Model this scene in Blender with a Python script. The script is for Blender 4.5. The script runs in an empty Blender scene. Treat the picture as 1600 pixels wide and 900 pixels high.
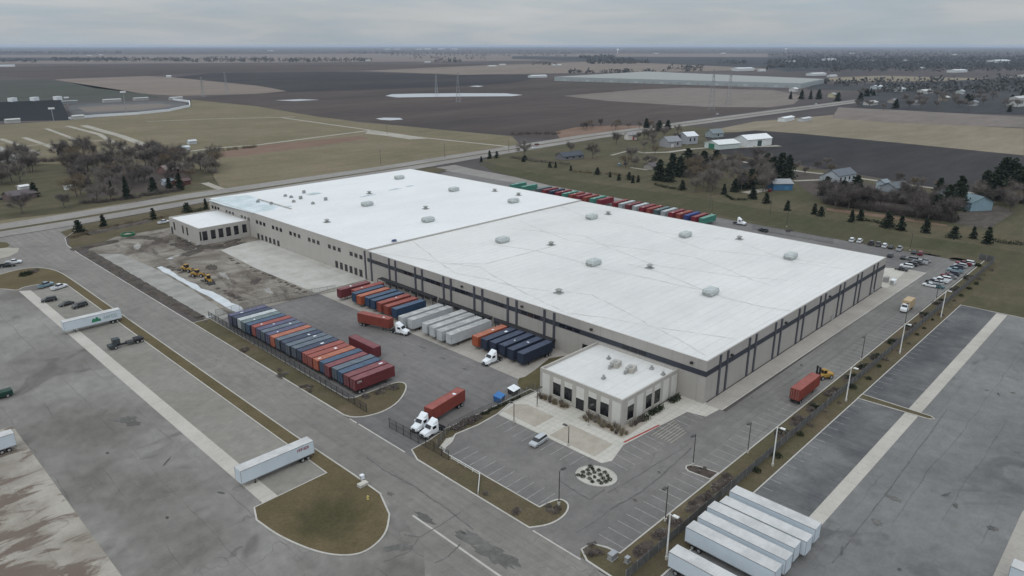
import bpy, math, random
from mathutils import Vector, Matrix
R = math.radians
random.seed(7)
sc = bpy.context.scene
col = sc.collection

# ------------------------------------------------------------------ camera geometry
CX, CY, HCAM = 800.0, 450.0, 83.0
VA, VB, YH = -412.0, 1952.0, 71.0
FPX = math.sqrt(-((VA - CX) * (VB - CX) + (YH - CY) ** 2))
PITCH = math.atan((CY - YH) / FPX)
AZ = math.atan((VB - CX) / math.hypot(FPX, CY - YH))
FWD = Vector((math.cos(AZ), math.sin(AZ), 0)); RGT = Vector((math.sin(AZ), -math.cos(AZ), 0))

def ray(px, py):
    r = px - CX; u = CY - py
    return FWD * (FPX * math.cos(PITCH) + u * math.sin(PITCH)) + RGT * r + Vector((0, 0, -FPX * math.sin(PITCH) + u * math.cos(PITCH)))

def W(px, py, z=0.0):
    """point of the level z surveyed at this spot of the photograph"""
    d = ray(px, py); t = (z - HCAM) / d.z
    return Vector((d.x * t, d.y * t, z))

def WXY(px, py, z=0.0):
    w = W(px, py, z); return (w.x, w.y)

cam = bpy.data.cameras.new('camera'); cam_o = bpy.data.objects.new('camera', cam); col.objects.link(cam_o)
cam.sensor_width = 36; cam.lens = FPX / 1600 * 36; cam.clip_start = 0.5; cam.clip_end = 80000
cam_o.location = (0, 0, HCAM); cam_o.rotation_euler = (math.pi / 2 - PITCH, 0, AZ - math.pi / 2)
sc.camera = cam_o

# ------------------------------------------------------------------ materials
class NB:
    def __init__(s, name):
        s.m = bpy.data.materials.new(name); s.m.use_nodes = True
        s.t = s.m.node_tree; s.n = s.t.nodes; s.l = s.t.links
        s.b = s.n['Principled BSDF']; s._pos = None
    def pos(s):
        if s._pos is None:
            s._pos = s.n.new('ShaderNodeNewGeometry').outputs['Position']
        return s._pos
    def obj(s):
        return s.n.new('ShaderNodeTexCoord').outputs['Object']
    def vec(s, stretch=(1, 1, 1), rot=0, src=None):
        mp = s.n.new('ShaderNodeMapping'); mp.inputs['Scale'].default_value = stretch; mp.inputs['Rotation'].default_value = (0, 0, rot)
        s.l.new(src or s.pos(), mp.inputs['Vector']); return mp.outputs['Vector']
    def noise(s, scale, detail=4, rough=.6, v=None, dist=0):
        n = s.n.new('ShaderNodeTexNoise'); n.inputs['Scale'].default_value = scale; n.inputs['Detail'].default_value = detail
        n.inputs['Roughness'].default_value = rough; n.inputs['Distortion'].default_value = dist
        s.l.new(v or s.pos(), n.inputs['Vector']); return n.outputs['Fac']
    def rng(s, f, a, b, c=0., d=1.):
        n = s.n.new('ShaderNodeMapRange'); n.inputs[1].default_value = a; n.inputs[2].default_value = b
        n.inputs[3].default_value = c; n.inputs[4].default_value = d; s.l.new(f, n.inputs[0]); return n.outputs[0]
    def math(s, op, a, b=None):
        n = s.n.new('ShaderNodeMath'); n.operation = op
        for i, x in enumerate((a, b)):
            if x is None: continue
            if isinstance(x, (int, float)): n.inputs[i].default_value = x
            else: s.l.new(x, n.inputs[i])
        return n.outputs[0]
    def mix(s, f, a, b, mode='MIX'):
        n = s.n.new('ShaderNodeMix'); n.data_type = 'RGBA'; n.blend_type = mode
        if isinstance(f, (int, float)): n.inputs[0].default_value = f
        else: s.l.new(f, n.inputs[0])
        for i, x in ((6, a), (7, b)):
            if isinstance(x, tuple): n.inputs[i].default_value = (*x[:3], 1)
            else: s.l.new(x, n.inputs[i])
        return n.outputs[2]
    def mul(s, c, f):
        cb = s.n.new('ShaderNodeCombineColor')
        for i in range(3): s.l.new(f, cb.inputs[i])
        return s.mix(1.0, c, cb.outputs[0], 'MULTIPLY')
    def lines(s, axis, period, width, wob=0.0, off=0.0):
        sp = s.n.new('ShaderNodeSeparateXYZ'); s.l.new(s.pos(), sp.inputs[0]); x = sp.outputs[axis]
        if wob: x = s.math('ADD', x, s.math('MULTIPLY', s.noise(.05, 3), wob))
        x = s.math('ADD', x, off)
        fr = s.math('FRACT', s.math('DIVIDE', x, period))
        d = s.math('ABSOLUTE', s.math('SUBTRACT', fr, .5))
        return s.rng(d, 0, width / period, 1, 0)
    def cracks(s, scale, w):
        v = s.n.new('ShaderNodeTexVoronoi'); v.feature = 'DISTANCE_TO_EDGE'; v.inputs['Scale'].default_value = scale
        nz = s.n.new('ShaderNodeTexNoise'); nz.inputs['Scale'].default_value = scale * 2.5; s.l.new(s.pos(), nz.inputs['Vector'])
        ad = s.n.new('ShaderNodeVectorMath'); ad.operation = 'MULTIPLY_ADD'; s.l.new(nz.outputs['Color'], ad.inputs[0])
        ad.inputs[1].default_value = (.9 / scale,) * 3; s.l.new(s.pos(), ad.inputs[2]); s.l.new(ad.outputs[0], v.inputs['Vector'])
        return s.rng(v.outputs['Distance'], 0, w, 1, 0)
    def done(s, c, rough=.85, metal=0, spec=.3):
        if isinstance(c, tuple): s.b.inputs['Base Color'].default_value = (*c[:3], 1)
        else: s.l.new(c, s.b.inputs['Base Color'])
        if isinstance(rough, float): s.b.inputs['Roughness'].default_value = rough
        else: s.l.new(rough, s.b.inputs['Roughness'])
        s.b.inputs['Metallic'].default_value = metal; s.b.inputs['Specular IOR Level'].default_value = spec
        return s.m

def plain(name, c, rough=.6, metal=0, var=.12, scale=.8, spec=.35):
    """paint with a little uneven wear"""
    b = NB(name); f = b.rng(b.noise(scale, 5, .65), .3, .7, 1 - var, 1 + var)
    return b.done(b.mul(c, f), float(rough), metal, spec)

def two(name, a, c, scale, lo=.4, hi=.6, fine=2.0, fvar=.15, rough=.9, detail=5, stretch=(1, 1, 1), rot=0):
    b = NB(name); v = b.vec(stretch, rot)
    cc = b.mix(b.rng(b.noise(scale, detail, .6, v), lo, hi), a, c)
    return b.done(b.mul(cc, b.rng(b.noise(fine, 4, .7), .25, .75, 1 - fvar, 1 + fvar)), float(rough))

def asphalt(name, a, c, seam=None, streak=None, crack=.35, patch=.0, scale=.03):
    b = NB(name); a = (a[0] * 1.03, a[1], a[2] * .955); c = (c[0] * 1.03, c[1], c[2] * .955)
    cc = b.mix(b.rng(b.noise(scale, 6, .6), .38, .62), a, c)
    cc = b.mul(cc, b.rng(b.noise(.35, 5, .65), .25, .75, .84, 1.16))
    cc = b.mul(cc, b.rng(b.noise(1.3, 5, .75, b.vec((.6, 1.5, 1), .6)), .3, .7, .92, 1.08))
    cc = b.mul(cc, b.rng(b.noise(4, 3, .7), .2, .8, .92, 1.08))
    if streak is not None:
        st = (.02, .9, 1) if streak == 0 else (.9, .02, 1)
        cc = b.mul(cc, b.rng(b.noise(1, 4, .6, b.vec(st)), .3, .7, .88, 1.1))
    if seam is not None:
        ax, per, wd = seam
        cc = b.mix(b.math('MULTIPLY', b.lines(ax, per, wd, 3.0), b.rng(b.noise(.06, 3), .42, .62, 0, .5)), cc, tuple(x * .4 for x in a))
    if crack:
        cc = b.mix(b.math('MULTIPLY', b.cracks(.055, .012), b.rng(b.noise(.03, 2), .45, .65, 0, crack)), cc, tuple(x * .5 for x in a))
    if patch:
        cc = b.mix(b.rng(b.noise(.045, 3, .5, b.vec((1, 1, 1), .3), 1.5), .6, .68, 0, patch), cc, tuple(x * .5 for x in a))
    return b.done(cc, .88)

def concrete(name, a, c, jx=None, jy=None, stain=.25):
    b = NB(name)
    cc = b.mix(b.rng(b.noise(.12, 6, .65), .35, .65), a, c)
    cc = b.mul(cc, b.rng(b.noise(1.5, 5, .7), .25, .75, .9, 1.1))
    for ax, per in ((0, jx), (1, jy)):
        if per: cc = b.mix(b.math('MULTIPLY', b.lines(ax, per, .09), .45), cc, tuple(x * .45 for x in a))
    cc = b.mix(b.rng(b.noise(.2, 6, .7, None, 1), .58, .75, 0, stain), cc, tuple(x * .55 for x in a))
    return b.done(cc, .85)

def grass(name, a, c, d, scale=.08):
    b = NB(name)
    cc = b.mix(b.rng(b.noise(scale, 6, .65), .38, .62), a, c)
    cc = b.mix(b.rng(b.noise(scale * 3.1, 5, .7), .52, .7, 0, .8), cc, d)
    cc = b.mul(cc, b.rng(b.noise(1, 5, .65, b.vec((.012, .16, 1), .12)), .3, .7, .86, 1.12))
    cc = b.mul(cc, b.rng(b.noise(.3, 5, .7), .3, .7, .88, 1.12))
    cc = b.mul(cc, b.rng(b.noise(2.2, 5, .75), .25, .75, .72, 1.28))
    return b.done(cc, .95, 0, .1)

def field(name, a, c, scale=.01, rows=None, var=.12):
    b = NB(name)
    v = b.vec((.25, 1.0, 1) if rows != 1 else (1.0, .25, 1))
    cc = b.mix(b.rng(b.noise(scale, 6, .65, v), .36, .64), a, c)
    cc = b.mul(cc, b.rng(b.noise(scale * 9, 6, .75, v), .3, .7, 1 - var * 1.5, 1 + var * 1.5))
    cc = b.mul(cc, b.rng(b.noise(.9, 3, .7), .2, .8, .85, 1.15))
    return b.done(cc, .95, 0, .1)

MT = {}
MT['ground'] = field('far_earth', (.062, .055, .056), (.105, .088, .082), .004)
MT['road'] = asphalt('road_asphalt', (.165, .158, .15), (.2, .19, .18), streak=1, crack=.6, patch=.25)
MT['hwy'] = asphalt('highway_concrete', (.20, .19, .18), (.245, .235, .225), streak=0, crack=.1)
MT['yard_l'] = asphalt('yard_asphalt', (.128, .122, .113), (.235, .23, .222), seam=(0, 7.5, .16), crack=.5, patch=.5, scale=.022)
MT['pad_l'] = asphalt('pad_asphalt', (.19, .183, .165), (.225, .215, .2), crack=.3)
MT['yard_m'] = asphalt('truck_court_asphalt', (.125, .12, .122), (.165, .158, .158), seam=(0, 6.5, .12), crack=.3, streak=1)
MT['lot'] = asphalt('car_park_asphalt', (.13, .125, .125), (.18, .172, .17), crack=.6, patch=.12)
MT['drive'] = asphalt('drive_asphalt', (.135, .13, .128), (.18, .175, .17), streak=0, crack=.3, seam=(1, 4.2, .12))
MT['yard_r'] = asphalt('trailer_yard_asphalt', (.115, .116, .12), (.18, .181, .182), seam=(1, 6.4, .16), crack=.45, patch=.5, scale=.025)
MT['yard_rs'] = asphalt('trailer_stall_asphalt', (.07, .072, .078), (.145, .146, .15), streak=1, crack=.35, patch=.3, scale=.05)
MT['conc'] = concrete('pale_concrete', (.40, .37, .33), (.46, .43, .385), None, 4.6)
MT['conc_x'] = concrete('pale_concrete_strip', (.37, .34, .30), (.44, .41, .365), 4.6, None, .4)
MT['apron'] = concrete('dock_concrete', (.30, .275, .245), (.365, .335, .30), 4.6, 4.6, .4)
MT['walk'] = concrete('walk_concrete', (.42, .40, .35), (.50, .47, .42), 1.6, 1.6, .12)
MT['newslab'] = concrete('fresh_concrete', (.36, .34, .305), (.47, .455, .42), 4.5, 9, .45)
MT['whiteslab'] = plain('white_sheeting', (.52, .545, .565), .7, 0, .12, .3)
MT['kerb'] = concrete('kerb_concrete', (.38, .36, .325), (.47, .45, .41), 3, 3, .2)
MT['dgrav'] = two('beige_gravel', (.32, .285, .235), (.37, .335, .28), .3, fine=6, fvar=.2)
MT['mark'] = two('worn_white_paint', (.27, .265, .26), (.40, .395, .39), .8, fine=3)
MT['yell'] = two('worn_hatch_paint', (.27, .25, .2), (.34, .31, .25), .8, fine=3)
MT['redp'] = plain('red_kerb_paint', (.30, .05, .045), .7)
MT['grass'] = grass('verge_grass', (.085, .074, .038), (.105, .085, .046), (.07, .066, .03))
b = NB('corner_lawn_lush')
vm = b.n.new('ShaderNodeVectorMath'); vm.operation = 'DISTANCE'; b.l.new(b.pos(), vm.inputs[0]); vm.inputs[1].default_value = (57.3, 103.0, .12)
lush = b.rng(b.math('ADD', b.math('MULTIPLY', vm.outputs['Value'], .055), b.math('MULTIPLY', b.noise(.16, 6, .65, None, .6), .9)), .62, .98, 1, 0)
cc = b.mix(b.rng(b.noise(.1, 6, .65), .38, .62), (.098, .078, .043), (.125, .097, .055))
cc = b.mix(b.math('MULTIPLY', lush, .68), cc, (.046, .045, .022))
MT['bulb'] = b.done(b.mul(cc, b.rng(b.noise(1.8, 6, .75), .25, .75, .72, 1.28)), .95, 0, .1)
MT['bulb_old'] = grass('corner_lawn', (.07, .054, .028), (.036, .039, .016), (.083, .06, .034), .05)
MT['lawn'] = grass('back_lawn', (.058, .060, .032), (.074, .067, .038), (.086, .072, .046), .03)
MT['dry'] = grass('dry_grass', (.105, .084, .052), (.085, .076, .043), (.125, .097, .066), .03)
MT['pasture'] = grass('pasture', (.178, .149, .098), (.142, .125, .076), (.20, .156, .108), .012)
MT['yardgr'] = grass('homestead_grass', (.098, .084, .052), (.07, .066, .038), (.125, .097, .068), .02)
MT['mulch'] = two('bark_mulch', (.05, .038, .032), (.075, .058, .047), .5, fine=4, fvar=.35)
MT['mound'] = two('dark_soil', (.055, .045, .037), (.088, .073, .06), .25, fine=1.5, fvar=.35)
MT['dirt'] = None
b = NB('graded_dirt')
cc = b.mix(b.rng(b.noise(.06, 7, .65, None, .8), .38, .62), (.105, .086, .069), (.25, .225, .19))
cc = b.mix(b.rng(b.noise(.11, 6, .7, b.vec((1, .3, 1), .5), 1), .55, .68, 0, .9), cc, (.062, .049, .04))
cc = b.mix(b.rng(b.noise(.25, 5, .7, b.vec((.35, 1, 1), .9)), .6, .7, 0, .6), cc, (.29, .265, .23))
MT['dirt'] = b.done(b.mul(cc, b.rng(b.noise(1.2, 5, .75), .25, .75, .78, 1.22)), .95)
MT['gravel'] = two('crushed_stone', (.235, .225, .205), (.30, .29, .265), .15, fine=3, fvar=.14)
MT['fallow'] = field('ploughed_brown', (.054, .044, .041), (.088, .069, .061), .006)
MT['black'] = field('ploughed_black', (.030, .029, .031), (.05, .045, .044), .006, var=.2)
MT['slate'] = field('wet_black_soil', (.038, .040, .044), (.056, .057, .06), .005)
MT['tan'] = field('corn_stubble', (.17, .138, .118), (.205, .168, .142), .006)
MT['tan2'] = field('dry_stubble', (.19, .16, .115), (.225, .19, .14), .006)
MT['rust'] = field('reddish_soil', (.165, .105, .075), (.19, .13, .098), .02)
MT['mauve'] = field('grey_stubble', (.16, .135, .12), (.19, .162, .145), .006)
MT['dgreen'] = field('winter_crop', (.052, .057, .046), (.07, .072, .06), .006)
MT['track'] = two('oval_asphalt', (.07, .07, .072), (.1, .1, .1), .02)
MT['path'] = two('gravel_track', (.29, .265, .22), (.35, .32, .275), .05, fine=1)
b = NB('still_water'); MT['water'] = b.done((.35, .37, .4), .08, 0, .8)
# wet concrete with brown silt
b = NB('silted_concrete')
v = b.vec((.55, 1.25, 1), .45)
base = b.mix(b.rng(b.noise(.1, 5), .4, .6), (.29, .262, .218), (.35, .32, .275))
sp = b.n.new('ShaderNodeSeparateXYZ'); b.l.new(b.pos(), sp.inputs[0])
edge = b.rng(sp.outputs[0], -6, 25, .33, -.09)
nz = b.math('ADD', b.noise(.16, 5, .62, v, .8), edge)
cc = b.mix(b.rng(nz, .475, .55), base, (.135, .10, .078))
cc = b.mix(b.rng(b.noise(.07, 4), .45, .6, 0, .5), cc, (.16, .13, .105))
for ax in (0, 1): cc = b.mix(b.math('MULTIPLY', b.lines(ax, 7, .1), .3), cc, (.1, .09, .08))
MT['silt'] = b.done(b.mul(cc, b.rng(b.noise(2, 4), .25, .75, .9, 1.1)), .7)

def roofmat(name, a, c, dirt):
    b = NB(name)
    cc = b.mix(b.rng(b.noise(.03, 5), .35, .65), a, c)
    cc = b.mix(b.math('MULTIPLY', b.lines(1, 3.05, .22), b.rng(b.noise(.08, 3), .3, .7, .2, .6)), cc, tuple(x * .72 for x in a))
    cc = b.mix(b.rng(b.noise(.05, 7, .75, b.vec((.3, 1, 1))), .46, .74, 0, dirt * 1.3), cc, (.42, .42, .41))
    return b.done(b.mul(cc, b.rng(b.noise(.5, 6, .75), .25, .75, .94, 1.05)), .7)
MT['roof'] = roofmat('white_roof_membrane', (.61, .60, .578), (.655, .645, .622), .34)
MT['roofn'] = roofmat('fresh_roof_membrane', (.67, .672, .668), (.71, .712, .706), .18)
MT['roofw'] = two('wet_roof_membrane', (.46, .53, .54), (.62, .67, .70), .12, fine=.6, fvar=.08, rough=.35)
MT['seam'] = two('roof_grime', (.46, .435, .42), (.57, .55, .54), .3, fine=2)
def panelmat(name, a, c):
    b = NB(name)
    cc = b.mix(b.rng(b.noise(.12, 5), .35, .65), a, c)
    cc = b.mul(cc, b.rng(b.noise(1, 5, .65, b.vec((.9, .9, .07))), .3, .75, 1.03, .93))
    for ax, per in ((0, 7.6), (1, 7.45)): cc = b.mix(b.math('MULTIPLY', b.lines(ax, per, .12), .4), cc, tuple(x * .5 for x in a))
    return b.done(b.mul(cc, b.rng(b.noise(2, 4), .25, .75, .97, 1.03)), .8)
MT['wall'] = panelmat('painted_tilt_panel', (.355, .335, .31), (.385, .363, .338))
MT['walln'] = panelmat('fresh_tilt_panel', (.41, .39, .36), (.435, .413, .383))
MT['band'] = plain('charcoal_band', (.038, .042, .054), .6)
MT['pil'] = plain('charcoal_pilaster', (.065, .068, .082), .6)
MT['owhite'] = plain('white_panel', (.58, .57, .53), .7, 0, .05)
MT['obeige'] = plain('greige_panel', (.40, .38, .35), .75, 0, .06)
b = NB('dark_glass'); MT['glass'] = b.done((.012, .013, .016), .12, 0, .5)
b = NB('vehicle_glass'); MT['vglass'] = b.done((.012, .014, .017), .08, 0, .6)
MT['frame'] = plain('dark_frame', (.03, .03, .032), .5)
MT['steel'] = plain('galvanised_steel', (.33, .34, .35), .45, .5)
MT['hood'] = two('weathered_hood', (.38, .41, .405), (.47, .50, .49), .9, fine=3)
MT['vent'] = two('grey_vent', (.26, .26, .25), (.34, .34, .33), .9, fine=3)
MT['poleW'] = plain('white_pole', (.66, .66, .64), .5)
MT['poleD'] = plain('dark_bronze_pole', (.06, .055, .05), .5)
MT['rubber'] = plain('tyre_rubber', (.014, .014, .015), .9)
MT['rim'] = plain('wheel_rim', (.45, .45, .46), .4, .6)
MT['blackm'] = plain('black_steel', (.025, .025, .028), .6)
MT['white'] = plain('white_paint', (.72, .74, .76), .45, 0, .04)
MT['whitet'] = two('trailer_roof_white', (.44, .435, .425), (.53, .525, .515), .4, fine=3, fvar=.06, rough=.5)
MT['sidew'] = plain('trailer_side_white', (.55, .61, .66), .45, 0, .05, .3)
MT['sideg'] = plain('dull_trailer_side', (.42, .44, .45), .5, 0, .12, .4); MT['roofg'] = two('dirty_trailer_roof', (.30, .30, .295), (.46, .455, .44), .25, fine=2, fvar=.12, rough=.6)
MT['green'] = plain('sign_green', (.03, .20, .10), .5)
MT['grn2'] = plain('sign_grey_green', (.30, .40, .36), .5)
MT['redw'] = plain('sign_red', (.30, .03, .05), .5)
MT['yellow'] = plain('machine_yellow', (.36, .215, .05), .6, 0, .35)
MT['lamp'] = plain('lamp_lens', (.7, .68, .6), .3)
MT['head'] = plain('headlight', (.75, .76, .75), .2)
MT['tail'] = plain('tail_lamp', (.35, .02, .02), .3)

# ------------------------------------------------------------------ mesh helpers
class MB:
    def __init__(s): s.v = []; s.f = []; s.mi = []; s.ms = []; s.cur = 0
    def mat(s, m):
        if m not in s.ms: s.ms.append(m)
        s.cur = s.ms.index(m); return s
    def add(s, vs, fs):
        o = len(s.v); s.v += [tuple(v) for v in vs]
        for f in fs: s.f.append(tuple(i + o for i in f)); s.mi.append(s.cur)
    def box(s, c, d, rz=0, taper=1.0):
        x, y, z = d[0] / 2, d[1] / 2, d[2] / 2; ca, sa = math.cos(rz), math.sin(rz); vs = []
        for k, t in ((-1, 1), (1, taper)):
            for i, j in ((-1, -1), (1, -1), (1, 1), (-1, 1)):
                a, b_ = i * x * t, j * y * t
                vs.append((c[0] + a * ca - b_ * sa, c[1] + a * sa + b_ * ca, c[2] + k * z))
        s.add(vs, [(3, 2, 1, 0), (4, 5, 6, 7), (0, 1, 5, 4), (1, 2, 6, 5), (2, 3, 7, 6), (3, 0, 4, 7)]); return s
    def bb(s, x0, x1, y0, y1, z0, z1):
        return s.box(((x0 + x1) / 2, (y0 + y1) / 2, (z0 + z1) / 2), (x1 - x0, y1 - y0, z1 - z0))
    def loft(s, secs, caps=True):
        n = len(secs[0]); vs = [p for q in secs for p in q]; fs = []
        for i in range(len(secs) - 1):
            for k in range(n):
                fs.append((i * n + k, i * n + (k + 1) % n, (i + 1) * n + (k + 1) % n, (i + 1) * n + k))
        if caps: fs += [tuple(range(n))[::-1], tuple((len(secs) - 1) * n + k for k in range(n))]
        s.add(vs, fs); return s
    def tube(s, p, q, r0, r1=None, n=6):
        p, q = Vector(p), Vector(q); d = (q - p)
        if d.length < 1e-6: return s
        d.normalize(); a = d.orthogonal().normalized(); b_ = d.cross(a); r1 = r0 if r1 is None else r1
        s.loft([[tuple(c + (a * math.cos(t) + b_ * math.sin(t)) * r) for t in [2 * math.pi * k / n for k in range(n)]] for c, r in ((p, r0), (q, r1))]); return s
    def prism(s, poly, z0, z1):
        n = len(poly); s.add([(x, y, z0) for x, y in poly] + [(x, y, z1) for x, y in poly],
            [tuple(range(n))[::-1], tuple(range(n, 2 * n))] + [(k, (k + 1) % n, n + (k + 1) % n, n + k) for k in range(n)]); return s
    def quad(s, a, b_, c, d): s.add([a, b_, c, d], [(0, 1, 2, 3)]); return s
    def mesh(s, name):
        me = bpy.data.meshes.new(name); me.from_pydata(s.v, [], s.f)
        for m in s.ms: me.materials.append(m)
        if s.ms: me.polygons.foreach_set('material_index', s.mi)
        me.update(); return me
    def build(s, name, parent=None, smooth=False):
        me = s.mesh(name)
        if smooth:
            for p in me.polygons: p.use_smooth = True
        o = bpy.data.objects.new(name, me); col.objects.link(o)
        if parent: o.parent = parent
        return o

def mk(m): q = MB(); q.mat(m); return q
def area2(p): return sum(p[i][0] * p[(i + 1) % len(p)][1] - p[(i + 1) % len(p)][0] * p[i][1] for i in range(len(p)))
def ccw(p): return list(p) if area2(p) > 0 else list(p)[::-1]

def tag(o, label=None, cat=None, group=None, kind=None):
    if label: o['label'] = label
    if cat: o['category'] = cat
    if group: o['group'] = group
    if kind: o['kind'] = kind
    return o

def empty(name, label, cat, loc=(0, 0, 0), rz=0, group=None):
    o = bpy.data.objects.new(name, None); col.objects.link(o); o.empty_display_size = .5
    o.location = loc; o.rotation_euler = (0, 0, rz); return tag(o, label, cat, group)

def dup(root, loc, rz=0, label=None, group=None, cat=None, scale=None):
    r = root.copy(); col.objects.link(r); r.location = loc; r.rotation_euler = (0, 0, rz)
    if scale: r.scale = (scale,) * 3 if isinstance(scale, (int, float)) else scale
    tag(r, label, cat, group)
    for ch in root.children:
        c = ch.copy(); col.objects.link(c); c.parent = r
        for g in ch.children:
            d = g.copy(); col.objects.link(d); d.parent = c
    return r

ORD = ['first', 'second', 'third', 'fourth', 'fifth', 'sixth', 'seventh', 'eighth', 'ninth', 'tenth', 'eleventh', 'twelfth', 'thirteenth', 'fourteenth',
       'fifteenth', 'sixteenth', 'seventeenth', 'eighteenth', 'nineteenth', 'twentieth', 'twenty-first', 'twenty-second', 'twenty-third', 'twenty-fourth',
       'twenty-fifth', 'twenty-sixth', 'twenty-seventh', 'twenty-eighth', 'twenty-ninth', 'thirtieth']

def sheet(name, poly, z, m, label, kind='structure'):
    poly = ccw(poly); me = bpy.data.meshes.new(name)
    me.from_pydata([(x, y, z) for x, y in poly], [], [tuple(range(len(poly)))]); me.materials.append(m)
    o = bpy.data.objects.new(name, me); col.objects.link(o); return tag(o, label, None, None, kind)

def smooth_poly(p, it=2, keep=()):
    for _ in range(it):
        q = []
        for i in range(len(p)):
            a, b_ = p[i], p[(i + 1) % len(p)]
            q += [(a[0] * .75 + b_[0] * .25, a[1] * .75 + b_[1] * .25), (a[0] * .25 + b_[0] * .75, a[1] * .25 + b_[1] * .75)]
        p = q
    return p

def smooth_run(p, i0, i1, it=3):
    a = p[i0:i1]
    for _ in range(it):
        q = [a[0]]
        for i in range(len(a) - 1):
            u, v = a[i], a[i + 1]
            q += [(u[0] * .75 + v[0] * .25, u[1] * .75 + v[1] * .25), (u[0] * .25 + v[0] * .75, u[1] * .25 + v[1] * .75)]
        a = q + [a[-1]]
    return p[:i0] + a + p[i1:]

def strip(mb, pts, w, z0, z1=None, closed=False):
    """a ribbon (or, with z1, a kerb) of width w along a polyline"""
    n = len(pts); L, Rr = [], []
    for i in range(n):
        a = Vector(pts[(i - 1) % n] if (closed or i > 0) else pts[i]); c = Vector(pts[(i + 1) % n] if (closed or i < n - 1) else pts[i]); p = Vector(pts[i])
        d1 = (p - a); d2 = (c - p)
        d = ((d1.normalized() if d1.length > 1e-6 else Vector((0, 0))) + (d2.normalized() if d2.length > 1e-6 else Vector((0, 0))))
        if d.length < 1e-6: d = Vector((1, 0))
        d.normalize(); nrm = Vector((-d.y, d.x)); L.append(p + nrm * w / 2); Rr.append(p - nrm * w / 2)
    m = n if closed else n - 1
    for i in range(m):
        j = (i + 1) % n; q = [Rr[i], Rr[j], L[j], L[i]]
        if z1 is None: mb.add([(*v, z0) for v in q], [(0, 1, 2, 3)])
        else: mb.add([(*v, z0) for v in q] + [(*v, z1) for v in q], [(4, 5, 6, 7), (0, 1, 5, 4), (2, 3, 7, 6), (1, 2, 6, 5), (3, 0, 4, 7)])

# ------------------------------------------------------------------ vehicles (nose to +x, wheels on z = 0)
def wheel_mesh(name, r, w):
    q = mk(MT['rubber']); n = 14
    def ring(y, rr): return [(rr * math.cos(2 * math.pi * k / n), y, rr * math.sin(2 * math.pi * k / n)) for k in range(n)]
    q.loft([ring(-w / 2, r * .6), ring(-w / 2, r * .93), ring(-w * .36, r), ring(w * .36, r), ring(w / 2, r * .93), ring(w / 2, r * .6)])
    q.mat(MT['rim']); q.loft([ring(-w / 2 - .012, r * .3), ring(-w / 2 - .006, r * .58), ring(w / 2 + .006, r * .58), ring(w / 2 + .012, r * .3)])
    return q.mesh(name)
WH_T = wheel_mesh('wheel', .50, .56); WH_C = wheel_mesh('wheel', .34, .24); WH_P = wheel_mesh('wheel', .40, .28); WH_L = wheel_mesh('wheel', .75, .6)
def child(name, me, parent, loc=(0, 0, 0)):
    o = bpy.data.objects.new(name, me); col.objects.link(o); o.parent = parent; o.location = loc; return o
def wheels(root, me, spots, z):
    for x, y in spots: child('wheel', me, root, (x, y, z))

HIDE = []   # prototypes built aside are moved to their first place; none stays unused
def corr_wall(q, x0, x1, y, out, z0, z1, pitch=.28, dep=.045):
    n = int((x1 - x0) / pitch); st = (x1 - x0) / n; pts = []
    for i in range(n):
        a = x0 + i * st
        pts += [(a, 0), (a + st * .3, 0), (a + st * .5, -dep), (a + st * .8, -dep)]
    pts.append((x1, 0))
    for i in range(len(pts) - 1):
        (xa, da), (xb, db) = pts[i], pts[i + 1]; ya, yb = y + out * da, y + out * db
        f = [(xa, ya, z0), (xb, yb, z0), (xb, yb, z1), (xa, ya, z1)]
        q.quad(*(f if out < 0 else f[::-1]))

def container_meshes(m, mr, marks=None, seed=0):
    """40-foot box: corrugated walls and roof, posts, rails, doors at the tail (-x)"""
    q = mk(m); L, w, z0, z1 = 12.2, 1.22, 1.22, 4.1
    for y in (-w, w):
        for x in (-L / 2 + .08, L / 2 - .08): q.box((x, y * .94, (z0 + z1) / 2), (.16, .14, z1 - z0))
        q.box((0, y * .97, z0 + .08), (L - .32, .07, .16)); q.box((0, y * .97, z1 - .05), (L - .32, .07, .1))
        corr_wall(q, -L / 2 + .16, L / 2 - .16, y - math.copysign(.02, y), math.copysign(1, y), z0 + .16, z1 - .1)
    for x in (-L / 2 + .08, L / 2 - .08):
        q.box((x, 0, z0 + .08), (.14, 2.16, .16)); q.box((x, 0, z1 - .05), (.14, 2.16, .1))
    q.box((L / 2 - .1, 0, (z0 + z1) / 2), (.06, 2.16, z1 - z0 - .24))
    q.box((-L / 2 + .09, 0, (z0 + z1) / 2), (.06, 2.16, z1 - z0 - .24))
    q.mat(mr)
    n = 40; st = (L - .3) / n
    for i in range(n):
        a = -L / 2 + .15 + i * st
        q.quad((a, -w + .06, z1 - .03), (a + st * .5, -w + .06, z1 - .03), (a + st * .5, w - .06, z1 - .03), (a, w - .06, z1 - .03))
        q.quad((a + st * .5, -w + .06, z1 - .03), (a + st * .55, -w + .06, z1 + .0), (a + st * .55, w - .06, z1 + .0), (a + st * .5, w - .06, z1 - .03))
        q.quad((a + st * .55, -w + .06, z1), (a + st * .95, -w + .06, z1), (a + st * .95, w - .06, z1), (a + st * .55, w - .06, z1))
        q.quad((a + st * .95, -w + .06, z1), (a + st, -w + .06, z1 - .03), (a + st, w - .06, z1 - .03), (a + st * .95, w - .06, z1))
    c = q.mesh('container')
    d = mk(MT['steel'])
    for y in (-.85, -.35, .35, .85): d.tube((-L / 2 + .04, y, z0 + .12), (-L / 2 + .04, y, z1 - .12), .035, n=5)
    d.mat(m); d.box((-L / 2 + .05, -.55, (z0 + z1) / 2), (.03, 1.02, z1 - z0 - .3)); d.box((-L / 2 + .05, .55, (z0 + z1) / 2), (.03, 1.02, z1 - z0 - .3))
    return c, d.mesh('door')
q = mk(MT['blackm'])
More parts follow.
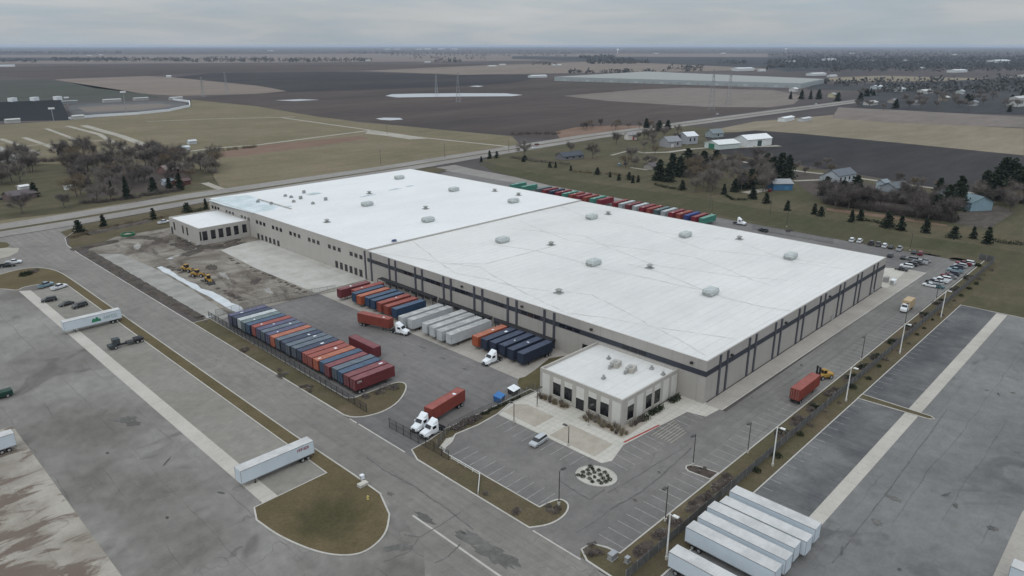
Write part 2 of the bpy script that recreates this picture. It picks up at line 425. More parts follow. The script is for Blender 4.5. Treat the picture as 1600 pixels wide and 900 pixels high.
for y in (-.45, .45): q.box((0, y, 1.07), (12.1, .14, .28))
for x in (-5.9, -3.5, -1, 1.5, 4, 5.9): q.box((x, 0, 1.1), (.14, 2.2, .2))
q.box((-5.98, 0, .62), (.1, 2.1, .12)); q.box((-5.98, -.7, .86), (.08, .1, .5)); q.box((-5.98, .7, .86), (.08, .1, .5))
CHASSIS = q.mesh('chassis')
q = mk(MT['blackm'])
for y in (-.75, .75): q.box((3.4, y, .62), (.14, .14, .85)); q.box((3.4, y, .11), (.3, .3, .18))
q.box((3.4, 0, .7), (.08, 1.4, .08)); LANDING = q.mesh('landing_gear')

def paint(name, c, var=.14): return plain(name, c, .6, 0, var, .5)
BOX = {}
def box_kind(k, c, top=None):
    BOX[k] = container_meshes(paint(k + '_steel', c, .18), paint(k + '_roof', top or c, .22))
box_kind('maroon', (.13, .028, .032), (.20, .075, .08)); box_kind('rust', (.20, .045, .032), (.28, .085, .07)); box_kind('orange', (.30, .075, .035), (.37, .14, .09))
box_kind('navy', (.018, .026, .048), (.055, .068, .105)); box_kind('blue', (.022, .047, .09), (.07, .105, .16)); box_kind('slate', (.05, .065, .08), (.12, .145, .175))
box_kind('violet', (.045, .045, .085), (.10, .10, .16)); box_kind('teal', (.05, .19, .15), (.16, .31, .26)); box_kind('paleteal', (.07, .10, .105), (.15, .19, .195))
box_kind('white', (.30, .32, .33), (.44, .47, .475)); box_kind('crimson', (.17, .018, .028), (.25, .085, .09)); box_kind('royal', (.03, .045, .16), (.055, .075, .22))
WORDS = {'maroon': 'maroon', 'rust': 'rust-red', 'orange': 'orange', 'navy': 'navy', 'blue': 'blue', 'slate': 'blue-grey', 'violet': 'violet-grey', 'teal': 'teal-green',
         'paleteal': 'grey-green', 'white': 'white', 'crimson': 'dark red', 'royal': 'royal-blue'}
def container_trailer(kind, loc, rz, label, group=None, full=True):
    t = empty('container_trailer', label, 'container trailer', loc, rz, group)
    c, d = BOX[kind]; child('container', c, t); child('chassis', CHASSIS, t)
    if random.random() < .4:
        q = mk(MT['white']); x_ = random.choice((-1, 1)) * random.uniform(.5, 5); q.box((x_, random.uniform(-.5, .5), 4.115), (random.uniform(.4, 1.1), random.uniform(.4, 1.0), .01)); q.build('roof_marking', t)
    if full:
        child('door', d, t); child('landing_gear', LANDING, t)
        wheels(t, WH_T, [(x, y) for x in (-4.9, -3.7) for y in (-.9, .9)], .5)
    return t

def van_meshes():
    L, w, z0, z1 = 16.15, 1.295, 1.15, 4.1
    q = mk(MT['sidew']); q.bb(-L / 2, L / 2, -w, w, z0, z1 - .05)
    q.mat(MT['steel'])
    for y in (-w, w): q.box((0, y, z0 + .06), (L + .02, .03, .14)); q.box((0, y, z1 - .09), (L + .02, .03, .12))
    for x in (-L / 2, L / 2):
        for y in (-w + .04, w - .04): q.box((x, y, (z0 + z1) / 2), (.05, .1, z1 - z0 - .1))
    q.mat(MT['sidew'])
    for i in range(13):
        for y in (-w, w): q.box((-L / 2 + 1.2 + i * 1.15, y, (z0 + z1) / 2), (.06, .02, z1 - z0 - .34))
    body = q.mesh('trailer_body')
    q = mk(MT['whitet']); q.bb(-L / 2 + .03, L / 2 - .03, -w + .03, w - .03, z1 - .05, z1 - .02)
    for i in range(26): q.box((-L / 2 + .5 + i * .61, 0, z1 - .012), (.05, 2.45, .016))
    roof = q.mesh('roof')
    q = mk(MT['whitet'])
    for y in (-.63, .63): q.box((-L / 2 - .02, y, (z0 + z1) / 2), (.05, 1.2, z1 - z0 - .25))
    q.mat(MT['steel'])
    for y in (-.95, -.3, .3, .95): q.tube((-L / 2 - .06, y, z0 + .1), (-L / 2 - .06, y, z1 - .15), .025, n=5)
    q.mat(MT['tail'])
    for y in (-1.1, 1.1): q.box((-L / 2 - .04, y, z0 - .05), (.04, .25, .12))
    door = q.mesh('rear_door')
    q = mk(MT['blackm'])
    for y in (-.5, .5): q.box((-5, y, .98), (5.4, .14, .3))
    for x in (-7.2, -5.2, -2, 1, 4): q.box((x, 0, 1.06), (.12, 2.3, .16))
    q.box((-L / 2 + .1, 0, .6), (.1, 2.0, .12))
    for y in (-.7, .7): q.box((-L / 2 + .1, y, .85), (.08, .1, .5))
    for y in (-.95, .95): q.box((5.2, y, .6), (.14, .14, .9)); q.box((5.2, y, .1), (.3, .3, .16))
    under = q.mesh('undercarriage')
    return body, roof, door, under
VAN = van_meshes()
MT['sidew'], MT['whitet'] = MT['sideg'], MT['roofg']
VANG = van_meshes()
def van_trailer(loc, rz, label, group=None, grey=False):
    t = empty('semi_trailer', label, 'semi trailer', loc, rz, group)
    for n, m in zip(('trailer_body', 'roof', 'rear_door', 'undercarriage'), VANG if grey else VAN): child(n, m, t)
    wheels(t, WH_T, [(x, y) for x in (-6.6, -5.3) for y in (-.95, .95)], .5)
    return t

def sec(x, w, z0, z1, c=.12, top=None):
    t = w if top is None else top
    return [(x, -w + c * .5, z0), (x, w - c * .5, z0), (x, w, z0 + c), (x, (w + t) / 2, z1 - c), (x, t - c, z1), (x, -t + c, z1), (x, -(w + t) / 2, z1 - c), (x, -w, z0 + c)]
def tractor_meshes():
    q = mk(MT['white'])
    q.loft([sec(3.95, .78, .75, 1.35, .15), sec(3.8, .98, .62, 1.62, .18), sec(3.0, 1.1, .7, 1.85, .2, .85), sec(1.75, 1.15, .8, 2.05, .2, .95)])   # bonnet
    q.loft([sec(1.9, 1.2, .8, 1.95, .12, 1.12), sec(1.72, 1.22, .8, 2.1, .12, 1.12), sec(1.2, 1.22, .8, 2.95, .15, 1.1), sec(-.35, 1.24, .8, 3.0, .15, 1.12)])   # cab
    q.loft([sec(-.36, 1.24, 1.0, 3.1, .15, 1.1), sec(-1.75, 1.24, 1.0, 3.3, .15, 1.12)])                                      # sleeper
    q.loft([sec(1.05, .85, 2.9, 2.98, .04, .8), sec(.3, .98, 2.9, 3.5, .12, .9), sec(-.7, 1.1, 2.9, 3.92, .15, 1.0), sec(-1.72, 1.15, 2.9, 3.98, .15, 1.05)])   # roof fairing
    for y in (-1.12, 1.12): q.loft([sec(3.5, .01, .5, .9, .02), ]) if False else q.box((2.75, y, .98), (1.5, .3, .35), 0, .8)
    for i_, p_ in enumerate(q.v):
        if p_[0] < -.36: q.v[i_] = (-.36 + (p_[0] + .36) * .3, p_[1], p_[2])
        if p_[0] > 1.9: q.v[i_] = (1.9 + (p_[0] - 1.9) * .86, p_[1], p_[2])
    cab = q.mesh('cab')
    q = mk(MT['vglass'])
    q.add([(1.8, -.98, 2.12), (1.8, .98, 2.12), (1.24, .92, 2.86), (1.24, -.92, 2.86)], [(0, 1, 2, 3)])
    ws = []
    for p in q.v: ws.append((p[0] + .05, p[1], p[2] + .04))
    q.v = ws; wind = q.mesh('windscreen')
    q = mk(MT['vglass'])
    for y in (-1.245, 1.245): q.box((.55, y * .975, 2.35), (1.15, .05, .72))
    side = q.mesh('side_window')
    q = mk(MT['blackm'])
    for y in (-.42, .42): q.box((-.5, y, .85), (5.4, .13, .28))
    q.box((-1.8, 0, 1.12), (1.1, 1.0, .14)); q.box((3.62, 0, .5), (.22, 2.1, .28)); q.box((-3.2, 0, .8), (.1, 2.2, .35))
    ch = q.mesh('chassis')
    q = mk(MT['steel'])
    for y in (-1.0, 1.0): q.tube((-.9, y, .72), (.9, y, .72), .32, n=10)
    tank = q.mesh('fuel_tank')
    q = mk(MT['blackm']); q.box((3.64, 0, 1.05), (.08, 1.1, .5)); gr = q.mesh('grille')
    q = mk(MT['head']); q.box((0, 0, 0), (.12, .3, .2)); hl = q.mesh('headlight')
    q = mk(MT['white']); q.box((0, 0, 0), (.12, .22, .5)); mi = q.mesh('mirror')
    return cab, wind, side, ch, tank, gr, hl, mi
TRC = tractor_meshes()
def semi_tractor(loc, rz, label, group='white semi tractors'):
    t = empty('semi_tractor', label, 'semi truck', loc, rz, group); t.scale = (.9, .92, .92)
    for n, m in zip(('cab', 'windscreen', 'side_window', 'chassis', 'fuel_tank', 'grille'), TRC): child(n, m, t)
    for y in (-.8, .8): child('headlight', TRC[6], t, (3.58, y, 1.12))
    for y in (-1.42, 1.42): child('mirror', TRC[7], t, (1.5, y, 2.2))
    wheels(t, WH_T, [(2.75, -.98), (2.75, .98)] + [(x, y) for x in (-1.3, -2.6) for y in (-.9, .9)], .5)
    return t

CARM = {}
PAINT = {'white': (.66, .68, .70), 'silver': (.40, .42, .44), 'grey': (.14, .145, .15), 'dark grey': (.05, .052, .056), 'black': (.016, .017, .019), 'dark red': (.15, .012, .022),
         'navy': (.022, .03, .055), 'light blue': (.20, .28, .33), 'teal': (.03, .10, .11), 'tan': (.40, .33, .22), 'green': (.012, .05, .032)}
def car_meshes(kind, colr):
    if (kind, colr) in CARM: return CARM[kind, colr]
    b = NB(colr.replace(' ', '_') + '_car_paint'); m = b.done(PAINT[colr], .28, 0, .6)
    q = mk(m)
    if kind == 'sedan':
        q.loft([sec(2.3, .72, .35, .62, .1), sec(2.15, .86, .25, .74, .12), sec(1.2, .91, .22, .90, .14), sec(.9, .92, .22, .95, .14), sec(-1.5, .92, .22, .98, .14), sec(-2.15, .88, .26, .98, .14), sec(-2.32, .74, .36, .85, .1)])
        gl = [(1.1, .80, .92), (.35, .62, 1.40), (-.85, .62, 1.42), (-1.75, .78, .96)]; roof = (.32, -.86, .60, 1.40, 1.44)
    elif kind == 'suv':
        q.loft([sec(2.35, .78, .4, .80, .1), sec(2.2, .92, .3, .98, .12), sec(1.25, .96, .28, 1.1, .14), sec(-2.2, .96, .28, 1.15, .14), sec(-2.38, .85, .36, 1.1, .12)])
        gl = [(1.3, .86, 1.06), (.6, .72, 1.66), (-1.95, .72, 1.70), (-2.32, .84, 1.12)]; roof = (.58, -1.98, .70, 1.66, 1.72)
    else:
        q.loft([sec(2.75, .85, .45, .88, .1), sec(2.6, .97, .38, 1.08, .12), sec(1.4, 1.0, .36, 1.2, .14), sec(-.75, 1.0, .36, 1.22, .14)])
        q.bb(-2.75, -.74, -1.0, 1.0, .45, .7); q.bb(-2.75, -.76, -1.0, -.9, .7, 1.22); q.bb(-2.75, -.76, .9, 1.0, .7, 1.22); q.bb(-2.76, -2.66, -.9, .9, .7, 1.2)
        gl = [(1.35, .9, 1.16), (.75, .74, 1.8), (-.55, .74, 1.82), (-.78, .9, 1.2)]; roof = (.72, -.58, .72, 1.79, 1.85)
    x0, x1, rw, za, zb = roof
    q.loft([[(x0, -rw, za), (x0, rw, za), (x0 - .05, rw - .06, zb), (x0 - .05, -rw + .06, zb)], [(x1, -rw, za + .02), (x1, rw, za + .02), (x1 + .05, rw - .06, zb), (x1 + .05, -rw + .06, zb)]])
    body = q.mesh('body')
    q = mk(MT['vglass'])
    q.loft([[(x, -w, .8), (x, w, .8), (x, w, z), (x, -w, z)] if False else [(x, -gw, .86 if kind == 'sedan' else 1.0), (x, gw, .86 if kind == 'sedan' else 1.0), (x, w, z), (x, -w, z)] for (x, w, z), gw in zip(gl, (gl[0][1], gl[0][1], gl[0][1], gl[3][1]))])
    win = q.mesh('window')
    q = mk(MT['head']); q.box((0, 0, 0), (.1, .3, .14)); hl = q.mesh('headlight')
    q = mk(MT['tail']); q.box((0, 0, 0), (.08, .26, .14)); tl = q.mesh('tail_light')
    CARM[kind, colr] = (body, win, hl, tl); return CARM[kind, colr]
def car(kind, colr, loc, rz, label, group=None):
    t = empty({'sedan': 'car', 'suv': 'car', 'pickup': 'pickup_truck'}[kind], label, 'pickup truck' if kind == 'pickup' else 'car', loc, rz, group)
    b_, w, h, tl = car_meshes(kind, colr); child('body', b_, t); child('window', w, t)
    xf, z = {'sedan': (2.2, .62), 'suv': (2.27, .82), 'pickup': (2.68, .85)}[kind]
    for y in (-.66, .66): child('headlight', h, t, (xf, y, z)); child('tail_light', tl, t, (-xf - (.04 if kind != 'pickup' else .08), y, z + .1))
    s = {'sedan': (1.42, .79, WH_C, .34), 'suv': (1.45, .84, WH_C, .34), 'pickup': (1.75, .86, WH_P, .4)}[kind]
    wheels(t, s[2], [(x, y) for x in (-s[0], s[0]) for y in (-s[1], s[1])], s[3])
    return t

# ------------------------------------------------------------------ trees and shrubs
def twig_mat(name, a, c): 
    b = NB(name); return b.done(b.mix(b.rng(b.noise(.5, 3), .4, .6), a, c), .95, 0, .1)
MT['twig'] = twig_mat('grey_brown_twigs', (.15, .13, .115), (.22, .195, .17))
MT['twigd'] = twig_mat('dark_twigs', (.09, .076, .07), (.14, .12, .11))
MT['twigt'] = twig_mat('tawny_twigs', (.135, .105, .07), (.18, .145, .10))
MT['bark'] = twig_mat('bark', (.095, .08, .07), (.14, .125, .11))
MT['needle'] = twig_mat('dark_needles', (.018, .026, .018), (.036, .048, .03))
MT['needle2'] = twig_mat('blue_green_needles', (.03, .042, .036), (.05, .064, .052))
MT['leafd'] = twig_mat('evergreen_shrub_leaves', (.02, .028, .016), (.042, .05, .028))
MT['straw'] = twig_mat('dry_ornamental_grass', (.17, .135, .09), (.25, .21, .15))
def rdir(rnd, up=0.):
    while True:
        v = Vector((rnd.uniform(-1, 1), rnd.uniform(-1, 1), rnd.uniform(-1, 1)))
        if .1 < v.length < 1: v.normalize(); v.z += up; return v.normalized()
def twig(q, p, d, L, w, rnd):
    a = d.cross(rdir(rnd)); 
    if a.length < 1e-3: return
    a.normalize(); e = p + d * L
    q.add([p - a * w / 2, p + a * w / 2, e + a * w * .2, e - a * w * .2], [(0, 1, 2, 3)])
def bare_tree(seed, h=12., spread=.55, tm='twig', dens=1.0, w=.055):
    rnd = random.Random(seed); t = mk(MT['bark']); c = mk(MT[tm])
    th = h * rnd.uniform(.16, .26); r = h * .018
    top = Vector((rnd.uniform(-.3, .3), rnd.uniform(-.3, .3), th)); t.tube((0, 0, -.1), top, r * 1.2, r, 7)
    mid = Vector((top.x * 2, top.y * 2, h * .6)); c.mat(MT['bark']); c.tube(top, mid, r * .9, r * .4, 5)
    n1 = rnd.randint(8, 11)
    for i in range(n1):
        f = rnd.random(); p = top.lerp(mid, f * .85); az = i * 2.4 + rnd.uniform(-.4, .4); el = rnd.uniform(.35, 1.15)
        d = Vector((math.cos(az) * math.cos(el), math.sin(az) * math.cos(el), math.sin(el)))
        L = h * rnd.uniform(.32, .5) * (1 - .3 * f) * (1 + (spread - .55)); e = p + d * L + Vector((0, 0, h * .06)); c.mat(MT['bark']); c.tube(p, e, r * .5, r * .15, 4)
        for k in range(rnd.randint(7, 9)):
            g = rnd.uniform(.3, 1); p2 = p.lerp(e, g); d2 = (d + rdir(rnd) * .9 + Vector((0, 0, .3))).normalized(); L2 = h * rnd.uniform(.12, .22); e2 = p2 + d2 * L2
            c.mat(MT['bark']); c.tube(p2, e2, r * .16, r * .06, 3); c.mat(MT[tm])
            for j in range(int(32 * dens)):
                g2 = rnd.uniform(.15, 1); twig(c, p2.lerp(e2, g2), (d2 * .7 + rdir(rnd)).normalized(), h * rnd.uniform(.07, .2), w, rnd)
    return t.mesh('trunk'), c.mesh('crown')
def conifer(seed, h=9., r=2.2, tm='needle', dens=1.0, spire=1.0):
    rnd = random.Random(seed); t = mk(MT['bark']); t.tube((0, 0, -.1), (0, 0, h * .9), h * .018, .03, 6); c = mk(MT[tm])
    lay = int(13 * dens) + 3
    for i in range(lay):
        f = i / lay; z = h * (.07 + .9 * f); rr = r * ((1 - f) ** spire) * rnd.uniform(.78, 1.15) + .15
        for k in range(int(9 + 5 * (1 - f))):
            az = rnd.uniform(0, 6.283); d = Vector((math.cos(az), math.sin(az), rnd.uniform(-.35, .1)))
            L = rr * rnd.uniform(.6, 1.08)
            for j in range(5):
                g = (j + rnd.random()) / 5; p = Vector((0, 0, z)) + d * L * g; s = h * .055 * rnd.uniform(.6, 1.25)
                a = rdir(rnd); b_ = a.cross(rdir(rnd)).normalized()
                c.add([p - a * s, p + b_ * s * .6, p + a * s, p - b_ * s * .6], [(0, 1, 2, 3)])
    return t.mesh('trunk'), c.mesh('crown')
def bush(seed, r=1., h=1., tm='leafd', n=150, s=.16):
    rnd = random.Random(seed); c = mk(MT[tm])
    for i in range(n):
        d = rdir(rnd); d.z = abs(d.z); p = Vector((d.x * r, d.y * r, d.z * h)) * rnd.uniform(.45, 1.0) * rnd.uniform(.85, 1.1); p.z += .04
        a = rdir(rnd) * s * rnd.uniform(.6, 1.3); b_ = a.cross(rdir(rnd)).normalized() * s * .7
        c.add([p - a, p + b_, p + a, p - b_], [(0, 1, 2, 3)])
    return c.mesh('shrub')
def spiky(seed, r=.5, h=.9, tm='straw', n=70, w=.06):
    rnd = random.Random(seed); c = mk(MT[tm])
    for i in range(n):
        az = rnd.uniform(0, 6.283); p = Vector((math.cos(az), math.sin(az), 0)) * r * .4 * rnd.random(); d = Vector((math.cos(az) * .5 * r, math.sin(az) * .5 * r, h)).normalized()
        twig(c, p, (d + rdir(rnd) * .35).normalized(), h * rnd.uniform(.6, 1.1), w, rnd)
    return c.mesh('ornamental_grass')
BARE = [bare_tree(s, h, sp, tm) for s, h, sp, tm in ((1, 12, .6, 'twig'), (2, 12, .5, 'twig'), (3, 12, .7, 'twigd'), (4, 12, .45, 'twigd'), (5, 12, .6, 'twigt'), (6, 12, .55, 'twig'))]
CON = [conifer(11, 9, 2.0), conifer(12, 9, 2.5, 'needle', 1, .8), conifer(13, 9, 1.7, 'needle2'), conifer(14, 9, 2.9, 'needle', 1.1, .6), conifer(15, 9, 3.0, 'needle', 1.2, .45), conifer(16, 9, 2.7, 'needle', 1.2, .5)]
SMALLCON = [conifer(21, 5, 1.3, 'needle', .8, .8), conifer(22, 5, 1.6, 'needle', .8, .6), conifer(23, 5, 1.1, 'needle', .8, .9)]
def tree(protos, i, x, y, h, base, name, label, cat='tree', group=None, rz=None, wide=1.0):
    t = empty(name, label, cat, (x, y, 0), random.uniform(0, 6.28) if rz is None else rz, group); s = h / base; t.scale = (s * wide, s * wide, s)
    tr, cr = protos[i % len(protos)]; child('trunk', tr, t); child('crown', cr, t); return t
def bare(i, x, y, h, label, group=None, wide=1.0): return tree(BARE, i, x, y, h, 12., 'bare_tree', label, 'tree', group, None, wide)
def evergreen(i, x, y, h, label, group=None, wide=1.0): return tree(CON, i, x, y, h, 9., 'evergreen_tree', label, 'tree', group, None, wide)
def small_evergreen(i, x, y, h, label, group=None, wide=1.0): return tree(SMALLCON, i, x, y, h, 5., 'small_evergreen', label, 'tree', group, None, wide)

# ------------------------------------------------------------------ ground, fields, roads
def P(*pts): return [WXY(*p) for p in pts]
G_ = 45000.0
sheet('ground', [(-3000, -G_ * .6), (G_, -G_ * .6), (G_, G_), (-G_ * .6, G_), (-G_ * .6, -3000), (-3000, -3000)], 0, MT['ground'], 'flat brown farmland running out to the horizon')
def fld(name, m, z, pts, label): return sheet(name, P(*pts), z, MT[m], label)
# far country
fld('field', 'mauve', .30, [(0, 100), (300, 99), (700, 96), (1000, 93), (1200, 90), (1200, 84), (600, 84), (0, 86)], 'grey stubble fields far off below the horizon')
fld('field', 'slate', .34, [(0, 96), (190, 93), (190, 90), (0, 90)], 'dark strip of far woodland ground at the left')
fld('field', 'slate', .36, [(800, 88), (1600, 91), (1600, 101), (1230, 112), (1200, 107), (1020, 99), (800, 92)], 'dark blue-grey far woods floor at the right')
fld('field', 'fallow', .25, [(0, 119), (60, 123), (240, 118), (330, 113), (560, 110), (1000, 105), (1000, 99), (300, 102), (0, 104)], 'wide mauve-brown field below the far tree line')
fld('field', 'tan', .30, [(560, 111), (760, 102), (1000, 94), (1200, 92), (1200, 109), (1000, 113), (720, 117)], 'long tan stubble field in the far middle')
fld('field', 'tan', .2, [(85, 124), (230, 119), (272, 121), (400, 134), (452, 142), (400, 147), (280, 150), (240, 148), (150, 138)], 'tan stubble field left of the black ploughed field')
fld('field', 'black', .22, [(270, 121), (330, 114), (520, 112), (700, 116), (860, 118), (800, 130), (690, 136), (560, 141), (455, 144), (400, 133)], 'blue-black ploughed field in the distance')
fld('field', 'dgreen', .2, [(0, 126), (60, 124), (105, 128), (240, 149), (250, 153), (100, 160), (0, 161)], 'dark green winter crop field behind the racetrack')
fld('field', 'fallow', .14, [(290, 155), (420, 143), (560, 140), (690, 135), (800, 128), (860, 120), (1010, 122), (1240, 146), (1200, 170), (1125, 180), (1000, 200), (925, 214), (860, 218), (800, 212), (630, 196), (500, 183), (400, 166)], 'large ploughed brown field in the middle distance')
fld('field', 'mauve', .20, [(880, 150), (1000, 140), (1070, 137), (1210, 141), (1255, 150), (1240, 163), (1200, 168), (1100, 167), (950, 158)], 'pale grey stubble wedge in front of the long warehouse')
fld('field', 'rust', .18, [(868, 206), (900, 199), (960, 196), (1010, 197), (985, 205), (930, 212), (875, 217)], 'reddish bare soil patch beside the highway')
fld('field', 'tan2', .2, [(1290, 121.5), (1380, 118.5), (1530, 122.5), (1545, 125.5), (1420, 127), (1290, 127)], 'tan field strip at the right before the woods')
fld('field', 'slate', .22, [(1270, 132), (1450, 136), (1420, 143), (1260, 140)], 'dark field strip right of the long warehouse')
fld('field', 'mauve', .2, [(1310, 168), (1400, 172), (1600, 183), (1600, 200), (1400, 192), (1300, 185)], 'greyish field strip below the houses at the right')
fld('wood_ground', 'slate', .26, [(1335, 158), (1345, 145), (1350, 131), (1450, 129), (1560, 122), (1605, 122), (1605, 180), (1480, 176), (1345, 168)], 'dark leafless ground of the far neighbourhood')
fld('field', 'tan2', .15, [(1100, 206), (1180, 190), (1300, 180), (1400, 190), (1600, 201), (1600, 243), (1400, 223), (1240, 208)], 'tan stubble field above the black field')
fld('field', 'black', .16, [(1100, 212), (1180, 204), (1240, 208), (1400, 223), (1600, 243), (1600, 305), (1500, 300), (1340, 272), (1215, 252), (1120, 240)], 'black ploughed field behind the farmsteads')
fld('water', 'water', .24, [(602, 150), (612, 147.3), (650, 146.4), (720, 145.8), (790, 146), (817, 148.6), (800, 150.5), (720, 151), (650, 152), (620, 152.5)], 'long pale puddle lying in the brown field')
fld('water', 'water', .24, [(587, 185.5), (600, 184), (625, 184.5), (630, 187), (610, 188.4), (595, 187.5)], 'small pale puddle at the edge of the brown field')
fld('water', 'water', .26, [(732, 135.2), (745, 133.9), (756, 134.6), (748, 136)], 'tiny far puddle in the brown field')
fld('water', 'water', .26, [(430, 157), (470, 155.2), (500, 156.2), (460, 158.2)], 'faint thin puddle in the brown field')
# pasture left of the highway
fld('pasture', 'pasture', .10, [(0, 195), (110, 188), (215, 178), (295, 165), (300, 155), (400, 166), (470, 178), (560, 191), (630, 197), (700, 204), (800, 213), (812, 226), (740, 240), (600, 266), (400, 294), (250, 308), (100, 336), (0, 350), (-80, 358), (-80, 200)], 'olive pasture between the racetrack and the highway')
for pts, w, lab in (([(440, 184), (575, 203), (650, 214), (810, 231)], 4, 'pale gravel track crossing the pasture to the highway'),
                    ([(250, 243), (330, 232), (400, 227), (500, 214), (578, 204)], 5, 'curved gravel track across the pasture'),
                    ([(130, 196), (190, 213), (240, 232), (262, 243)], 8, 'wide gravel track along the old airfield'),
                    ([(105, 197), (155, 210), (195, 233)], 5, 'gravel track beside the wide track'),
                    ([(0, 217), (30, 227), (62, 242)], 5, 'gravel lane at the left edge'),
                    ([(37, 215), (70, 226), (92, 235)], 5, 'short gravel lane at the left'),
                    ([(72, 201), (110, 215), (142, 233)], 4, 'gravel lane between two lanes'),
                    ([(40, 228), (110, 222), (180, 219)], 3, 'thin cross lane joining the gravel lanes'),
                    ([(150, 241), (195, 236), (262, 240)], 5, 'pale lane behind the bare wood'),
                    ([(230, 190), (330, 186), (460, 183)], 4, 'straight lane across the upper pasture'),
                    ([(320, 286), (340, 294), (352, 297)], 5, 'driveway from the brick house to the highway')):
    q = mk(MT['path']); strip(q, P(*pts), w, .16); tag(q.build('gravel_track'), lab, None, None, 'structure')
fld('gravel_lot', 'path', .17, [(225, 238), (250, 233), (268, 238), (260, 244), (235, 246)], 'pale gravel clearing behind the wood')
fld('gravel_lot', 'path', .17, [(575, 205), (600, 206), (668, 217), (640, 218), (600, 212), (570, 209)], 'pale gravel pad beside the pasture track')
fld('gravel_lot', 'gravel', .17, [(0, 228), (16, 236), (48, 249), (20, 256), (0, 254)], 'grey gravel yard at the left edge')
fld('soil_patch', 'rust', .14, [(330, 240), (420, 226), (560, 213), (580, 216), (470, 232), (380, 244), (340, 247)], 'reddish bare strip below the curved track')
# north side verge of the wood, homestead land east
fld('wood_ground', 'yardgr', .13, [(-60, 355), (0, 344), (100, 333), (200, 316), (300, 300), (345, 294), (330, 270), (300, 262), (150, 255), (0, 258), (-60, 262)], 'olive leaf-strewn ground under the bare wood')
fld('homestead_ground', 'yardgr', .11, [(752, 252), (800, 236), (925, 217), (1060, 197), (1180, 203), (1120, 211), (1110, 228), (1160, 238), (1260, 262), (1400, 284), (1600, 318), (1600, 425), (1320, 376), (1000, 318)], 'rough olive ground of the homesteads')
fld('lawn', 'lawn', .13, [(747, 254), (800, 263), (870, 279), (960, 291), (1060, 305), (1180, 325), (1300, 345), (1430, 369), (1540, 385), (1600, 396), (1600, 414), (1480, 394), (1320, 374), (1200, 350), (1000, 316), (860, 290), (770, 268)], 'mown green lawn along the back drive')
fld('lawn', 'dry', .15, [(1285, 325), (1330, 331), (1460, 350), (1540, 365), (1600, 376), (1600, 384), (1540, 372), (1430, 356), (1300, 337)], 'dry tan strip below the thicket')
fld('soil_patch', 'rust', .16, [(1290, 325), (1400, 339), (1480, 352), (1478, 354), (1400, 343), (1292, 329)], 'narrow orange soil bank under the thicket')
fld('lawn', 'yardgr', .17, [(1560, 360), (1600, 340), (1600, 378), (1550, 362)], 'dry lawn at the right edge')
fld('soil_patch', 'mound', .165, [(1500, 330), (1560, 322), (1585, 332), (1545, 358), (1490, 350)], 'dark bare garden plot at the right')
fld('soil_patch', 'black', .16, [(1100, 246), (1200, 252), (1240, 262), (1180, 268), (1100, 258)], 'dark strip of field behind the pines')
fld('soil_patch', 'mulch', .165, [(1220, 262), (1300, 275), (1420, 300), (1490, 312), (1500, 345), (1400, 336), (1300, 322), (1262, 300)], 'leaf-litter floor of the thicket')
for pts, w, lab in (([(1130, 248), (1250, 268), (1330, 277), (1400, 287), (1530, 303), (1600, 313)], 4, 'pale gravel lane behind the farm houses'),
                    ([(1005, 239), (1045, 238), (1080, 233), (1110, 231)], 5, 'gravel drive to the barns'),
                    ([(1110, 232), (1160, 230), (1218, 228)], 8, 'gravel apron before the white barns'),
                    ([(955, 243), (985, 235), (1010, 240)], 3, 'lane to the small red shed'),
                    ([(1165, 302), (1200, 296)], 7, 'pale parking pad beside the blue shed'),
                    ([(1240, 283), (1290, 281)], 4, 'short drive between the blue shed and the grey house'),
                    ([(985, 262), (1012, 266)], 3, 'concrete drive of the low house')):
    q = mk(MT['path']); strip(q, P(*pts), w, .19); tag(q.build('gravel_track'), lab, None, None, 'structure')
# highway (two carriageways) and its far leg
HX = [-500, 0, 100, 160, 230, 300, 400, 550, 700, 950, 1220]
HLO = [372, 384, 390, 397, 399, 401, 409, 419, 418, 413, 408]; HM0 = [385, 397, 402.5, 409.5, 412, 414, 421, 431, 430, 426, 419]
HM1 = [389, 401, 407, 414.5, 416, 417, 424, 434, 433, 429, 422]; HHI = [401, 414, 421, 428.5, 429.5, 430, 437, 447, 446, 443, 436]
far_s = [WXY(1410, 149.5), WXY(1500, 137), WXY(1600, 121)]; far_n = [WXY(1400, 147), WXY(1490, 134.5), WXY(1600, 116)]
sheet('highway', list(zip(HX, HLO)) + list(zip(HX, HM0))[::-1], .20, MT['hwy'], 'near carriageway of the divided highway')
sheet('highway', list(zip(HX, HM1)) + list(zip(HX, HHI))[::-1], .20, MT['hwy'], 'far carriageway of the divided highway')
sheet('highway', [(1220, 408), *far_s, *far_n[::-1], (1220, 436)], .205, MT['hwy'], 'far end of the highway curving to the upper right')
sheet('median', list(zip(HX, HM0))[:10] + list(zip(HX, HM1))[:10][::-1], .19, MT['dry'], 'brown grass median of the highway')
q = mk(MT['mark'])
for lo, hi in ((HLO, HM0), (HM1, HHI)):
    for i in range(len(HX) - 2):
        for k in range(int((HX[i + 1] - HX[i]) / 12)):
            t = (k * 12) / (HX[i + 1] - HX[i]); x = HX[i] + k * 12; y = (lo[i] * (1 - t) + lo[i + 1] * t + hi[i] * (1 - t) + hi[i + 1] * t) / 2
            q.quad((x, y - .1, .212), (x + 4, y - .1, .212), (x + 4, y + .1, .212), (x, y + .1, .212))
tag(q.build('lane_markings'), 'white lane dashes on the highway', None, None, 'structure')
sheet('verge', [(85, 352), (128, 352), (150, 360), (270, 366), (330, 385), (330, 401), (230, 398), (160, 396), (100, 389), (86, 380)], .10, MT['dry'], 'dry grass verge between highway and construction site')

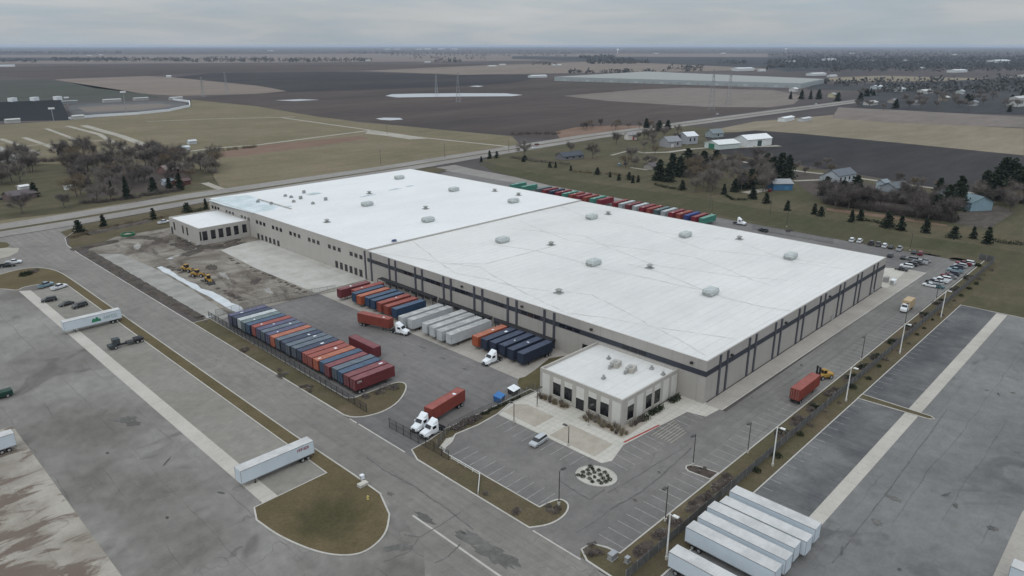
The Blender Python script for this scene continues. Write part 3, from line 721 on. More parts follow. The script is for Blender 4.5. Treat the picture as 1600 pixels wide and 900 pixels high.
# front road, junction and the left yard
sheet('truck_yard', [(-260, 60), (-100, -60), (10, -40), (68, 40), (68, 300), (81, 352), (20, 386), (-200, 352)], .02, MT['yard_l'], 'large grey asphalt yard at the left')
sheet('road', [(60, -80), (80.2, -80), (80.2, 330), (81, 352), (84, 366), (92, 378), (98, 392), (60, 388), (20, 386), (-60, 382), (-60, 352), (30, 345), (56, 338), (64, 330), (67.6, 318), (67.6, 100), (64, 84), (30, 40)], .035, MT['road'], 'grey front road running to the highway junction')
sheet('silted_slab', [(24.3, 40), (24.3, 184), (10, 186), (-60, 186), (-60, 40)], .03, MT['silt'], 'concrete slab stained with brown silt')
sheet('pad', [(53.4, 115.7), (64.2, 115.7), (64.2, 290), (53.4, 291)], .03, MT['pad_l'], 'lighter asphalt trailer pad beside the grass strip')
sheet('landing_strip', [(50.2, 115.6), (53.4, 115.6), (53.4, 292.5), (50.2, 294.5)], .04, MT['conc'], 'pale concrete landing strip in the left yard')
bulb = [(48.4, 115.4), (64.3, 115.7), (64.3, 289), (57, 298), (52, 298.5), (50.1, 295), (46, 303.5), (34, 309), (36, 316), (50.3, 322.5), (58, 325), (63.5, 322), (67.3, 312), (67.5, 290), (67.4, 135), (67.8, 112), (67.7, 102), (65, 95.3), (61.3, 91.2), (56.8, 89.7), (53.5, 90.6), (50.1, 95.1), (47.5, 104), (46.9, 111.5)]
bulb = smooth_run(bulb, 17, len(bulb)); bulb = smooth_run(bulb, 3, 14)
sheet('lawn', bulb, .12, MT['bulb'], 'corner lawn island with a long grass strip along the front road')
q = mk(MT['kerb']); strip(q, bulb, .34, 0, .15, True)
sheet('lawn', P((-5, 378), (10, 379), (16, 383), (10, 387), (-5, 389)), .06, MT['grass'], 'small green patch at the left edge by the junction')
sheet('gravel_lot', P((-5, 389), (10, 387), (30, 388), (28, 394), (14, 401), (-5, 405)), .05, MT['path'], 'gravel shoulder at the left edge by the junction')
q2 = mk(MT['mark'])
for y in range(258, 296, 4): q2.quad((57, y, .036), (63.5, y, .036), (63.5, y + .12, .036), (57, y + .12, .036))

# construction site
sheet('dirt_lot', [(84, 216), (145, 216), (145, 300), (146, 346), (138, 352), (122, 356), (100, 352), (90, 346), (85, 336)], .05, MT['dirt'], 'churned brown dirt of the construction site')
sheet('stone_base', P((152, 397), (190, 397), (245, 421), (300, 453), (360, 493), (338, 505), (240, 450)), .07, MT['gravel'], 'crushed stone base strip of the construction site')
sheet('concrete_apron', [(123, 217), (145, 217), (145, 299), (134, 299), (124.4, 295), (122.4, 260)], .08, MT['newslab'], 'pale fresh concrete apron along the new docks')
q3 = mk(MT['whiteslab']); _r = random.Random(2); q3.prism(ccw([(95.4 + (1.6 if k > 11 else 0) * 0 + _r.uniform(-.25, .25) - .05 * k, 289 - k * 3.2) for k in range(23)] + [(97.8 + _r.uniform(-.6, .5) - .06 * k + (.9 if k > 13 else 0), 289 - k * 3.2) for k in range(23)][::-1]), 0, .14); tag(q3.build('slab'), 'white covered concrete strip across the dirt', None, None, 'structure')
def mound(name, pts, w, h, label):
    rnd = random.Random(name + label); q = mk(MT['mound']); secs = []
    for i in range(len(pts) - 1):
        a, c = Vector(pts[i]), Vector(pts[i + 1]); n = max(2, int((c - a).length / 1.2)); d = (c - a).normalized(); nr = Vector((-d.y, d.x))
        for k in range(n + (i == len(pts) - 2)):
            p = a + (c - a) * k / n; hh = h * rnd.uniform(.6, 1.2); ww = w * rnd.uniform(.85, 1.1); o = rnd.uniform(-.4, .4)
            secs.append([(*(p - nr * ww / 2), -.05), (*(p - nr * (ww * .28 + o)), hh * .8), (*(p + nr * o), hh), (*(p + nr * (ww * .3 + o)), hh * .7), (*(p + nr * ww / 2), -.05)])
    q.loft(secs, False); return tag(q.build(name), label, None, None, 'structure')
mound('earth_bank', [(84.3, 332), (84.3, 300), (84.2, 262), (84.2, 222)], 3.3, .5, 'dark earth bank between the front road and the site')
mound('earth_bank', P((112, 391), (145, 385), (183, 377)), 5, .9, 'dark spoil heap at the north end of the site')
mound('earth_bank', P((135, 367), (180, 357), (232, 346)), 7, 1.0, 'long dark earth bank along the highway verge')
sheet('verge', [(80.4, 338), (90, 342), (101, 352), (100, 372), (92, 376), (86, 366), (82, 352)], .09, MT['dry'], 'dry corner verge at the junction')

# the truck court and its islands
sheet('truck_court', [(80.2, 110), (96, 111), (121, 109), (145, 109), (145, 217), (80.2, 219)], .03, MT['yard_m'], 'grey asphalt truck court in front of the docks')
sheet('dock_apron', [(123.2, 110.8), (126, 110.6), (145, 116), (145, 217), (123.4, 217)], .045, MT['apron'], 'pale concrete dock apron along the warehouse')
isl = [(80.4, 219), (80.4, 134), (81.2, 131.4), (84, 129.4), (88.5, 128.6), (93.5, 130), (98.5, 133.6), (100.9, 136.6), (100.4, 138.8), (98, 139.4), (87, 139.6), (85.6, 141), (85.9, 219)]
isl = smooth_run(isl, 1, 11)
sheet('lawn', isl, .11, MT['dry'], 'dry grass island in front of the container row'); strip(q, isl, .34, 0, .15, True)
isl2 = [(80.4, 106.4), (80.4, 74), (83.5, 71.9), (87.4, 71.6), (90.6, 73), (91.2, 75.2), (90, 76.2), (86.2, 76.8), (86.2, 104.6), (88.6, 106.4), (93.1, 108.4), (99.5, 107.8), (106.2, 108.3), (112, 109.9), (121, 109.6), (121, 111.5), (101, 111.5), (93, 111.8), (87, 110.6), (82, 110.3)]
isl2 = smooth_run(isl2, 1, 8)
sheet('lawn', isl2, .11, MT['dry'], 'dry grass island between the front road and the car park'); strip(q, isl2, .34, 0, .15, True)
sheet('path', [(86.7, 105.3), (90.2, 106.3), (92.3, 107.8), (90.2, 108.4), (86.6, 106.6)], .14, MT['walk'], 'pale concrete gate pad by the fence')
sheet('lawn', smooth_poly([(121, 109.8), (118.8, 113), (123, 118.2), (126, 117.2), (143, 121.8), (143, 109.4)], 1), .09, MT['grass'], 'olive grass triangle beside the dock apron')
sheet('car_park', [(80.2, 58.2), (145, 58.2), (145, 112.5), (80.2, 112.5)], .024, MT['lot'], 'grey asphalt car park in front of the office')
sheet('drive', [(118, 58.2), (338, 58.2), (338, 100), (331, 230), (331, 310), (285, 310), (270, 216), (270, 70), (140, 70), (120, 66)], .026, MT['drive'], 'asphalt drive along the side of the warehouse')
sheet('back_drive', [(331, 60), (338, 60), (337, 230), (341, 300), (344, 372), (348, 398), (326, 398), (326, 300), (328, 230)], .032, MT['hwy'], 'pale drive along the back of the site')
sheet('back_drive', [(338, 60.5), (480, 56), (480, 51), (338, 54)], .10, MT['hwy'], 'pale lane leaving the site at the right')
sheet('back_court', [(270, 70), (331, 70), (331, 310), (336, 350), (325, 380), (285, 362), (270, 350)], .028, MT['yard_m'], 'asphalt court behind the warehouse')
# plaza
sheet('plaza', [(106.1, 108.0), (112, 109.7), (121.4, 109.4), (121.4, 83.5), (146, 82.8), (146, 71.6), (139.6, 72.2), (138.5, 76.6), (115.6, 78.6), (108.8, 76.6), (106.5, 77.6)], .055, MT['walk'], 'pale concrete plaza around the office')
sheet('gravel_bed', [(108, 108.4), (112.6, 108.6), (114.6, 106.5), (114.6, 97.8), (107.8, 97.8)], .065, MT['dgrav'], 'beige gravel square at the left of the plaza')
sheet('gravel_bed', [(107.4, 93), (114.4, 93), (114.2, 80.4), (107.5, 80.2)], .065, MT['dgrav'], 'beige gravel square at the front of the plaza')
sheet('planting_bed', [(118.6, 108), (121.45, 108), (121.45, 98), (118.6, 98)], .066, MT['dgrav'], 'gravel planting bed left of the office door')
sheet('planting_bed', [(117.8, 93.4), (121.45, 93.4), (121.45, 83.5), (130, 83.5), (130, 80.6), (117.8, 80.2)], .067, MT['dgrav'], 'gravel planting bed round the office corner')
q4 = mk(MT['redp']); q4.quad((116.6, 79.45, .075), (128.5, 78.1, .075), (128.5, 77.6, .075), (116.6, 78.95, .075)); tag(q4.build('kerb_stripe'), 'red painted kerb stripe beside the office', None, None, 'structure')
sheet('apron', [(145, 71.2), (300, 69.6), (300, 75.6), (145, 75.6)], .058, MT['apron'], 'pale concrete strip along the side wall')
sheet('apron', [(270, 74), (300, 76), (292, 90), (270, 92)], .059, MT['walk'], 'pale concrete pad at the far corner')
strip(q, [(145, 71.1), (300, 69.5)], .3, 0, .13)
oval = [(102.0 + 3.5 * math.cos(t) - 0.4 * math.sin(t), 75.5 + 4.1 * math.sin(t)) for t in [k * math.pi / 14 for k in range(28)]]
sheet('planting_island', oval, .11, MT['walk'], 'white gravel planting island in the car park'); strip(q, oval, .32, 0, .15, True)
finger = [(120.3, 58.3), (119.6, 62.4), (119.0, 63.8), (118, 64.3), (117.1, 63.9), (116.6, 63), (117.1, 58.3)]
sheet('planting_island', finger, .11, MT['mulch'], 'narrow mulch island between the stalls'); strip(q, finger, .3, 0, .15, True)
far_isl = smooth_poly([(326, 63), (331, 62), (331, 69), (324, 68)], 2)
sheet('planting_island', far_isl, .11, MT['mulch'], 'mulch island at the far corner of the lot')
sheet('planting_island', smooth_poly([(327.5, 72), (330, 72.4), (330, 78.6), (327.5, 78.2)], 2), .11, MT['mulch'], 'mulch island by the back parking row')
# verge between the site and the right yard
verge = [(80.8, 62.4), (82.4, 63.6), (84.8, 63.2), (86.2, 58.1), (334, 57.4), (336, 50.5), (268.5, 50.2), (120, 50.1), (80.8, 49.6)]
sheet('verge', verge, .10, MT['dry'], 'dry grass verge between the drive and the trailer yard')
strip(q, [(80.4, 52), (80.8, 61), (82.4, 63.5), (84.8, 63.2), (85.9, 60.6), (86.2, 58.1), (334, 57.5)], .36, 0, .15)
sheet('trailer_yard', [(80.2, -200), (268.4, -200), (268.4, 50.0), (80.2, 49.6)], .022, MT['yard_r'], 'blue-grey asphalt trailer yard at the right')
sheet('trailer_stalls', [(119, 39), (268, 39.6), (268.4, 50.0), (119, 49.9)], .032, MT['yard_rs'], 'darker asphalt stalls beside the verge')
strip(q, [(80.8, 49.8), (268.4, 50.1), (268.6, 20)], .3, 0, .13)
sheet('landing_strip', [(82, 36.2), (267.8, 36.6), (267.8, 39.6), (82, 38.8)], .042, MT['conc_x'], 'pale concrete landing strip in the trailer yard')
div = [(174.2, 50), (174.6, 42), (175, 34.2), (175.9, 33.2), (176.8, 34.2), (177, 42), (177.2, 50)]
sheet('lawn', div, .11, MT['dry'], 'thin grass divider in the trailer yard'); strip(q, div, .3, 0, .15, True)
sheet('lawn', [(268.6, 50.2), (336, 50.5), (480, 51), (480, -200), (268.6, -200)], .08, MT['yardgr'], 'olive lawn at the right of the trailer yard')
sheet('silted_slab', P((1597, 800), (1553, 897), (1540, 930), (1700, 930), (1700, 700)), .04, MT['apron'], 'pale concrete slab at the lower right edge')
strip(q, [(80.3, 131.4), (80.3, 128.6)], .3, 0, .1); strip(q, [(67.9, 92), (67.9, 60)], .4, 0, .05)
strip(q, [(80.3, 73), (80.3, 62)], .3, 0, .05); strip(q, [(80.4, 128), (80.4, 110.6)], .3, 0, .05); strip(q, [(80.4, 219), (80.4, 332), (81.2, 352), (84.2, 366), (92, 378)], .3, 0, .12)
tag(q.build('kerb'), 'pale concrete kerbs round islands and drives', None, None, 'structure')
# parking lines
def line(a, c, w=.11, z=.047):
    a, c = Vector(a), Vector(c); d = (c - a).normalized(); n = Vector((-d.y, d.x)) * w / 2
    q2.quad((*(a - n), z), (*(c - n), z), (*(c + n), z), (*(a + n), z))
for k in range(10): line((86.4, 77.6 + k * 2.75), (91.6, 77.6 + k * 2.75))
for k in range(9): line((101.3, 82 + k * 2.75), (106.0, 82 + k * 2.75))
for k in range(12): line((108.2 + k * 2.75, 72.2), (108.6 + k * 2.75, 77.6 if k < 9 else 76.4))
for k in range(11): line((87.8 + k * 2.75, 58.5), (87.8 + k * 2.75, 63.8))
for k in range(46): line((123 + k * 2.75, 58), (123 + k * 2.75, 63.3))
for k in range(22): line((263 + k * 2.75, 58), (263 + k * 2.75, 63.3))
for k in range(11): line((283 + k * 2.75, 74.6), (283 + k * 2.75, 80))
for k in range(16): line((325.6, 72 + k * 2.75), (330.4, 72 + k * 2.75))
for k in range(12): line((100.6, 145 + k * 5.74), (104.5, 145 + k * 5.74), .09)
for k in range(36): line((122 + k * 3.66, 47.4), (122 + k * 3.66, 49.7), .1)
tag(q2.build('parking_markings'), 'worn white parking stall lines', None, None, 'structure')
q5 = mk(MT['yell'])
for k in range(7):
    y = 71.6 + k * .8; q5.quad((123.5, y, .046), (130 + k * .5, y, .046), (130 + k * .5, y + .22, .046), (123.5, y + .22, .046))
tag(q5.build('hatch_markings'), 'worn hatched access aisle by the office', None, None, 'structure')

# ------------------------------------------------------------------ the warehouse
HW = 11.2
wh = empty('warehouse', 'huge beige warehouse with a white roof, charcoal band and paired dark pilasters', 'warehouse', (145, 76, 0))
def rel(mb, root):   # shift a mesh built in world metres to its root
    l = root.location; mb.v = [(x - l.x, y - l.y, z - l.z) for x, y, z in mb.v]; return mb
def part(root, name, m, fn):
    q = mk(m); fn(q); return rel(q, root).build(name, root)
def f(q):
    q.bb(145, 270, 76, 216, -.3, HW - .12)
    for k in range(1, 9): pass
part(wh, 'wall', MT['wall'], f)
rf = part(wh, 'roof', MT['roof'], lambda q: q.bb(145.3, 269.7, 76.3, 216, HW - .12, HW))
def f(q):
    q.bb(144.96, 145.3, 75.96, 216, HW - .12, HW + .06); q.bb(145.3, 270.04, 75.96, 76.3, HW - .12, HW + .06)
    q.bb(269.7, 270.04, 76.3, 216, HW - .12, HW + .06)
part(wh, 'coping', MT['wall'], f)
sl = [[(875, 322), (910, 337), (990, 350), (1020, 361), (1070, 379), (1100, 390), (1200, 400), (1290, 412)],
      [(812, 345), (850, 361), (890, 376), (940, 382), (1015, 391), (1085, 402), (1130, 418), (1175, 437), (1205, 446)],
      [(800, 357), (850, 362), (915, 369), (940, 382), (975, 396), (1025, 415), (1105, 425), (1150, 432), (1230, 438)],
      [(935, 345), (985, 352), (1022, 362), (1085, 370), (1147, 375), (1200, 395), (1240, 410), (1320, 420)],
      [(875, 455), (925, 461), (970, 483), (1020, 511), (1090, 521), (1150, 530)], [(887, 489), (950, 497), (1020, 511), (1060, 530), (1102, 555)],
      [(645, 377), (687, 410), (712, 427), (760, 436), (800, 447), (860, 455)], [(587, 395), (640, 402), (700, 412), (750, 417), (780, 436), (800, 447)],
      [(800, 447), (845, 470), (880, 487)], [(1150, 470), (1195, 480), (1235, 486)], [(980, 412), (1040, 428), (1110, 458), (1150, 470)], [(770, 382), (840, 392), (905, 409)], [(905, 409), (940, 420), (1000, 432), (1090, 452)], [(700, 412), (760, 412), (860, 386)]]
q = mk(MT['seam'])
for pl in sl:
    pts = []; q = mk(MT['seam'])
    rnd = random.Random(len(pl) * 7 + pl[0][0])
    for i in range(len(pl) - 1):
        for k in range(5):
            t = k / 5; w = W(pl[i][0] * (1 - t) + pl[i + 1][0] * t, pl[i][1] * (1 - t) + pl[i + 1][1] * t, HW); pts.append((w.x + rnd.uniform(-.25, .25), w.y + rnd.uniform(-.25, .25)))
    pts.append(WXY(*pl[-1], HW)); strip(q, pts, .5, HW + .006 + .002 * sl.index(pl)); rel(q, wh).build('grime_line', rf)
def f(q):
    q.bb(144.93, 145, 75.93, 216.2, 7.15, 8.55); q.bb(145, 270.05, 75.93, 76, 7.15, 8.55); q.bb(270, 270.05, 76, 100, 7.15, 8.55)
part(wh, 'band', MT['band'], f)
for k in range(7):
    yc = 215.7 - 14.9 * k
    for dy in (-1.85, 1.85):
        part(wh, 'pilaster', MT['pil'], lambda q: q.bb(144.72, 145, yc + dy - .38, yc + dy + .38, 0, 11.0))
for k in range(8):
    xc = 153.3 + 15.2 * k
    for dx in (-1.85, 1.85):
        if xc + dx < 269: part(wh, 'pilaster', MT['pil'], lambda q: q.bb(xc + dx - .36, xc + dx + .36, 75.72, 76, 0, 11.0))
for k in range(8):
    yc = 208.2 - 14.9 * k if k < 7 else 97
    for dy in (-2.6, 0, 2.6):
        part(wh, 'window', MT['glass'], lambda q: q.bb(144.9, 144.95, yc + dy - 1.1, yc + dy + 1.1, 7.35, 8.35))
part(wh, 'window', MT['glass'], lambda q: q.bb(144.9, 145, 110.6, 114, 2.2, 4.6))
for y0, y1 in ((149.4, 173.2), (123.6, 146.2), (176, 207)):
    def f(q):
        q.bb(142.6, 144.7, y0, y1, 3.0, 3.22)
        for y in (y0, y1): q.bb(142.6, 142.75, y - .12, y + .12, 0, 3.0)
    part(wh, 'dock_canopy', MT['blackm'], f)
for k in range(22):
    yy = 125.5 + k * 3.75
    part(wh, 'dock_door', MT['pil'], lambda q: q.bb(144.93, 145, yy - 1.3, yy + 1.3, .9, 3.0))
for y in (80, 111, 137, 163.6): part(wh, 'wall_lamp', MT['frame'], lambda q: q.bb(144.4, 145, y - .35, y + .35, 9.5, 10))
for x in (157, 188, 219): part(wh, 'wall_lamp', MT['frame'], lambda q: q.bb(x - .35, x + .35, 75.4, 76, 9.0, 9.5))

# the new extension
HE = 11.65
ex = empty('warehouse_extension', 'newly built warehouse extension with bright white roof, small square windows and new dock doors', 'warehouse', (145, 216, 0))
part(ex, 'wall', MT['walln'], lambda q: q.bb(145, 270, 216.02, 350, -.3, HE - .12))
rx = part(ex, 'roof', MT['roofn'], lambda q: q.bb(145.3, 269.6, 216.3, 349.7, HE - .12, HE))
def f(q):
    q.bb(144.96, 145.3, 216.02, 350.04, HE - .12, HE + .06); q.bb(145.3, 270.04, 349.7, 350.04, HE - .12, HE + .06); q.bb(269.6, 270.04, 216.3, 349.7, HE - .12, HE + .06)
    q.bb(145.3, 270.04, 216.02, 216.3, HE - .12, HE + .16)
part(ex, 'coping', MT['walln'], f)
q = mk(MT['roofw']); q.add([(*WXY(*p, HE), HE + .006) for p in ((326, 313), (344, 308), (388, 305), (436, 322), (430, 328), (395, 333), (350, 321))], [(0, 1, 2, 3, 4, 5, 6)])
rel(q, ex).build('wet_patch', rx)
q = mk(MT['walln']); a, c = WXY(404, 312, HE), WXY(455, 327, HE); strip(q, [a, c], .5, HE - .02, HE + .55); rel(q, ex).build('parapet', ex)
for a, c in ((348.2, 338.5), (332.8, 318.5), (308.4, 302.8), (302.9, 292.9), (288.3, 278.3), (273.5, 263.1), (258.6, 248.4), (243.6, 233.2), (228.4, 218.7)):
    if abs(a - 308.4) < .1: a, c = 317.5, 307.6
    if abs(a - 332.8) < .1: a, c = 333, 323
    for k in range(3):
        y = a + (c - a) * (k + .5) / 3
        part(ex, 'window', MT['glass'], lambda q: q.bb(144.95, 145, y - 1.0, y + 1.0, 7.15, 8.75))
for y0, y1, z1 in ((303.2, 281.6, 2.6), (239.2, 219.4, 2.9)):
    for k in range(6):
        y = y0 + (y1 - y0) * (k + .5) / 6
        part(ex, 'dock_door', MT['frame'], lambda q: q.bb(144.94, 145, y - .95, y + .95, .15, z1))
part(ex, 'door', MT['frame'], lambda q: q.bb(144.94, 145, 312, 314.4, 0, 3.8))
part(ex, 'foundation_strip', MT['apron'], lambda q: q.bb(144.9, 145, 217, 308, -.2, .14))

def office(name, label, x0, x1, y0, y1, H, wallm, roofm, par=.55):
    o = empty(name, label, 'office building', (x0, y0, 0))
    def f(q):
        q.bb(x0, x1, y0, y1, -.3, H - par - .1)
        t = .4
        q.bb(x0, x0 + t, y0, y1, H - par - .1, H); q.bb(x1 - t, x1, y0, y1, H - par - .1, H); q.bb(x0 + t, x1 - t, y0, y0 + t, H - par - .1, H); q.bb(x0 + t, x1 - t, y1 - t, y1, H - par - .1, H)
    part(o, 'wall', wallm, f)
    part(o, 'roof', roofm, lambda q: q.bb(x0 + .4, x1 - .4, y0 + .4, y1 - .4, H - par - .1, H - par))
    return o
of = office('office', 'single-storey front office annex with white wall panels and tall dark windows', 121.5, 144.9, 83.5, 108.6, 6.95, MT['obeige'], MT['roof'], .7)
for y, k in ((106.6, 'b'), (103.0, 'w'), (99.4, 'w'), (95.7, 'd'), (92.0, 'w'), (88.4, 'w'), (85.1, 'b')):
    part(of, 'wall_panel', MT['owhite'], lambda q: q.bb(121.46, 121.5, y - 1.2, y + 1.2, .25, 5.9))
    if k == 'w':
        w = part(of, 'window', MT['glass'], lambda q: q.bb(121.43, 121.46, y - 1.15, y + 1.15, 1.25, 4.5))
        def f(q):
            for dy in (-1.15, -.38, .38, 1.15): q.bb(121.40, 121.43, y + dy - .04, y + dy + .04, 1.25, 4.5)
            q.bb(121.40, 121.43, y - 1.15, y + 1.15, 3.3, 3.38)
        q = mk(MT['frame']); f(q); rel(q, of).build('frame', w)
        part(of, 'sill', MT['walk'], lambda q: q.bb(121.25, 121.46, y - 1.25, y + 1.25, .95, 1.22))
    if k == 'd':
        w = part(of, 'door', MT['glass'], lambda q: q.bb(121.43, 121.46, y - 1.2, y + 1.2, 0.05, 2.9))
        q = mk(MT['frame']); [q.bb(121.4, 121.43, y + dy - .05, y + dy + .05, .05, 2.9) for dy in (-1.15, 0, 1.15)]; rel(q, of).build('frame', w)
for x, k in ((124.8, 'w'), (128.6, 'b'), (132.2, 'w'), (135.8, 'w'), (139.6, 'b'), (143.2, 'b')):
    part(of, 'wall_panel', MT['owhite'], lambda q: q.bb(x - 1.25, x + 1.25, 83.46, 83.5, .25, 5.9))
    if k == 'w':
        w = part(of, 'window', MT['glass'], lambda q: q.bb(x - 1.15, x + 1.15, 83.43, 83.46, 1.0, 4.5))
        q = mk(MT['frame']); [q.bb(x + dx - .04, x + dx + .04, 83.4, 83.43, 1.0, 4.5) for dx in (-1.15, 0, 1.15)]; rel(q, of).build('frame', w)
        part(of, 'sill', MT['walk'], lambda q: q.bb(x - 1.25, x + 1.25, 83.25, 83.46, .7, .97))
no = office('office', 'newly built beige office annex with six tall dark openings at the construction site', 121.8, 144.9, 309, 341.5, 7.6, MT['walln'], MT['roofn'], .5)
for x in (124.2, 127.9, 131.4, 134.9, 138.5): 
    w = part(no, 'window', MT['glass'], lambda q: q.bb(x - 1.05, x + 1.05, 308.95, 309, 2.0, 6.0))
part(no, 'window', MT['glass'], lambda q: q.bb(141.4, 143.4, 308.95, 309, 2.2, 6.0)); part(no, 'window', MT['glass'], lambda q: q.bb(121.95, 122.6, 308.95, 309, 2.2, 6.0))
for y in (326.4, 321.8, 336): part(no, 'window', MT['glass'], lambda q: q.bb(121.75, 121.8, y - .8, y + .8, 2.4, 6.0))
part(no, 'door', MT['frame'], lambda q: q.bb(121.75, 121.8, 338.4, 340.4, 0, 3.2))

# ------------------------------------------------------------------ things on the roofs
def hood_mesh():
    q = mk(MT['hood']); q.bb(-2.2, 2.2, -1.35, 1.35, 0, .5)
    q.loft([[(-2.5, -1.6, .5), (2.5, -1.6, .5), (2.5, 1.6, .5), (-2.5, 1.6, .5)], [(-2.5, -1.6, 1.2), (2.5, -1.6, 1.2), (2.5, 1.6, 1.2), (-2.5, 1.6, 1.2)], [(-2.2, -1.3, 1.95), (2.4, -1.3, 1.95), (2.4, 1.5, 1.95), (-2.2, 1.5, 1.95)]])
    a = q.mesh('hood'); q = mk(MT['vent'])
    for k in range(6): q.bb(-2.52, -2.46, -1.4, 1.4, .55 + k * .1, .6 + k * .1)
    q.bb(-2.56, -2.5, -1.5, 1.5, .5, .56); return a, q.mesh('louvre')
HOOD = hood_mesh()
q = mk(MT['vent']); q.bb(-1.2, 1.2, -1.2, 1.2, 0, .22); q.bb(-.5, .5, -.5, .5, .22, 1.0); v1 = q.mesh('base'); q = mk(MT['vent']); q.loft([[(-.95, -.95, 1.0), (.95, -.95, 1.0), (.95, .95, 1.0), (-.95, .95, 1.0)], [(-.6, -.6, 1.4), (.6, -.6, 1.4), (.6, .6, 1.4), (-.6, .6, 1.4)]]); v2 = q.mesh('cap')
def roof_thing(kind, x, y, z, label, group, rz=0, s=1.0):
    if kind == 'hood':
        t = empty('rooftop_hood', label, 'roof hood', (x, y, z), rz, group); child('hood', HOOD[0], t); child('louvre', HOOD[1], t)
    else:
        t = empty('roof_vent', label, 'roof vent', (x, y, z), rz, group); child('base', v1, t); child('cap', v2, t)
    t.scale = (s, s, s); return t
spots = [(188.6, 189, 'leftmost large hood of the near row on the seamed roof'), (189, 145, 'middle large hood of the near row on the seamed roof'), (189.4, 100.4, 'large hood of the near row closest to the near roof corner'),
         (243.6, 188.9, 'large hood of the far row beside the roof joint'), (245, 143, 'middle large hood of the far row on the seamed roof'), (244.3, 99.9, 'large hood of the far row nearest the right roof end')]
for x, y, l in spots: roof_thing('hood', x, y, HW, 'grey-green ' + l, 'large roof hoods')
for x, y, l in [(189.1, 234.4, 'nearest the roof joint in the near row'), (189.6, 279.8, 'at the left of the near row'), (242.7, 235.7, 'nearest the roof joint in the far row'), (241.6, 277.6, 'in the middle of the far row'), (243.7, 326.3, 'at the far back corner')]:
    roof_thing('hood', x, y, HE, 'pale grey hood on the bright new roof, ' + l, 'large roof hoods')
for x, y, l in [(198.5, 172.8, 'left of the middle on the seamed roof'), (199.6, 129.2, 'near the middle of the seamed roof'), (256.3, 125.8, 'near the back edge of the seamed roof'), (158.3, 134.4, 'closest to the dock side of the seamed roof'), (255.6, 189, 'behind the far hood by the roof joint')]:
    roof_thing('vent', x, y, HW, 'small square grey roof vent ' + l, 'small roof vents')
for x, y, l in [(158.3, 264.4, 'near the dock-side edge'), (204.4, 254.8, 'in the middle'), (207, 303, 'by the pipe run'), (257, 246, 'near the back edge'), (256, 262, 'second along the back edge')]:
    roof_thing('vent', x, y, HE, 'small grey vent on the bright new roof, ' + l, 'small roof vents')
rnd = random.Random(4)
for i, (px, py) in enumerate([(475, 302), (489, 319), (455, 309), (470, 311), (446, 307), (459, 316), (509, 313), (424, 319), (403, 316)]):
    x, y = WXY(px, py, HE); q = mk(MT['vent'] if i % 2 else MT['steel']); q.bb(-.7, .7, -.5, .5, 0, .9 if i % 3 else 1.5); q.bb(-.8, .8, -.6, .6, -.0, .1); q.bb(-.3, .3, -.2, .2, .9, 1.2)
    o = q.build('roof_curb_box'); o.location = (x, y, HE); tag(o, 'small grey equipment box among the unfinished roofing, ' + ['tallest dark one at the back', 'nearest the white field of roof', 'behind the low parapet', 'right of the parapet', 'beside the parapet end', 'in front of the parapet end', 'at the right of the cluster', 'at the left of the parapet', 'leftmost of all'][i], 'roof box', 'boxes on the unfinished roof')
for i, (px, py, dx, dy) in enumerate([(491, 303, 7, 3.5), (617, 296, 8, 1.2), (640, 291, 5, 1.2), (575, 306, 9, .8), (448, 323, 5, 2)]):
    x, y = WXY(px, py, HE); q = mk(MT['roofw'])
    for k in range(4): q.bb(-dx / 2 + k * dx / 4, -dx / 2 + (k + .9) * dx / 4, -dy / 2, dy / 2, 0, .22 + .12 * ((k * 7) % 3))
    o = q.build('insulation_stack'); o.location = (x, y, HE); tag(o, 'pale stack of roofing boards lying on the new roof, ' + ['widest one by the dark box', 'long one near the back hood', 'short one near the back hood', 'thinnest one in the middle', 'beside the low parapet'][i], 'board stack', 'board stacks on the new roof')
x, y = WXY(616, 378, HE); q = mk(MT['steel']); q.bb(-.9, .9, -.6, .6, 0, .5); q.mat(BOX['royal'][0].materials[0]); q.bb(-.8, .8, -.5, .5, .5, .9); o = q.build('tool_box'); o.location = (x, y, HE); tag(o, 'small blue tool box lying near the roof joint', 'tool box')
# air conditioners of the front office
HO = 6.25
for i, (px, py, s) in enumerate([(962, 572, 1.0), (986, 580, 1.0)]):
    x, y = WXY(px, py, HO); t = empty('air_conditioner', ['beige roof air conditioner on the office, left one of the pair', 'beige roof air conditioner on the office, right one of the pair'][i], 'air conditioner', (x, y, HO), .2, 'office roof air conditioners')
    q = mk(MT['obeige']); q.bb(-1.3, 1.3, -1.0, 1.0, .25, 1.35); q.bb(-1.4, 1.4, -1.1, 1.1, 0, .25); q.build('body', t)
    q = mk(MT['vent']); q.tube((-.4, 0, 1.35), (-.4, 0, 1.5), .6, .6, 12); q.build('fan', t)
    q = mk(MT['frame']); [q.bb(1.28, 1.33, -.9, .9, .35 + k * .15, .42 + k * .15) for k in range(6)]; q.build('grille', t)
    q = mk(MT['vent']); q.tube((-1.3, .4, .7), (-2.4, .6, .7), .35, .35, 8); q.tube((-2.4, .6, .7), (-2.4, .6, 0), .35, .35, 8); q.build('duct', t)
for i, (px, py) in enumerate([(951, 561), (1018, 577), (1036, 586), (943, 592)]):
    x, y = WXY(px, py, HO); q = mk(MT['vent']); q.bb(-.5, .5, -.4, .4, 0, .5); q.tube((0, 0, .5), (0, 0, .95), .22, .22, 8); q.tube((0, 0, .95), (0, 0, 1.05), .35, .3, 8); o = q.build('roof_vent'); o.location = (x, y, HO)
    tag(o, 'small exhaust vent on the office roof, ' + ['behind the left air conditioner', 'right of the air conditioners', 'nearest the right corner', 'in front of the air conditioners'][i], 'roof vent', 'small roof vents')

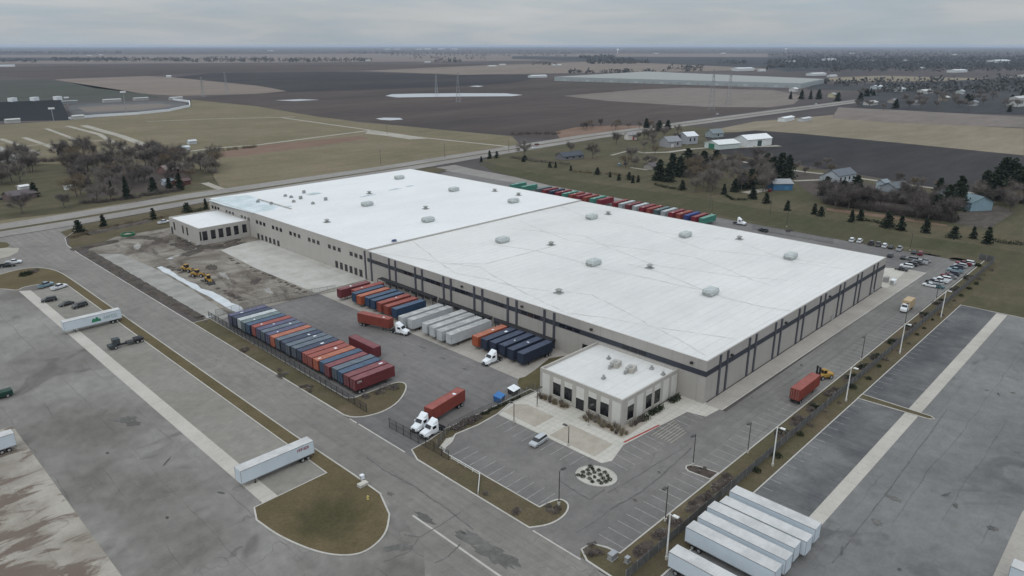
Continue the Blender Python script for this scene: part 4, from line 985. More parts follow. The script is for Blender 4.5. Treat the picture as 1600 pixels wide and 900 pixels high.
# ------------------------------------------------------------------ containers and trailers
GR = 'containers in the roadside row'
row = ['violet', 'navy', 'white', 'paleteal', 'blue', 'rust', 'violet', 'slate', 'violet', 'orange', 'slate', 'navy', 'slate', 'slate', 'navy', 'rust', 'rust', 'orange', 'blue', 'maroon', 'slate', 'blue', 'maroon', 'maroon']
rnd = random.Random(3)
for i, k in enumerate(row):
    n = len(row) - i
    lab = WORDS[k] + ' container in the roadside row, ' + ('the ' + ORD[i] + ' from the far end' if i < 12 else ('the ' + ORD[n - 1] + ' from the near end' if n > 1 else 'the last at the near end by the grass'))
    container_trailer(k, (93.4 + .9 * i / 23 + rnd.uniform(-.25, .25), 206.9 - 2.835 * i, 0), R(rnd.uniform(-.4, .4)), lab, GR)
container_trailer('maroon', (104.4, 159.9, 0), -math.pi / 2, 'maroon container on a chassis parked crosswise behind the roadside row')
dock = [('maroon', 124.4, 204, 'at the far end of the docks by the chain-link fence'), ('rust', 127.4, 199.9, 'second at the docks from the far end'), ('blue', 125.6, 196.9, 'at the docks between the rust-red one and the orange one'),
        ('orange', 125.2, 193.5, 'at the docks between two blue ones'), ('blue', 126.1, 190, 'right of the orange one at the far docks'), ('blue', 125.9, 186.6, 'at the far docks against the pair of rust-red ones'),
        ('rust', 125.9, 183, 'at the docks right of three blue ones'), ('rust', 125.7, 178.9, 'at the docks left of the last blue one'), ('blue', 126, 175.2, 'at the docks right beside the white trailers'),
        ('orange', 128.4, 140.1, 'at the docks between the white trailers and the navy ones'), ('navy', 128.7, 136.7, 'first of the near navy five from the orange one'), ('navy', 128.9, 133.4, 'second of the near navy five'),
        ('navy', 129.3, 130.1, 'with the white tractor in front of it'), ('navy', 128.9, 126.4, 'fourth of the near navy five'), ('navy', 128.9, 122.7, 'nearest to the office at the end of the docks')]
for k, x, y, l in dock:
    container_trailer(k, (x + 6.1, y, 0), math.pi + R(rnd.uniform(-.5, .5)), WORDS[k] + ' container on a chassis ' + l, 'containers at the docks')
for i, (x, y, l) in enumerate([(123.2, 167.8, 'first white box trailer from the left at the docks'), (123.9, 164.2, 'second white box trailer from the left at the docks, before the gap'), (124.7, 158.2, 'white box trailer at the docks just right of the gap'),
                               (124.5, 154.5, 'white box trailer at the docks, second right of the gap'), (124.1, 150.7, 'white box trailer at the docks, third right of the gap'), (124.4, 146.9, 'rightmost white box trailer at the docks beside empty concrete')]):
    van_trailer((x + 8.07, y, 0), math.pi, l, 'white trailers at the docks', True)
bk1 = ['paleteal', 'crimson', 'navy', 'crimson', 'teal', 'rust', 'crimson', 'rust', 'teal', 'crimson']
for i, k in enumerate(bk1):
    container_trailer(k, (311.4, 277.5 - 5.0 * i, 0), 0, WORDS[k] + ' container behind the white roof, ' + ORD[i] + ' of the left run of the back row', 'containers in the back row', False)
bk2 = ['crimson', 'white', 'maroon', 'white', 'crimson', 'rust', 'paleteal', 'white', 'crimson', 'rust', 'royal', 'crimson', 'teal']
for i, k in enumerate(bk2):
    container_trailer(k, (311.6, 222.6 - 4.35 * i, 0), 0, WORDS[k] + ' container behind the white roof, ' + ORD[i] + ' of the right run of the back row', 'containers in the back row', False)
container_trailer('teal', (310.5, 297.5, 0), .0, 'teal-green container standing alone at the far left of the back row', 'containers in the back row', False)
container_trailer('teal', (310.5, 288.5, 0), .0, 'teal-green container at the left of the back row, before a gap', 'containers in the back row', False)
# white trailers at the lower right
for i, (px, py) in enumerate([(1150.5, 758), (1135, 774), (1116.5, 782), (1102, 797.5), (1084, 812.5), (1058.5, 850)]):
    w = W(px, py, 4.1)
    van_trailer((w.x - 1.3, w.y - 8.07, 0), -math.pi / 2, 'white box trailer in the right yard, ' + ['the rearmost at the top of the row', 'second of the row from the top', 'third of the row from the top', 'fourth of the row from the top', 'fifth of the row, above the wide gap', 'the nearest one, cut by the picture edge'][i], 'white trailers in the right yard')
w = W(1580, 884, 4.1); van_trailer((w.x + 1.2, w.y - 8.07, 0), -math.pi / 2, 'white trailer just entering at the lower right picture corner')
def glyphs(q, x, y, z, h, n, slant=0., gap=.2, seed=1):
    """the illegible lettering: plain strokes of the height and pitch seen"""
    rnd = random.Random(seed); wd = h * .62
    for i in range(n):
        a = x + i * (wd + gap * h)
        st = rnd.choice([((0, 0, 0, 1), (0, 1, 1, 1), (0, .5, 1, .5)), ((0, 0, 0, 1), (1, 0, 1, 1), (0, 1, 1, 1), (0, 0, 1, 0)), ((0, 0, .5, 1), (.5, 1, 1, 0)), ((0, 0, 0, 1), (0, 0, 1, 0), (0, 1, 1, 1))])
        for (x0, z0, x1, z1) in st:
            p = (a + x0 * wd + slant * z0 * h, z + z0 * h); r_ = (a + x1 * wd + slant * z1 * h, z + z1 * h); d = Vector((r_[0] - p[0], r_[1] - p[1])); d.normalize(); nn = Vector((-d.y, d.x)) * h * .09
            q.quad((p[0] - nn.x, y, p[1] - nn.y), (r_[0] - nn.x, y, r_[1] - nn.y), (r_[0] + nn.x, y, r_[1] + nn.y), (p[0] + nn.x, y, p[1] + nn.y))
_l = [o for o in bpy.data.objects if o.get('label', '').startswith('maroon container in the roadside row, the last')][0]
q = mk(MT['white']); glyphs(q, -5.3, -1.235, 3.1, .5, 3, 0, .2, 9); q.build('lettering', _l)
tg = van_trailer((57.5, 237.9, 0), math.pi, 'white box trailer with a green emblem and lettering on its side'); 
q = mk(MT['green'])       # two leaf-like peaks; local -y of the nose-left trailer is +y
def lg(q): q.v = [(-x, -y, z) for x, y, z in q.v]; return q
for cx, hh, ww in ((0, 1.25, 1.0), (.95, 1.5, 1.1), (1.7, .9, .7)):
    q.add([(cx - ww * .6, -1.33 - .002 * hh, 1.95), (cx + ww * .5, -1.33 - .002 * hh, 1.95), (cx + ww * .45, -1.33 - .002 * hh, 1.95 + hh * .75), (cx, -1.33 - .002 * hh, 1.95 + hh), (cx - ww * .35, -1.33 - .002 * hh, 1.95 + hh * .7)], [(0, 1, 2, 3, 4)])
lg(q).build('emblem', tg)
q = mk(MT['grn2']); glyphs(q, 2.9, -1.332, 2.2, .85, 5, 0, .3, 5); lg(q).build('lettering', tg)
tr = van_trailer((57.7, 123.9, 0), math.pi, 'white box trailer with small slanted red lettering, backed to the grass')
q = mk(MT['redw']); glyphs(q, 4.2, -1.332, 2.9, .6, 6, .25, .12, 2); lg(q).build('lettering', tr)
w = W(13, 672, 4.1); van_trailer((w.x - 7.6, w.y - 1.0, 0), math.pi, 'white trailer cut by the left picture edge')
# trucks
semi_tractor((120.8, 165.4, 0), R(-74), 'white semi tractor pulling the red container across the truck court')
container_trailer('rust', (118.6, 174.7, 0), R(-74), 'rust-red container trailer behind a white tractor, crossing the truck court')
a = W(671, 641, 4.1); c = W(722.5, 610, 4.1); ang = math.atan2(c.y - a.y, c.x - a.x); nrm = Vector((-math.sin(ang), math.cos(ang), 0)); cen = W(662.5, 635.5, 4.1) + Vector((math.cos(ang), math.sin(ang), 0)) * 6.1 - nrm * 1.22
container_trailer('rust', (cen.x, cen.y, 0), ang + math.pi, 'rust-red container trailer waiting at the yard gate')
u = Vector((math.cos(ang), math.sin(ang), 0)); t0 = cen - u * 8.0
semi_tractor((t0.x, t0.y, 0), ang + math.pi, 'white semi tractor coupled to the red container at the yard gate')
w = W(674, 679); semi_tractor((w.x + .6, w.y + .1, 0), math.pi + .05, 'white bobtail semi tractor waiting nearest the black gate')
semi_tractor((125.8, 130.2, 0), math.pi, 'white semi tractor in front of the navy container at the dock')
w = W(1155, 351); semi_tractor((w.x, w.y, 0), R(-85), 'white semi tractor parked behind the far roof edge')
container_trailer('rust', (166.2, 60.1, 0), 0, 'rust-red container trailer on the side drive with its doors to the camera')
def boxy(name, label, cat, x, y, rz, build):
    t = empty(name, label, cat, (x, y, 0), rz); build(t); return t
def f(t):
    q = mk(MT['yellow']); q.loft([sec(1.9, 1.0, .9, 1.9, .1), sec(.4, 1.1, .8, 2.0, .1), sec(-2.6, 1.15, .8, 2.1, .15)]); q.build('body', t)
    q = mk(MT['yellow']); q.bb(-.6, .9, -.75, .75, 3.2, 3.3); [q.bb(x - .05, x + .05, y - .05, y + .05, 2.0, 3.2) for x in (-.5, .8) for y in (-.68, .68)]; cb = q.build('cab', t)
    q = mk(MT['vglass']); q.bb(-.42, .72, -.6, .6, 2.05, 3.15); q.build('window', cb)
    q = mk(MT['blackm']); [q.bb(2.1, 2.4, y - .12, y + .12, .3, 4.6) for y in (-.8, -.45, .45, .8)]; [q.bb(2.15, 2.35, -1.0, 1.0, z, z + .2) for z in (.6, 2.2, 4.3)]; [q.bb(2.4, 4.4, y - .12, y + .12, .35, .5) for y in (-.7, .7)]; q.build('mast', t)
    wheels(t, WH_L, [(1.3, -1.0), (1.3, 1.0), (-1.8, -.9), (-1.8, .9)], .75)
boxy('forklift', 'big yellow forklift with a black mast beside the red container trailer', 'forklift', 179.6, 60.6, R(150), f).scale = (.85, .85, .8)
def f(t):
    q = mk(paint('tan_box', (.42, .31, .19), .08)); q.bb(-4.2, 1.2, -1.2, 1.2, 1.0, 3.7); q.build('cargo_box', t)
    q = mk(MT['white']); q.loft([sec(3.5, .85, .6, 1.3, .15), sec(3.2, 1.0, .5, 1.7, .15), sec(2.5, 1.05, .5, 1.85, .15, .95)]); q.loft([sec(2.6, 1.05, .5, 1.8, .1), sec(2.2, 1.05, .5, 2.6, .15, .9), sec(1.25, 1.05, .5, 2.7, .15, .95)]); q.build('cab', t)
    q = mk(MT['vglass']); q.add([(2.68, -.85, 1.9), (2.68, .85, 1.9), (2.3, .8, 2.55), (2.3, -.8, 2.55)], [(0, 1, 2, 3)]); q.build('windscreen', t)
    q = mk(MT['blackm']); q.bb(-4.2, 3.3, -.5, .5, .6, .95); q.build('chassis', t)
    wheels(t, WH_P, [(2.4, -.9), (2.4, .9), (-2.6, -.95), (-2.6, .95)], .4)
w = W(1417, 487); boxy('box_truck', 'tan box truck with a white cab on the side drive', 'box truck', w.x + 1, w.y + .6, math.pi, f)
def loader(label, x, y, rz, s):
    def f(t):
        q = mk(MT['yellow']); q.loft([sec(-.3, .9, .9, 2.0, .12), sec(-2.8, .95, .9, 2.1, .2), sec(-3.1, .8, 1.0, 1.9, .2)]); q.loft([sec(2.0, .5, .9, 1.3, .1), sec(-.2, .6, .8, 1.5, .1)]); q.build('body', t)
        q = mk(MT['vglass']); q.bb(-1.2, .35, -.7, .7, 1.9, 3.1); cb = q.build('cab', t); q = mk(MT['yellow']); q.bb(-1.3, .45, -.8, .8, 3.1, 3.25); q.build('roof', cb)
        q = mk(MT['yellow']); [q.loft([[(3.6, y - .1, .5), (3.6, y + .1, .5), (3.6, y + .1, .8), (3.6, y - .1, .8)], [(.6, y - .1, 1.5), (.6, y + .1, 1.5), (.6, y + .1, 1.9), (.6, y - .1, 1.9)]]) for y in (-.55, .55)]; q.build('arm', t)
        q = mk(MT['blackm']); q.loft([[(3.5, -1.4, .2), (3.5, 1.4, .2), (3.5, 1.4, 1.2), (3.5, -1.4, 1.2)], [(4.1, -1.4, .05), (4.1, 1.4, .05), (3.7, 1.4, 1.1), (3.7, -1.4, 1.1)], [(4.7, -1.4, .05), (4.7, 1.4, .05), (4.7, 1.4, .12), (4.7, -1.4, .12)]]); q.build('bucket', t)
        wheels(t, WH_L, [(1.7, -1.0), (1.7, 1.0), (-1.9, -1.0), (-1.9, 1.0)], .75)
    t = boxy('wheel_loader', label, 'wheel loader', x, y, rz, f); t['group'] = 'yellow loaders on the dirt'; t.scale = (s,) * 3; return t
loader('yellow wheel loader on the dirt, leftmost of the three', 102.0, 275.0, R(-70), .9); loader('yellow wheel loader on the dirt, middle of the three', 102.2, 265.5, R(-50), .88); loader('yellow wheel loader on the dirt, rightmost and nearest of the three', 102.0, 255.8, R(-100), .88)
def f(t):
    q = mk(MT['blackm']); q.bb(-4.6, 4.6, -.5, -.3, .6, .85); q.bb(-4.6, 4.6, .3, .5, .6, .85); q.bb(-2.2, -.3, -1.1, 1.1, .8, 1.0); q.build('frame', t)
    q = mk(paint('dark_cab_paint', (.045, .055, .06), .1)); q.bb(2.6, 4.6, -1.2, 1.2, .5, 1.35); q.bb(1.5, 3.3, -1.0, 1.0, 1.35, 2.9); cb = q.build('cab', t)
    q = mk(MT['vglass']); q.bb(3.3, 3.34, -.85, .85, 1.7, 2.7); q.build('windscreen', cb)
    q = mk(MT['blackm']); q.bb(-4.8, -2.4, -1.15, 1.15, .95, 1.5); q.loft([[(-4.4, -1, 1.5), (-2.6, -1, 1.5), (-2.6, 1, 1.5), (-4.4, 1, 1.5)], [(-3.9, -.7, 1.75), (-3.1, -.7, 1.75), (-3.1, .7, 1.75), (-3.9, .7, 1.75)]]); q.build('fifth_wheel_deck', t)
    wheels(t, WH_T, [(3.0, -.95), (3.0, .95), (-3.0, -.9), (-3.0, .9), (-4.2, -.9), (-4.2, .9)], .5)
boxy('yard_tractor', 'dark yard tractor without a trailer on the left pad', 'yard tractor', 59.3, 215.4, math.pi, f)
def f(t):
    q = mk(paint('dark_green_steel', (.012, .045, .032), .15)); q.loft([sec(2.6, 1.1, .4, 1.7, .1), sec(-3.6, 1.1, .4, 1.7, .1)]); q.build('body', t)
    q = mk(MT['blackm']); q.bb(.3, 2.4, -.9, .9, 1.7, 2.7); cb = q.build('cab', t); q = mk(MT['vglass']); q.bb(2.4, 2.43, -.75, .75, 1.85, 2.55); q.build('window', cb)
    q = mk(paint('pale_pink_load', (.40, .30, .26))); q.bb(-1.0, -.2, -.6, .3, 1.7, 2.2); q.mat(MT['steel']); q.bb(-.1, .2, -.9, .2, 1.7, 2.3); q.build('load', t)
    wheels(t, WH_T, [(1.6, -.9), (1.6, .9), (-2.4, -.9), (-2.4, .9)], .5)
w = W(3, 622); boxy('utility_truck', 'dark green utility truck cut by the left picture edge', 'truck', w.x - 1.2, w.y + .4, math.pi, f)
# dumpsters by the plaza fence
def dumpster(name, label, x, y, rz, m, m2):
    def f(t):
        q = mk(m); q.loft([[(-1.2, -.8, .15), (1.2, -.8, .15), (1.2, .8, .15), (-1.2, .8, .15)], [(-1.35, -1.05, 1.35), (1.35, -1.05, 1.35), (1.35, 1.0, 1.75), (-1.35, 1.0, 1.75)]]); [q.bb(x - .05, x + .05, -1.0, -.9, .3, 1.3) for x in (-.7, 0, .7)]; q.build('bin', t)
        q = mk(m2); q.loft([[(-1.38, -1.1, 1.37), (-.03, -1.1, 1.37), (-.03, 1.02, 1.8), (-1.38, 1.02, 1.8)], [(-1.38, -1.1, 1.43), (-.03, -1.1, 1.43), (-.03, 1.02, 1.86), (-1.38, 1.02, 1.86)]]); q.loft([[(.03, -1.1, 1.37), (1.38, -1.1, 1.37), (1.38, 1.02, 1.8), (.03, 1.02, 1.8)], [(.03, -1.1, 1.43), (1.38, -1.1, 1.43), (1.38, 1.02, 1.86), (.03, 1.02, 1.86)]]); q.build('lid', t)
    boxy(name, label, 'dumpster', x, y, rz, f)
bl = paint('dumpster_blue', (.025, .10, .27), .12); bl2 = paint('dumpster_lid_blue', (.04, .15, .36), .1)
dumpster('dumpster', 'bright blue dumpster by the plaza fence', 111.2, 112.8, .3, bl, bl2)
dumpster('dumpster', 'black dumpster with a white lid by the plaza fence', 116.4, 112.9, .1, MT['frame'], MT['white'])
# ------------------------------------------------------------------ cars
def cp(kind, colr, px, py, deg, label, group=None):
    w = W(px, py); return car(kind, colr, (w.x, w.y, 0), R(deg), label, group)
cp('suv', 'silver', 841, 693, 185, 'silver estate car parked alone in front of the office')
cp('pickup', 'white', 22, 412, -20, 'white pickup turning at the junction on the far left')
cp('pickup', 'black', 12, 417, -20, 'black pickup just behind the white one at the left edge')
g = 'cars on the left trailer pad'
cp('pickup', 'light blue', 72, 448, 20, 'light blue pickup at the top of the left pad', g); cp('pickup', 'white', 93, 451, 20, 'white pickup beside the light blue one on the left pad', g)
cp('suv', 'black', 77, 471, 170, 'black car nearest the landing strip on the left pad', g); cp('sedan', 'black', 104, 477, 190, 'low black car, middle of three black cars on the left pad', g); cp('suv', 'black', 125, 480, 190, 'black car nearest the green-marked trailer', g)
g = 'cars in the back parking row'
for k, c, px, py, l in [('suv', 'white', 1331, 377, 'white car at the left end of the far parking row'), ('suv', 'white', 1343, 378.5, 'white car second from the left in the far parking row'), ('pickup', 'dark grey', 1361, 382, 'dark grey pickup third from the left in the far parking row'),
                        ('pickup', 'grey', 1372, 384, 'grey pickup between a dark pickup and a white van in the far parking row'), ('suv', 'white', 1382, 386, 'white van in the middle of the far parking row'), ('sedan', 'black', 1392, 388, 'black car right of the white van in the far parking row'),
                        ('pickup', 'silver', 1405, 391, 'silver pickup right of the black car in the far parking row'), ('sedan', 'black', 1428, 396, 'black car beside the dark red one in the far parking row'), ('suv', 'dark red', 1438, 398, 'dark red car at the right end of the far parking row'), ('suv', 'dark grey', 1391, 401, 'dark car by the far corner of the warehouse'), ('sedan', 'black', 1411, 404, 'black sedan between the far row and the building corner')]:
    cp(k, c, px, py, 8, l, g)
g = 'cars beside the far corner pad'
for k, c, px, py, l in [('suv', 'grey', 1424, 407, 'grey car at the back of the cluster by the building corner'), ('suv', 'dark grey', 1430, 413, 'dark grey car in the cluster by the building corner'), ('pickup', 'silver', 1437, 412, 'silver pickup at the right of the cluster by the building corner'), ('suv', 'white', 1416, 418, 'white car in the cluster by the building corner'), ('sedan', 'grey', 1444, 409.5, 'grey sedan at the far right of the cluster by the building corner'), ('suv', 'black', 1423, 415, 'black car between the white and the dark grey car by the building corner'), ('sedan', 'black', 1408, 422.5, 'black sedan nearest in the cluster by the building corner')]:
    cp(k, c, px, py, 93, l, g)
g = 'cars along the side kerb'
for k, c, px, py, l in [('suv', 'white', 1512, 413, 'white car at the far end of the kerbside row'), ('pickup', 'dark red', 1505, 414.5, 'dark red pickup at the far end of the kerbside row'), ('suv', 'navy', 1495, 420, 'navy car between the red pickup and a silver car'), ('pickup', 'light blue', 1492, 425, 'pale blue pickup in the kerbside row'), ('suv', 'navy', 1488, 430, 'navy car just behind the dark red car'),
                        ('sedan', 'dark red', 1480, 432, 'dark red low car in the middle of the kerbside row'), ('suv', 'white', 1475, 438, 'tall white car in the kerbside row'), ('pickup', 'white', 1469, 441, 'white pickup in the kerbside row'), ('suv', 'silver', 1462, 444.5, 'silver car second from the near end of the kerbside row'), ('sedan', 'teal', 1464, 449.5, 'dark teal car by the kerb at the near end'), ('sedan', 'white', 1452, 447.5, 'white sedan at the near end of the kerbside row'), ('suv', 'silver', 1500, 417.5, 'silver car between the red pickup and the navy car by the kerb'), ('sedan', 'grey', 1484, 434.5, 'grey sedan in front of the dark red low car by the kerb'), ('suv', 'black', 1457, 442.5, 'black car between the white sedan and the white pickup by the kerb')]:
    cp(k, c, px, py, 88, l, g)
cp('suv', 'black', 1192, 362, 80, 'black car behind the far roof edge near the white tractor')
cp('pickup', 'dark red', 1203, 299, 20, 'dark red pickup beside the blue shed'); cp('suv', 'dark red', 839, 227, 0, 'dark red car on the highway'); cp('suv', 'white', 835, 231.5, 180, 'white van on the near carriageway of the highway')
cp('pickup', 'white', 908, 246, 10, 'white pickup at the dark roofed house'); cp('suv', 'light blue', 968, 259, 20, 'blue car on the homestead lawn, left one'); cp('pickup', 'navy', 978, 257, 20, 'navy pickup on the homestead lawn, right one')
cp('pickup', 'white', 256, 349, 10, 'white pickup on the dirt behind the new office'); cp('suv', 'white', 1275, 163, 0, 'white car far along the highway'); cp('sedan', 'dark red', 1281, 162, 0, 'red car far along the highway'); cp('suv', 'white', 1121, 179, 0, 'white van on the middle of the highway'); cp('sedan', 'black', 3, 312, 10, 'black car in the homestead at the left edge')
# green ring-shaped plant tub on the dirt, generator etc.
w = W(200, 368); q = mk(paint('green_tub', (.03, .13, .06))); n = 18
def ring(r, z): return [(r * math.cos(2 * math.pi * k / n), r * math.sin(2 * math.pi * k / n), z) for k in range(n)]
q.loft([ring(3.0, 0), ring(3.0, 1.1), ring(2.6, 1.1), ring(2.6, .5)]); q.mat(MT['gravel']); q.loft([ring(2.58, .3), ring(1.2, .9), ring(.2, 1.2)]); o = q.build('stock_tank'); o.location = w; tag(o, 'round green open tank of rubble on the dirt', 'tank')
for (px, py, sx, sy, sz, m, lab) in [(957, 873, 1.6, 1.0, 1.1, 'steel', 'grey utility cabinet on the verge near the bottom'), (980, 879, .8, .7, 1.0, 'steel', 'small pale utility cabinet right of the grey one'), (567, 759, 1.9, 1.1, .5, 'walk', 'low pale utility vault on the corner lawn'), (566, 749, .7, .7, .9, 'white', 'small white utility box at the lawn edge'),
                                     (1395, 444, 2.6, 1.4, 1.6, 'white', 'white machine unit by the side wall'), (1384, 440, 2.4, 1.4, 1.7, 'vent', 'grey machine unit by the side wall'), (1297, 499, 1.6, 1.2, 1.5, 'vent', 'grey transformer box by the side wall'), (1372, 448, 1.5, 1.2, 1.5, 'vent', 'grey box beside the machine units'), (1362, 457, 2.4, 1.0, 1.2, 'vent', 'low grey box at the side wall')]:
    w = W(px, py); q = mk(MT[m]); q.bb(-sx / 2, sx / 2, -sy / 2, sy / 2, .1, sz); q.bb(-sx / 2 - .04, sx / 2 + .04, -sy / 2 - .04, sy / 2 + .04, sz, sz + .08); q.mat(MT['vent']); q.bb(-sx / 2 - .1, sx / 2 + .1, -sy / 2 - .1, sy / 2 + .1, 0, .12); q.bb(-sx / 2 - .02, -sx / 2, -sy / 2 + .1, sy / 2 - .1, .25, sz - .15)
    o = q.build('utility_box'); o.location = w + Vector((0, 0, .08)); tag(o, lab, 'utility box')
w = W(575, 781); q = mk(paint('hydrant_yellow', (.5, .42, .14))); q.tube((0, 0, .1), (0, 0, .75), .16, .14, 10); q.tube((0, 0, .75), (0, 0, .95), .18, .05, 10); q.tube((-.3, 0, .55), (.3, 0, .55), .09, .09, 8); q.tube((0, 0, 0), (0, 0, .12), .25, .25, 10); o = q.build('hydrant'); o.location = w + Vector((0, 0, .1)); tag(o, 'yellow fire hydrant on the corner lawn', 'hydrant')
# ------------------------------------------------------------------ lamps, poles, gate, fences
def lamp(x, y, h, m, label, group, arm=(0, -1), heads=1, r=.11):
    t = empty('street_lamp', label, 'lamp', (x, y, 0), 0, group)
    q = mk(MT['walk']); q.tube((0, 0, 0), (0, 0, .7), .28, .28, 10); q.build('base', t)
    q = mk(m); q.tube((0, 0, .7), (0, 0, h), r, r * .75, 8); q.build('pole', t)
    ax, ay = arm; q = mk(m); q.tube((0, 0, h - .1), (ax * .7, ay * .7, h + .02), .05, .05, 5); L = 1.1; q.bb(ax * 1.1 - (.5 if ax else .28), ax * 1.1 + (.5 if ax else .28), ay * 1.1 - (.5 if ay else .28), ay * 1.1 + (.5 if ay else .28), h - .04, h + .16)
    hd = q.build('lamp_head', t); q = mk(MT['lamp']); q.bb(ax * 1.1 - .2, ax * 1.1 + .2, ay * 1.1 - .2, ay * 1.1 + .2, h - .07, h - .04); q.build('lens', hd)
for k in range(5): lamp(90.5 + 40 * k, 51.5, 9.2, MT['poleW'], 'tall white lamp post on the verge, ' + ['nearest, beside the white trailers', 'second, above the white trailers', 'third, opposite the red container trailer', 'fourth, near the tan box truck', 'farthest, near the kerbside cars'][k], 'white lamp posts along the verge', (0, -1), 1, .16)
for x, y, h, l, arm in [(89.3, 74.6, 7.5, 'at the mulched corner of the car park', (1, 0)), (99.3, 57.4, 7.5, 'at the kerb near the white trailers', (-1, 0)), (131.6, 57.6, 7.5, 'at the kerb opposite the office', (-1, 0)), (198, 57.6, 7.5, 'at the kerb opposite the middle of the side wall', (-1, 0)), (235, 57.6, 7.5, 'at the kerb just before the tan box truck', (-1, 0)), (268, 57.6, 7.5, 'at the kerb beyond the tan box truck', (-1, 0)), (106.9, 87, 4.8, 'beside the front gravel square', (0, 1)), (106.1, 102.8, 4.8, 'beside the left gravel square', (0, 1)), (115.4, 104, 4.8, 'in front of the left office windows', (1, 0)), (117, 89.5, 4.8, 'in front of the office corner', (1, 0)), (119, 63.4, 7.5, 'on the narrow mulch island', (-1, 0)),
                     (329, 84, 8, 'behind the far parking row', (-1, 0)), (333, 140, 8, 'on the back drive lawn', (-1, 0)), (333, 180, 8, 'by the back row of containers', (-1, 0))]:
    lamp(x, y, h, MT['poleD'], 'dark slim lamp post ' + l, 'dark lamp posts', arm)
def fence(name, label, pts, h, post_step, kind, cat='fence', group=None):
    t = empty(name, label, cat, (pts[0][0], pts[0][1], 0), 0, group); o = Vector(pts[0])
    pm = mk(MT['blackm'] if kind == 'bar' else MT['steel']); pm.tube((0, 0, 0), (0, 0, h + .1), .055 if kind != 'bar' else .07, None, 6); pm = pm.mesh('post')
    q = mk({'bar': MT['blackm'], 'link': MT['link'], 'slat': MT['slat']}[kind])
    for i in range(len(pts) - 1):
        a, c = Vector(pts[i]) - o, Vector(pts[i + 1]) - o; L = (c - a).length; d = (c - a) / L; n = max(1, round(L / post_step)); ang = math.atan2(d.y, d.x)
        for k in range(n + (1 if i == len(pts) - 2 else 0)):
            p = a + d * L * k / n; child('post', pm, t, (p.x, p.y, 0))
        m = (a + c) / 2
        if kind == 'slat': q.box((m.x, m.y, h / 2 + .05), (L, .05, h - .1), ang)
        else:
            for z in ((h - .05), .15) + ((h * .55,) if kind == 'bar' else ()): q.box((m.x, m.y, z), (L, .05, .06), ang)
            st, wd = (.17, .035) if kind == 'bar' else (.15, .028)
            for k in range(int(L / st)):
                p = a + d * (k + .5) * st; q.tube((p.x, p.y, .1), (p.x, p.y, h), wd / 2, None, 3)
            if kind == 'link':
                for k in range(7): q.box((m.x, m.y, .3 + k * h / 8), (L, .02, .02), ang)
    q.build('panel', t); return t
MT['link'] = plain('chain_link_wire', (.10, .095, .09), .6, .3); MT['slat'] = two('grey_privacy_slats', (.085, .083, .08), (.12, .116, .112), .6, fine=3)
fence('fence', 'black bar fence on the grass in front of the container row', [(86.0, 220), (85.4, 160), (84.9, 131.2)], 2.3, 2.6, 'bar')
fence('gate', 'long black sliding gate at the truck entrance', [(84.4, 121.5), (84.9, 106.4)], 2.5, 2.4, 'bar', 'gate')
fence('fence', 'black bar fence end beside the gate and the car park', [(84.9, 106.0), (84.9, 101.4)], 2.3, 2.3, 'bar')
fence('fence', 'dark wire fence from the gate past the dumpsters to the office', [(86.4, 107), (93, 110.6), (101, 110.9), (121.2, 110.1)], 2.0, 3.0, 'link')
fence('fence', 'chain-link fence across the yard below the dirt lot', [(88, 219.3), (104, 219.1), (129, 213.6)], 2.4, 2.8, 'link')
fence('fence', 'grey slatted chain-link fence running along the verge', [(81.5, 53.5), (334, 54.2)], 2.1, 3.2, 'slat')
fence('fence', 'short grey slatted fence turning behind the kerbside cars', [(334, 54.3), (334.6, 59.8)], 2.6, 2.8, 'slat')
fence('fence', 'dark chain-link fence at the far end of the back lot', [(318, 150), (318, 112)], 2.4, 3.5, 'link')
fence('guard_rail', 'pale low guard rail along the edge of the car park', [(85.3, 101), (85.3, 92.6), (80.9, 88.6)], .8, 2.0, 'rail') if False else None
t = empty('guard_rail', 'pale pipe guard rail on the grass strip beside the car park', 'guard rail', (85.4, 101.2, 0))
q = mk(MT['poleW'])
for z in (.5, .95): q.tube((0, 0, z), (0, -8.8, z), .06, None, 6); q.tube((0, -8.8, z), (-4.6, -13.2, z), .06, None, 6)
q.build('rail', t); pm = mk(MT['poleW']); pm.tube((0, 0, 0), (0, 0, 1.0), .07, None, 6); pm = pm.mesh('post')
for x, y in [(0, -k * 2.2) for k in range(5)] + [(-2.3, -11), (-4.6, -13.2)]: child('post', pm, t, (x, y, 0))

# ------------------------------------------------------------------ planting near the site
def shrub_at(me, x, y, s, rz, label, cat, group, z=.08):
    o = bpy.data.objects.new(me.name, me); col.objects.link(o); o.location = (x, y, z); o.rotation_euler = (0, 0, rz); o.scale = (s,) * 3; return tag(o, label, cat, group, 'thing')
BUSH = [bush(31, 1.0, 1.0), bush(32, 1.15, .8), bush(33, .9, 1.2)]
BROWN = [bush(34, 1.0, .7, 'twigd', 120, .14), bush(35, 1.1, .8, 'twig', 120, .14), bush(36, .9, .9, 'twigd', 110, .13)]
RUSTB = [bush(37, 1.0, .8, 'twigd', 140, .14)]
ORN = [spiky(41), spiky(42, .6, 1.0), spiky(43, .5, .8)]
ORND = [spiky(44, .55, .9, 'twig', 60), spiky(45, .6, .8, 'twigd', 60)]
rnd = random.Random(8)
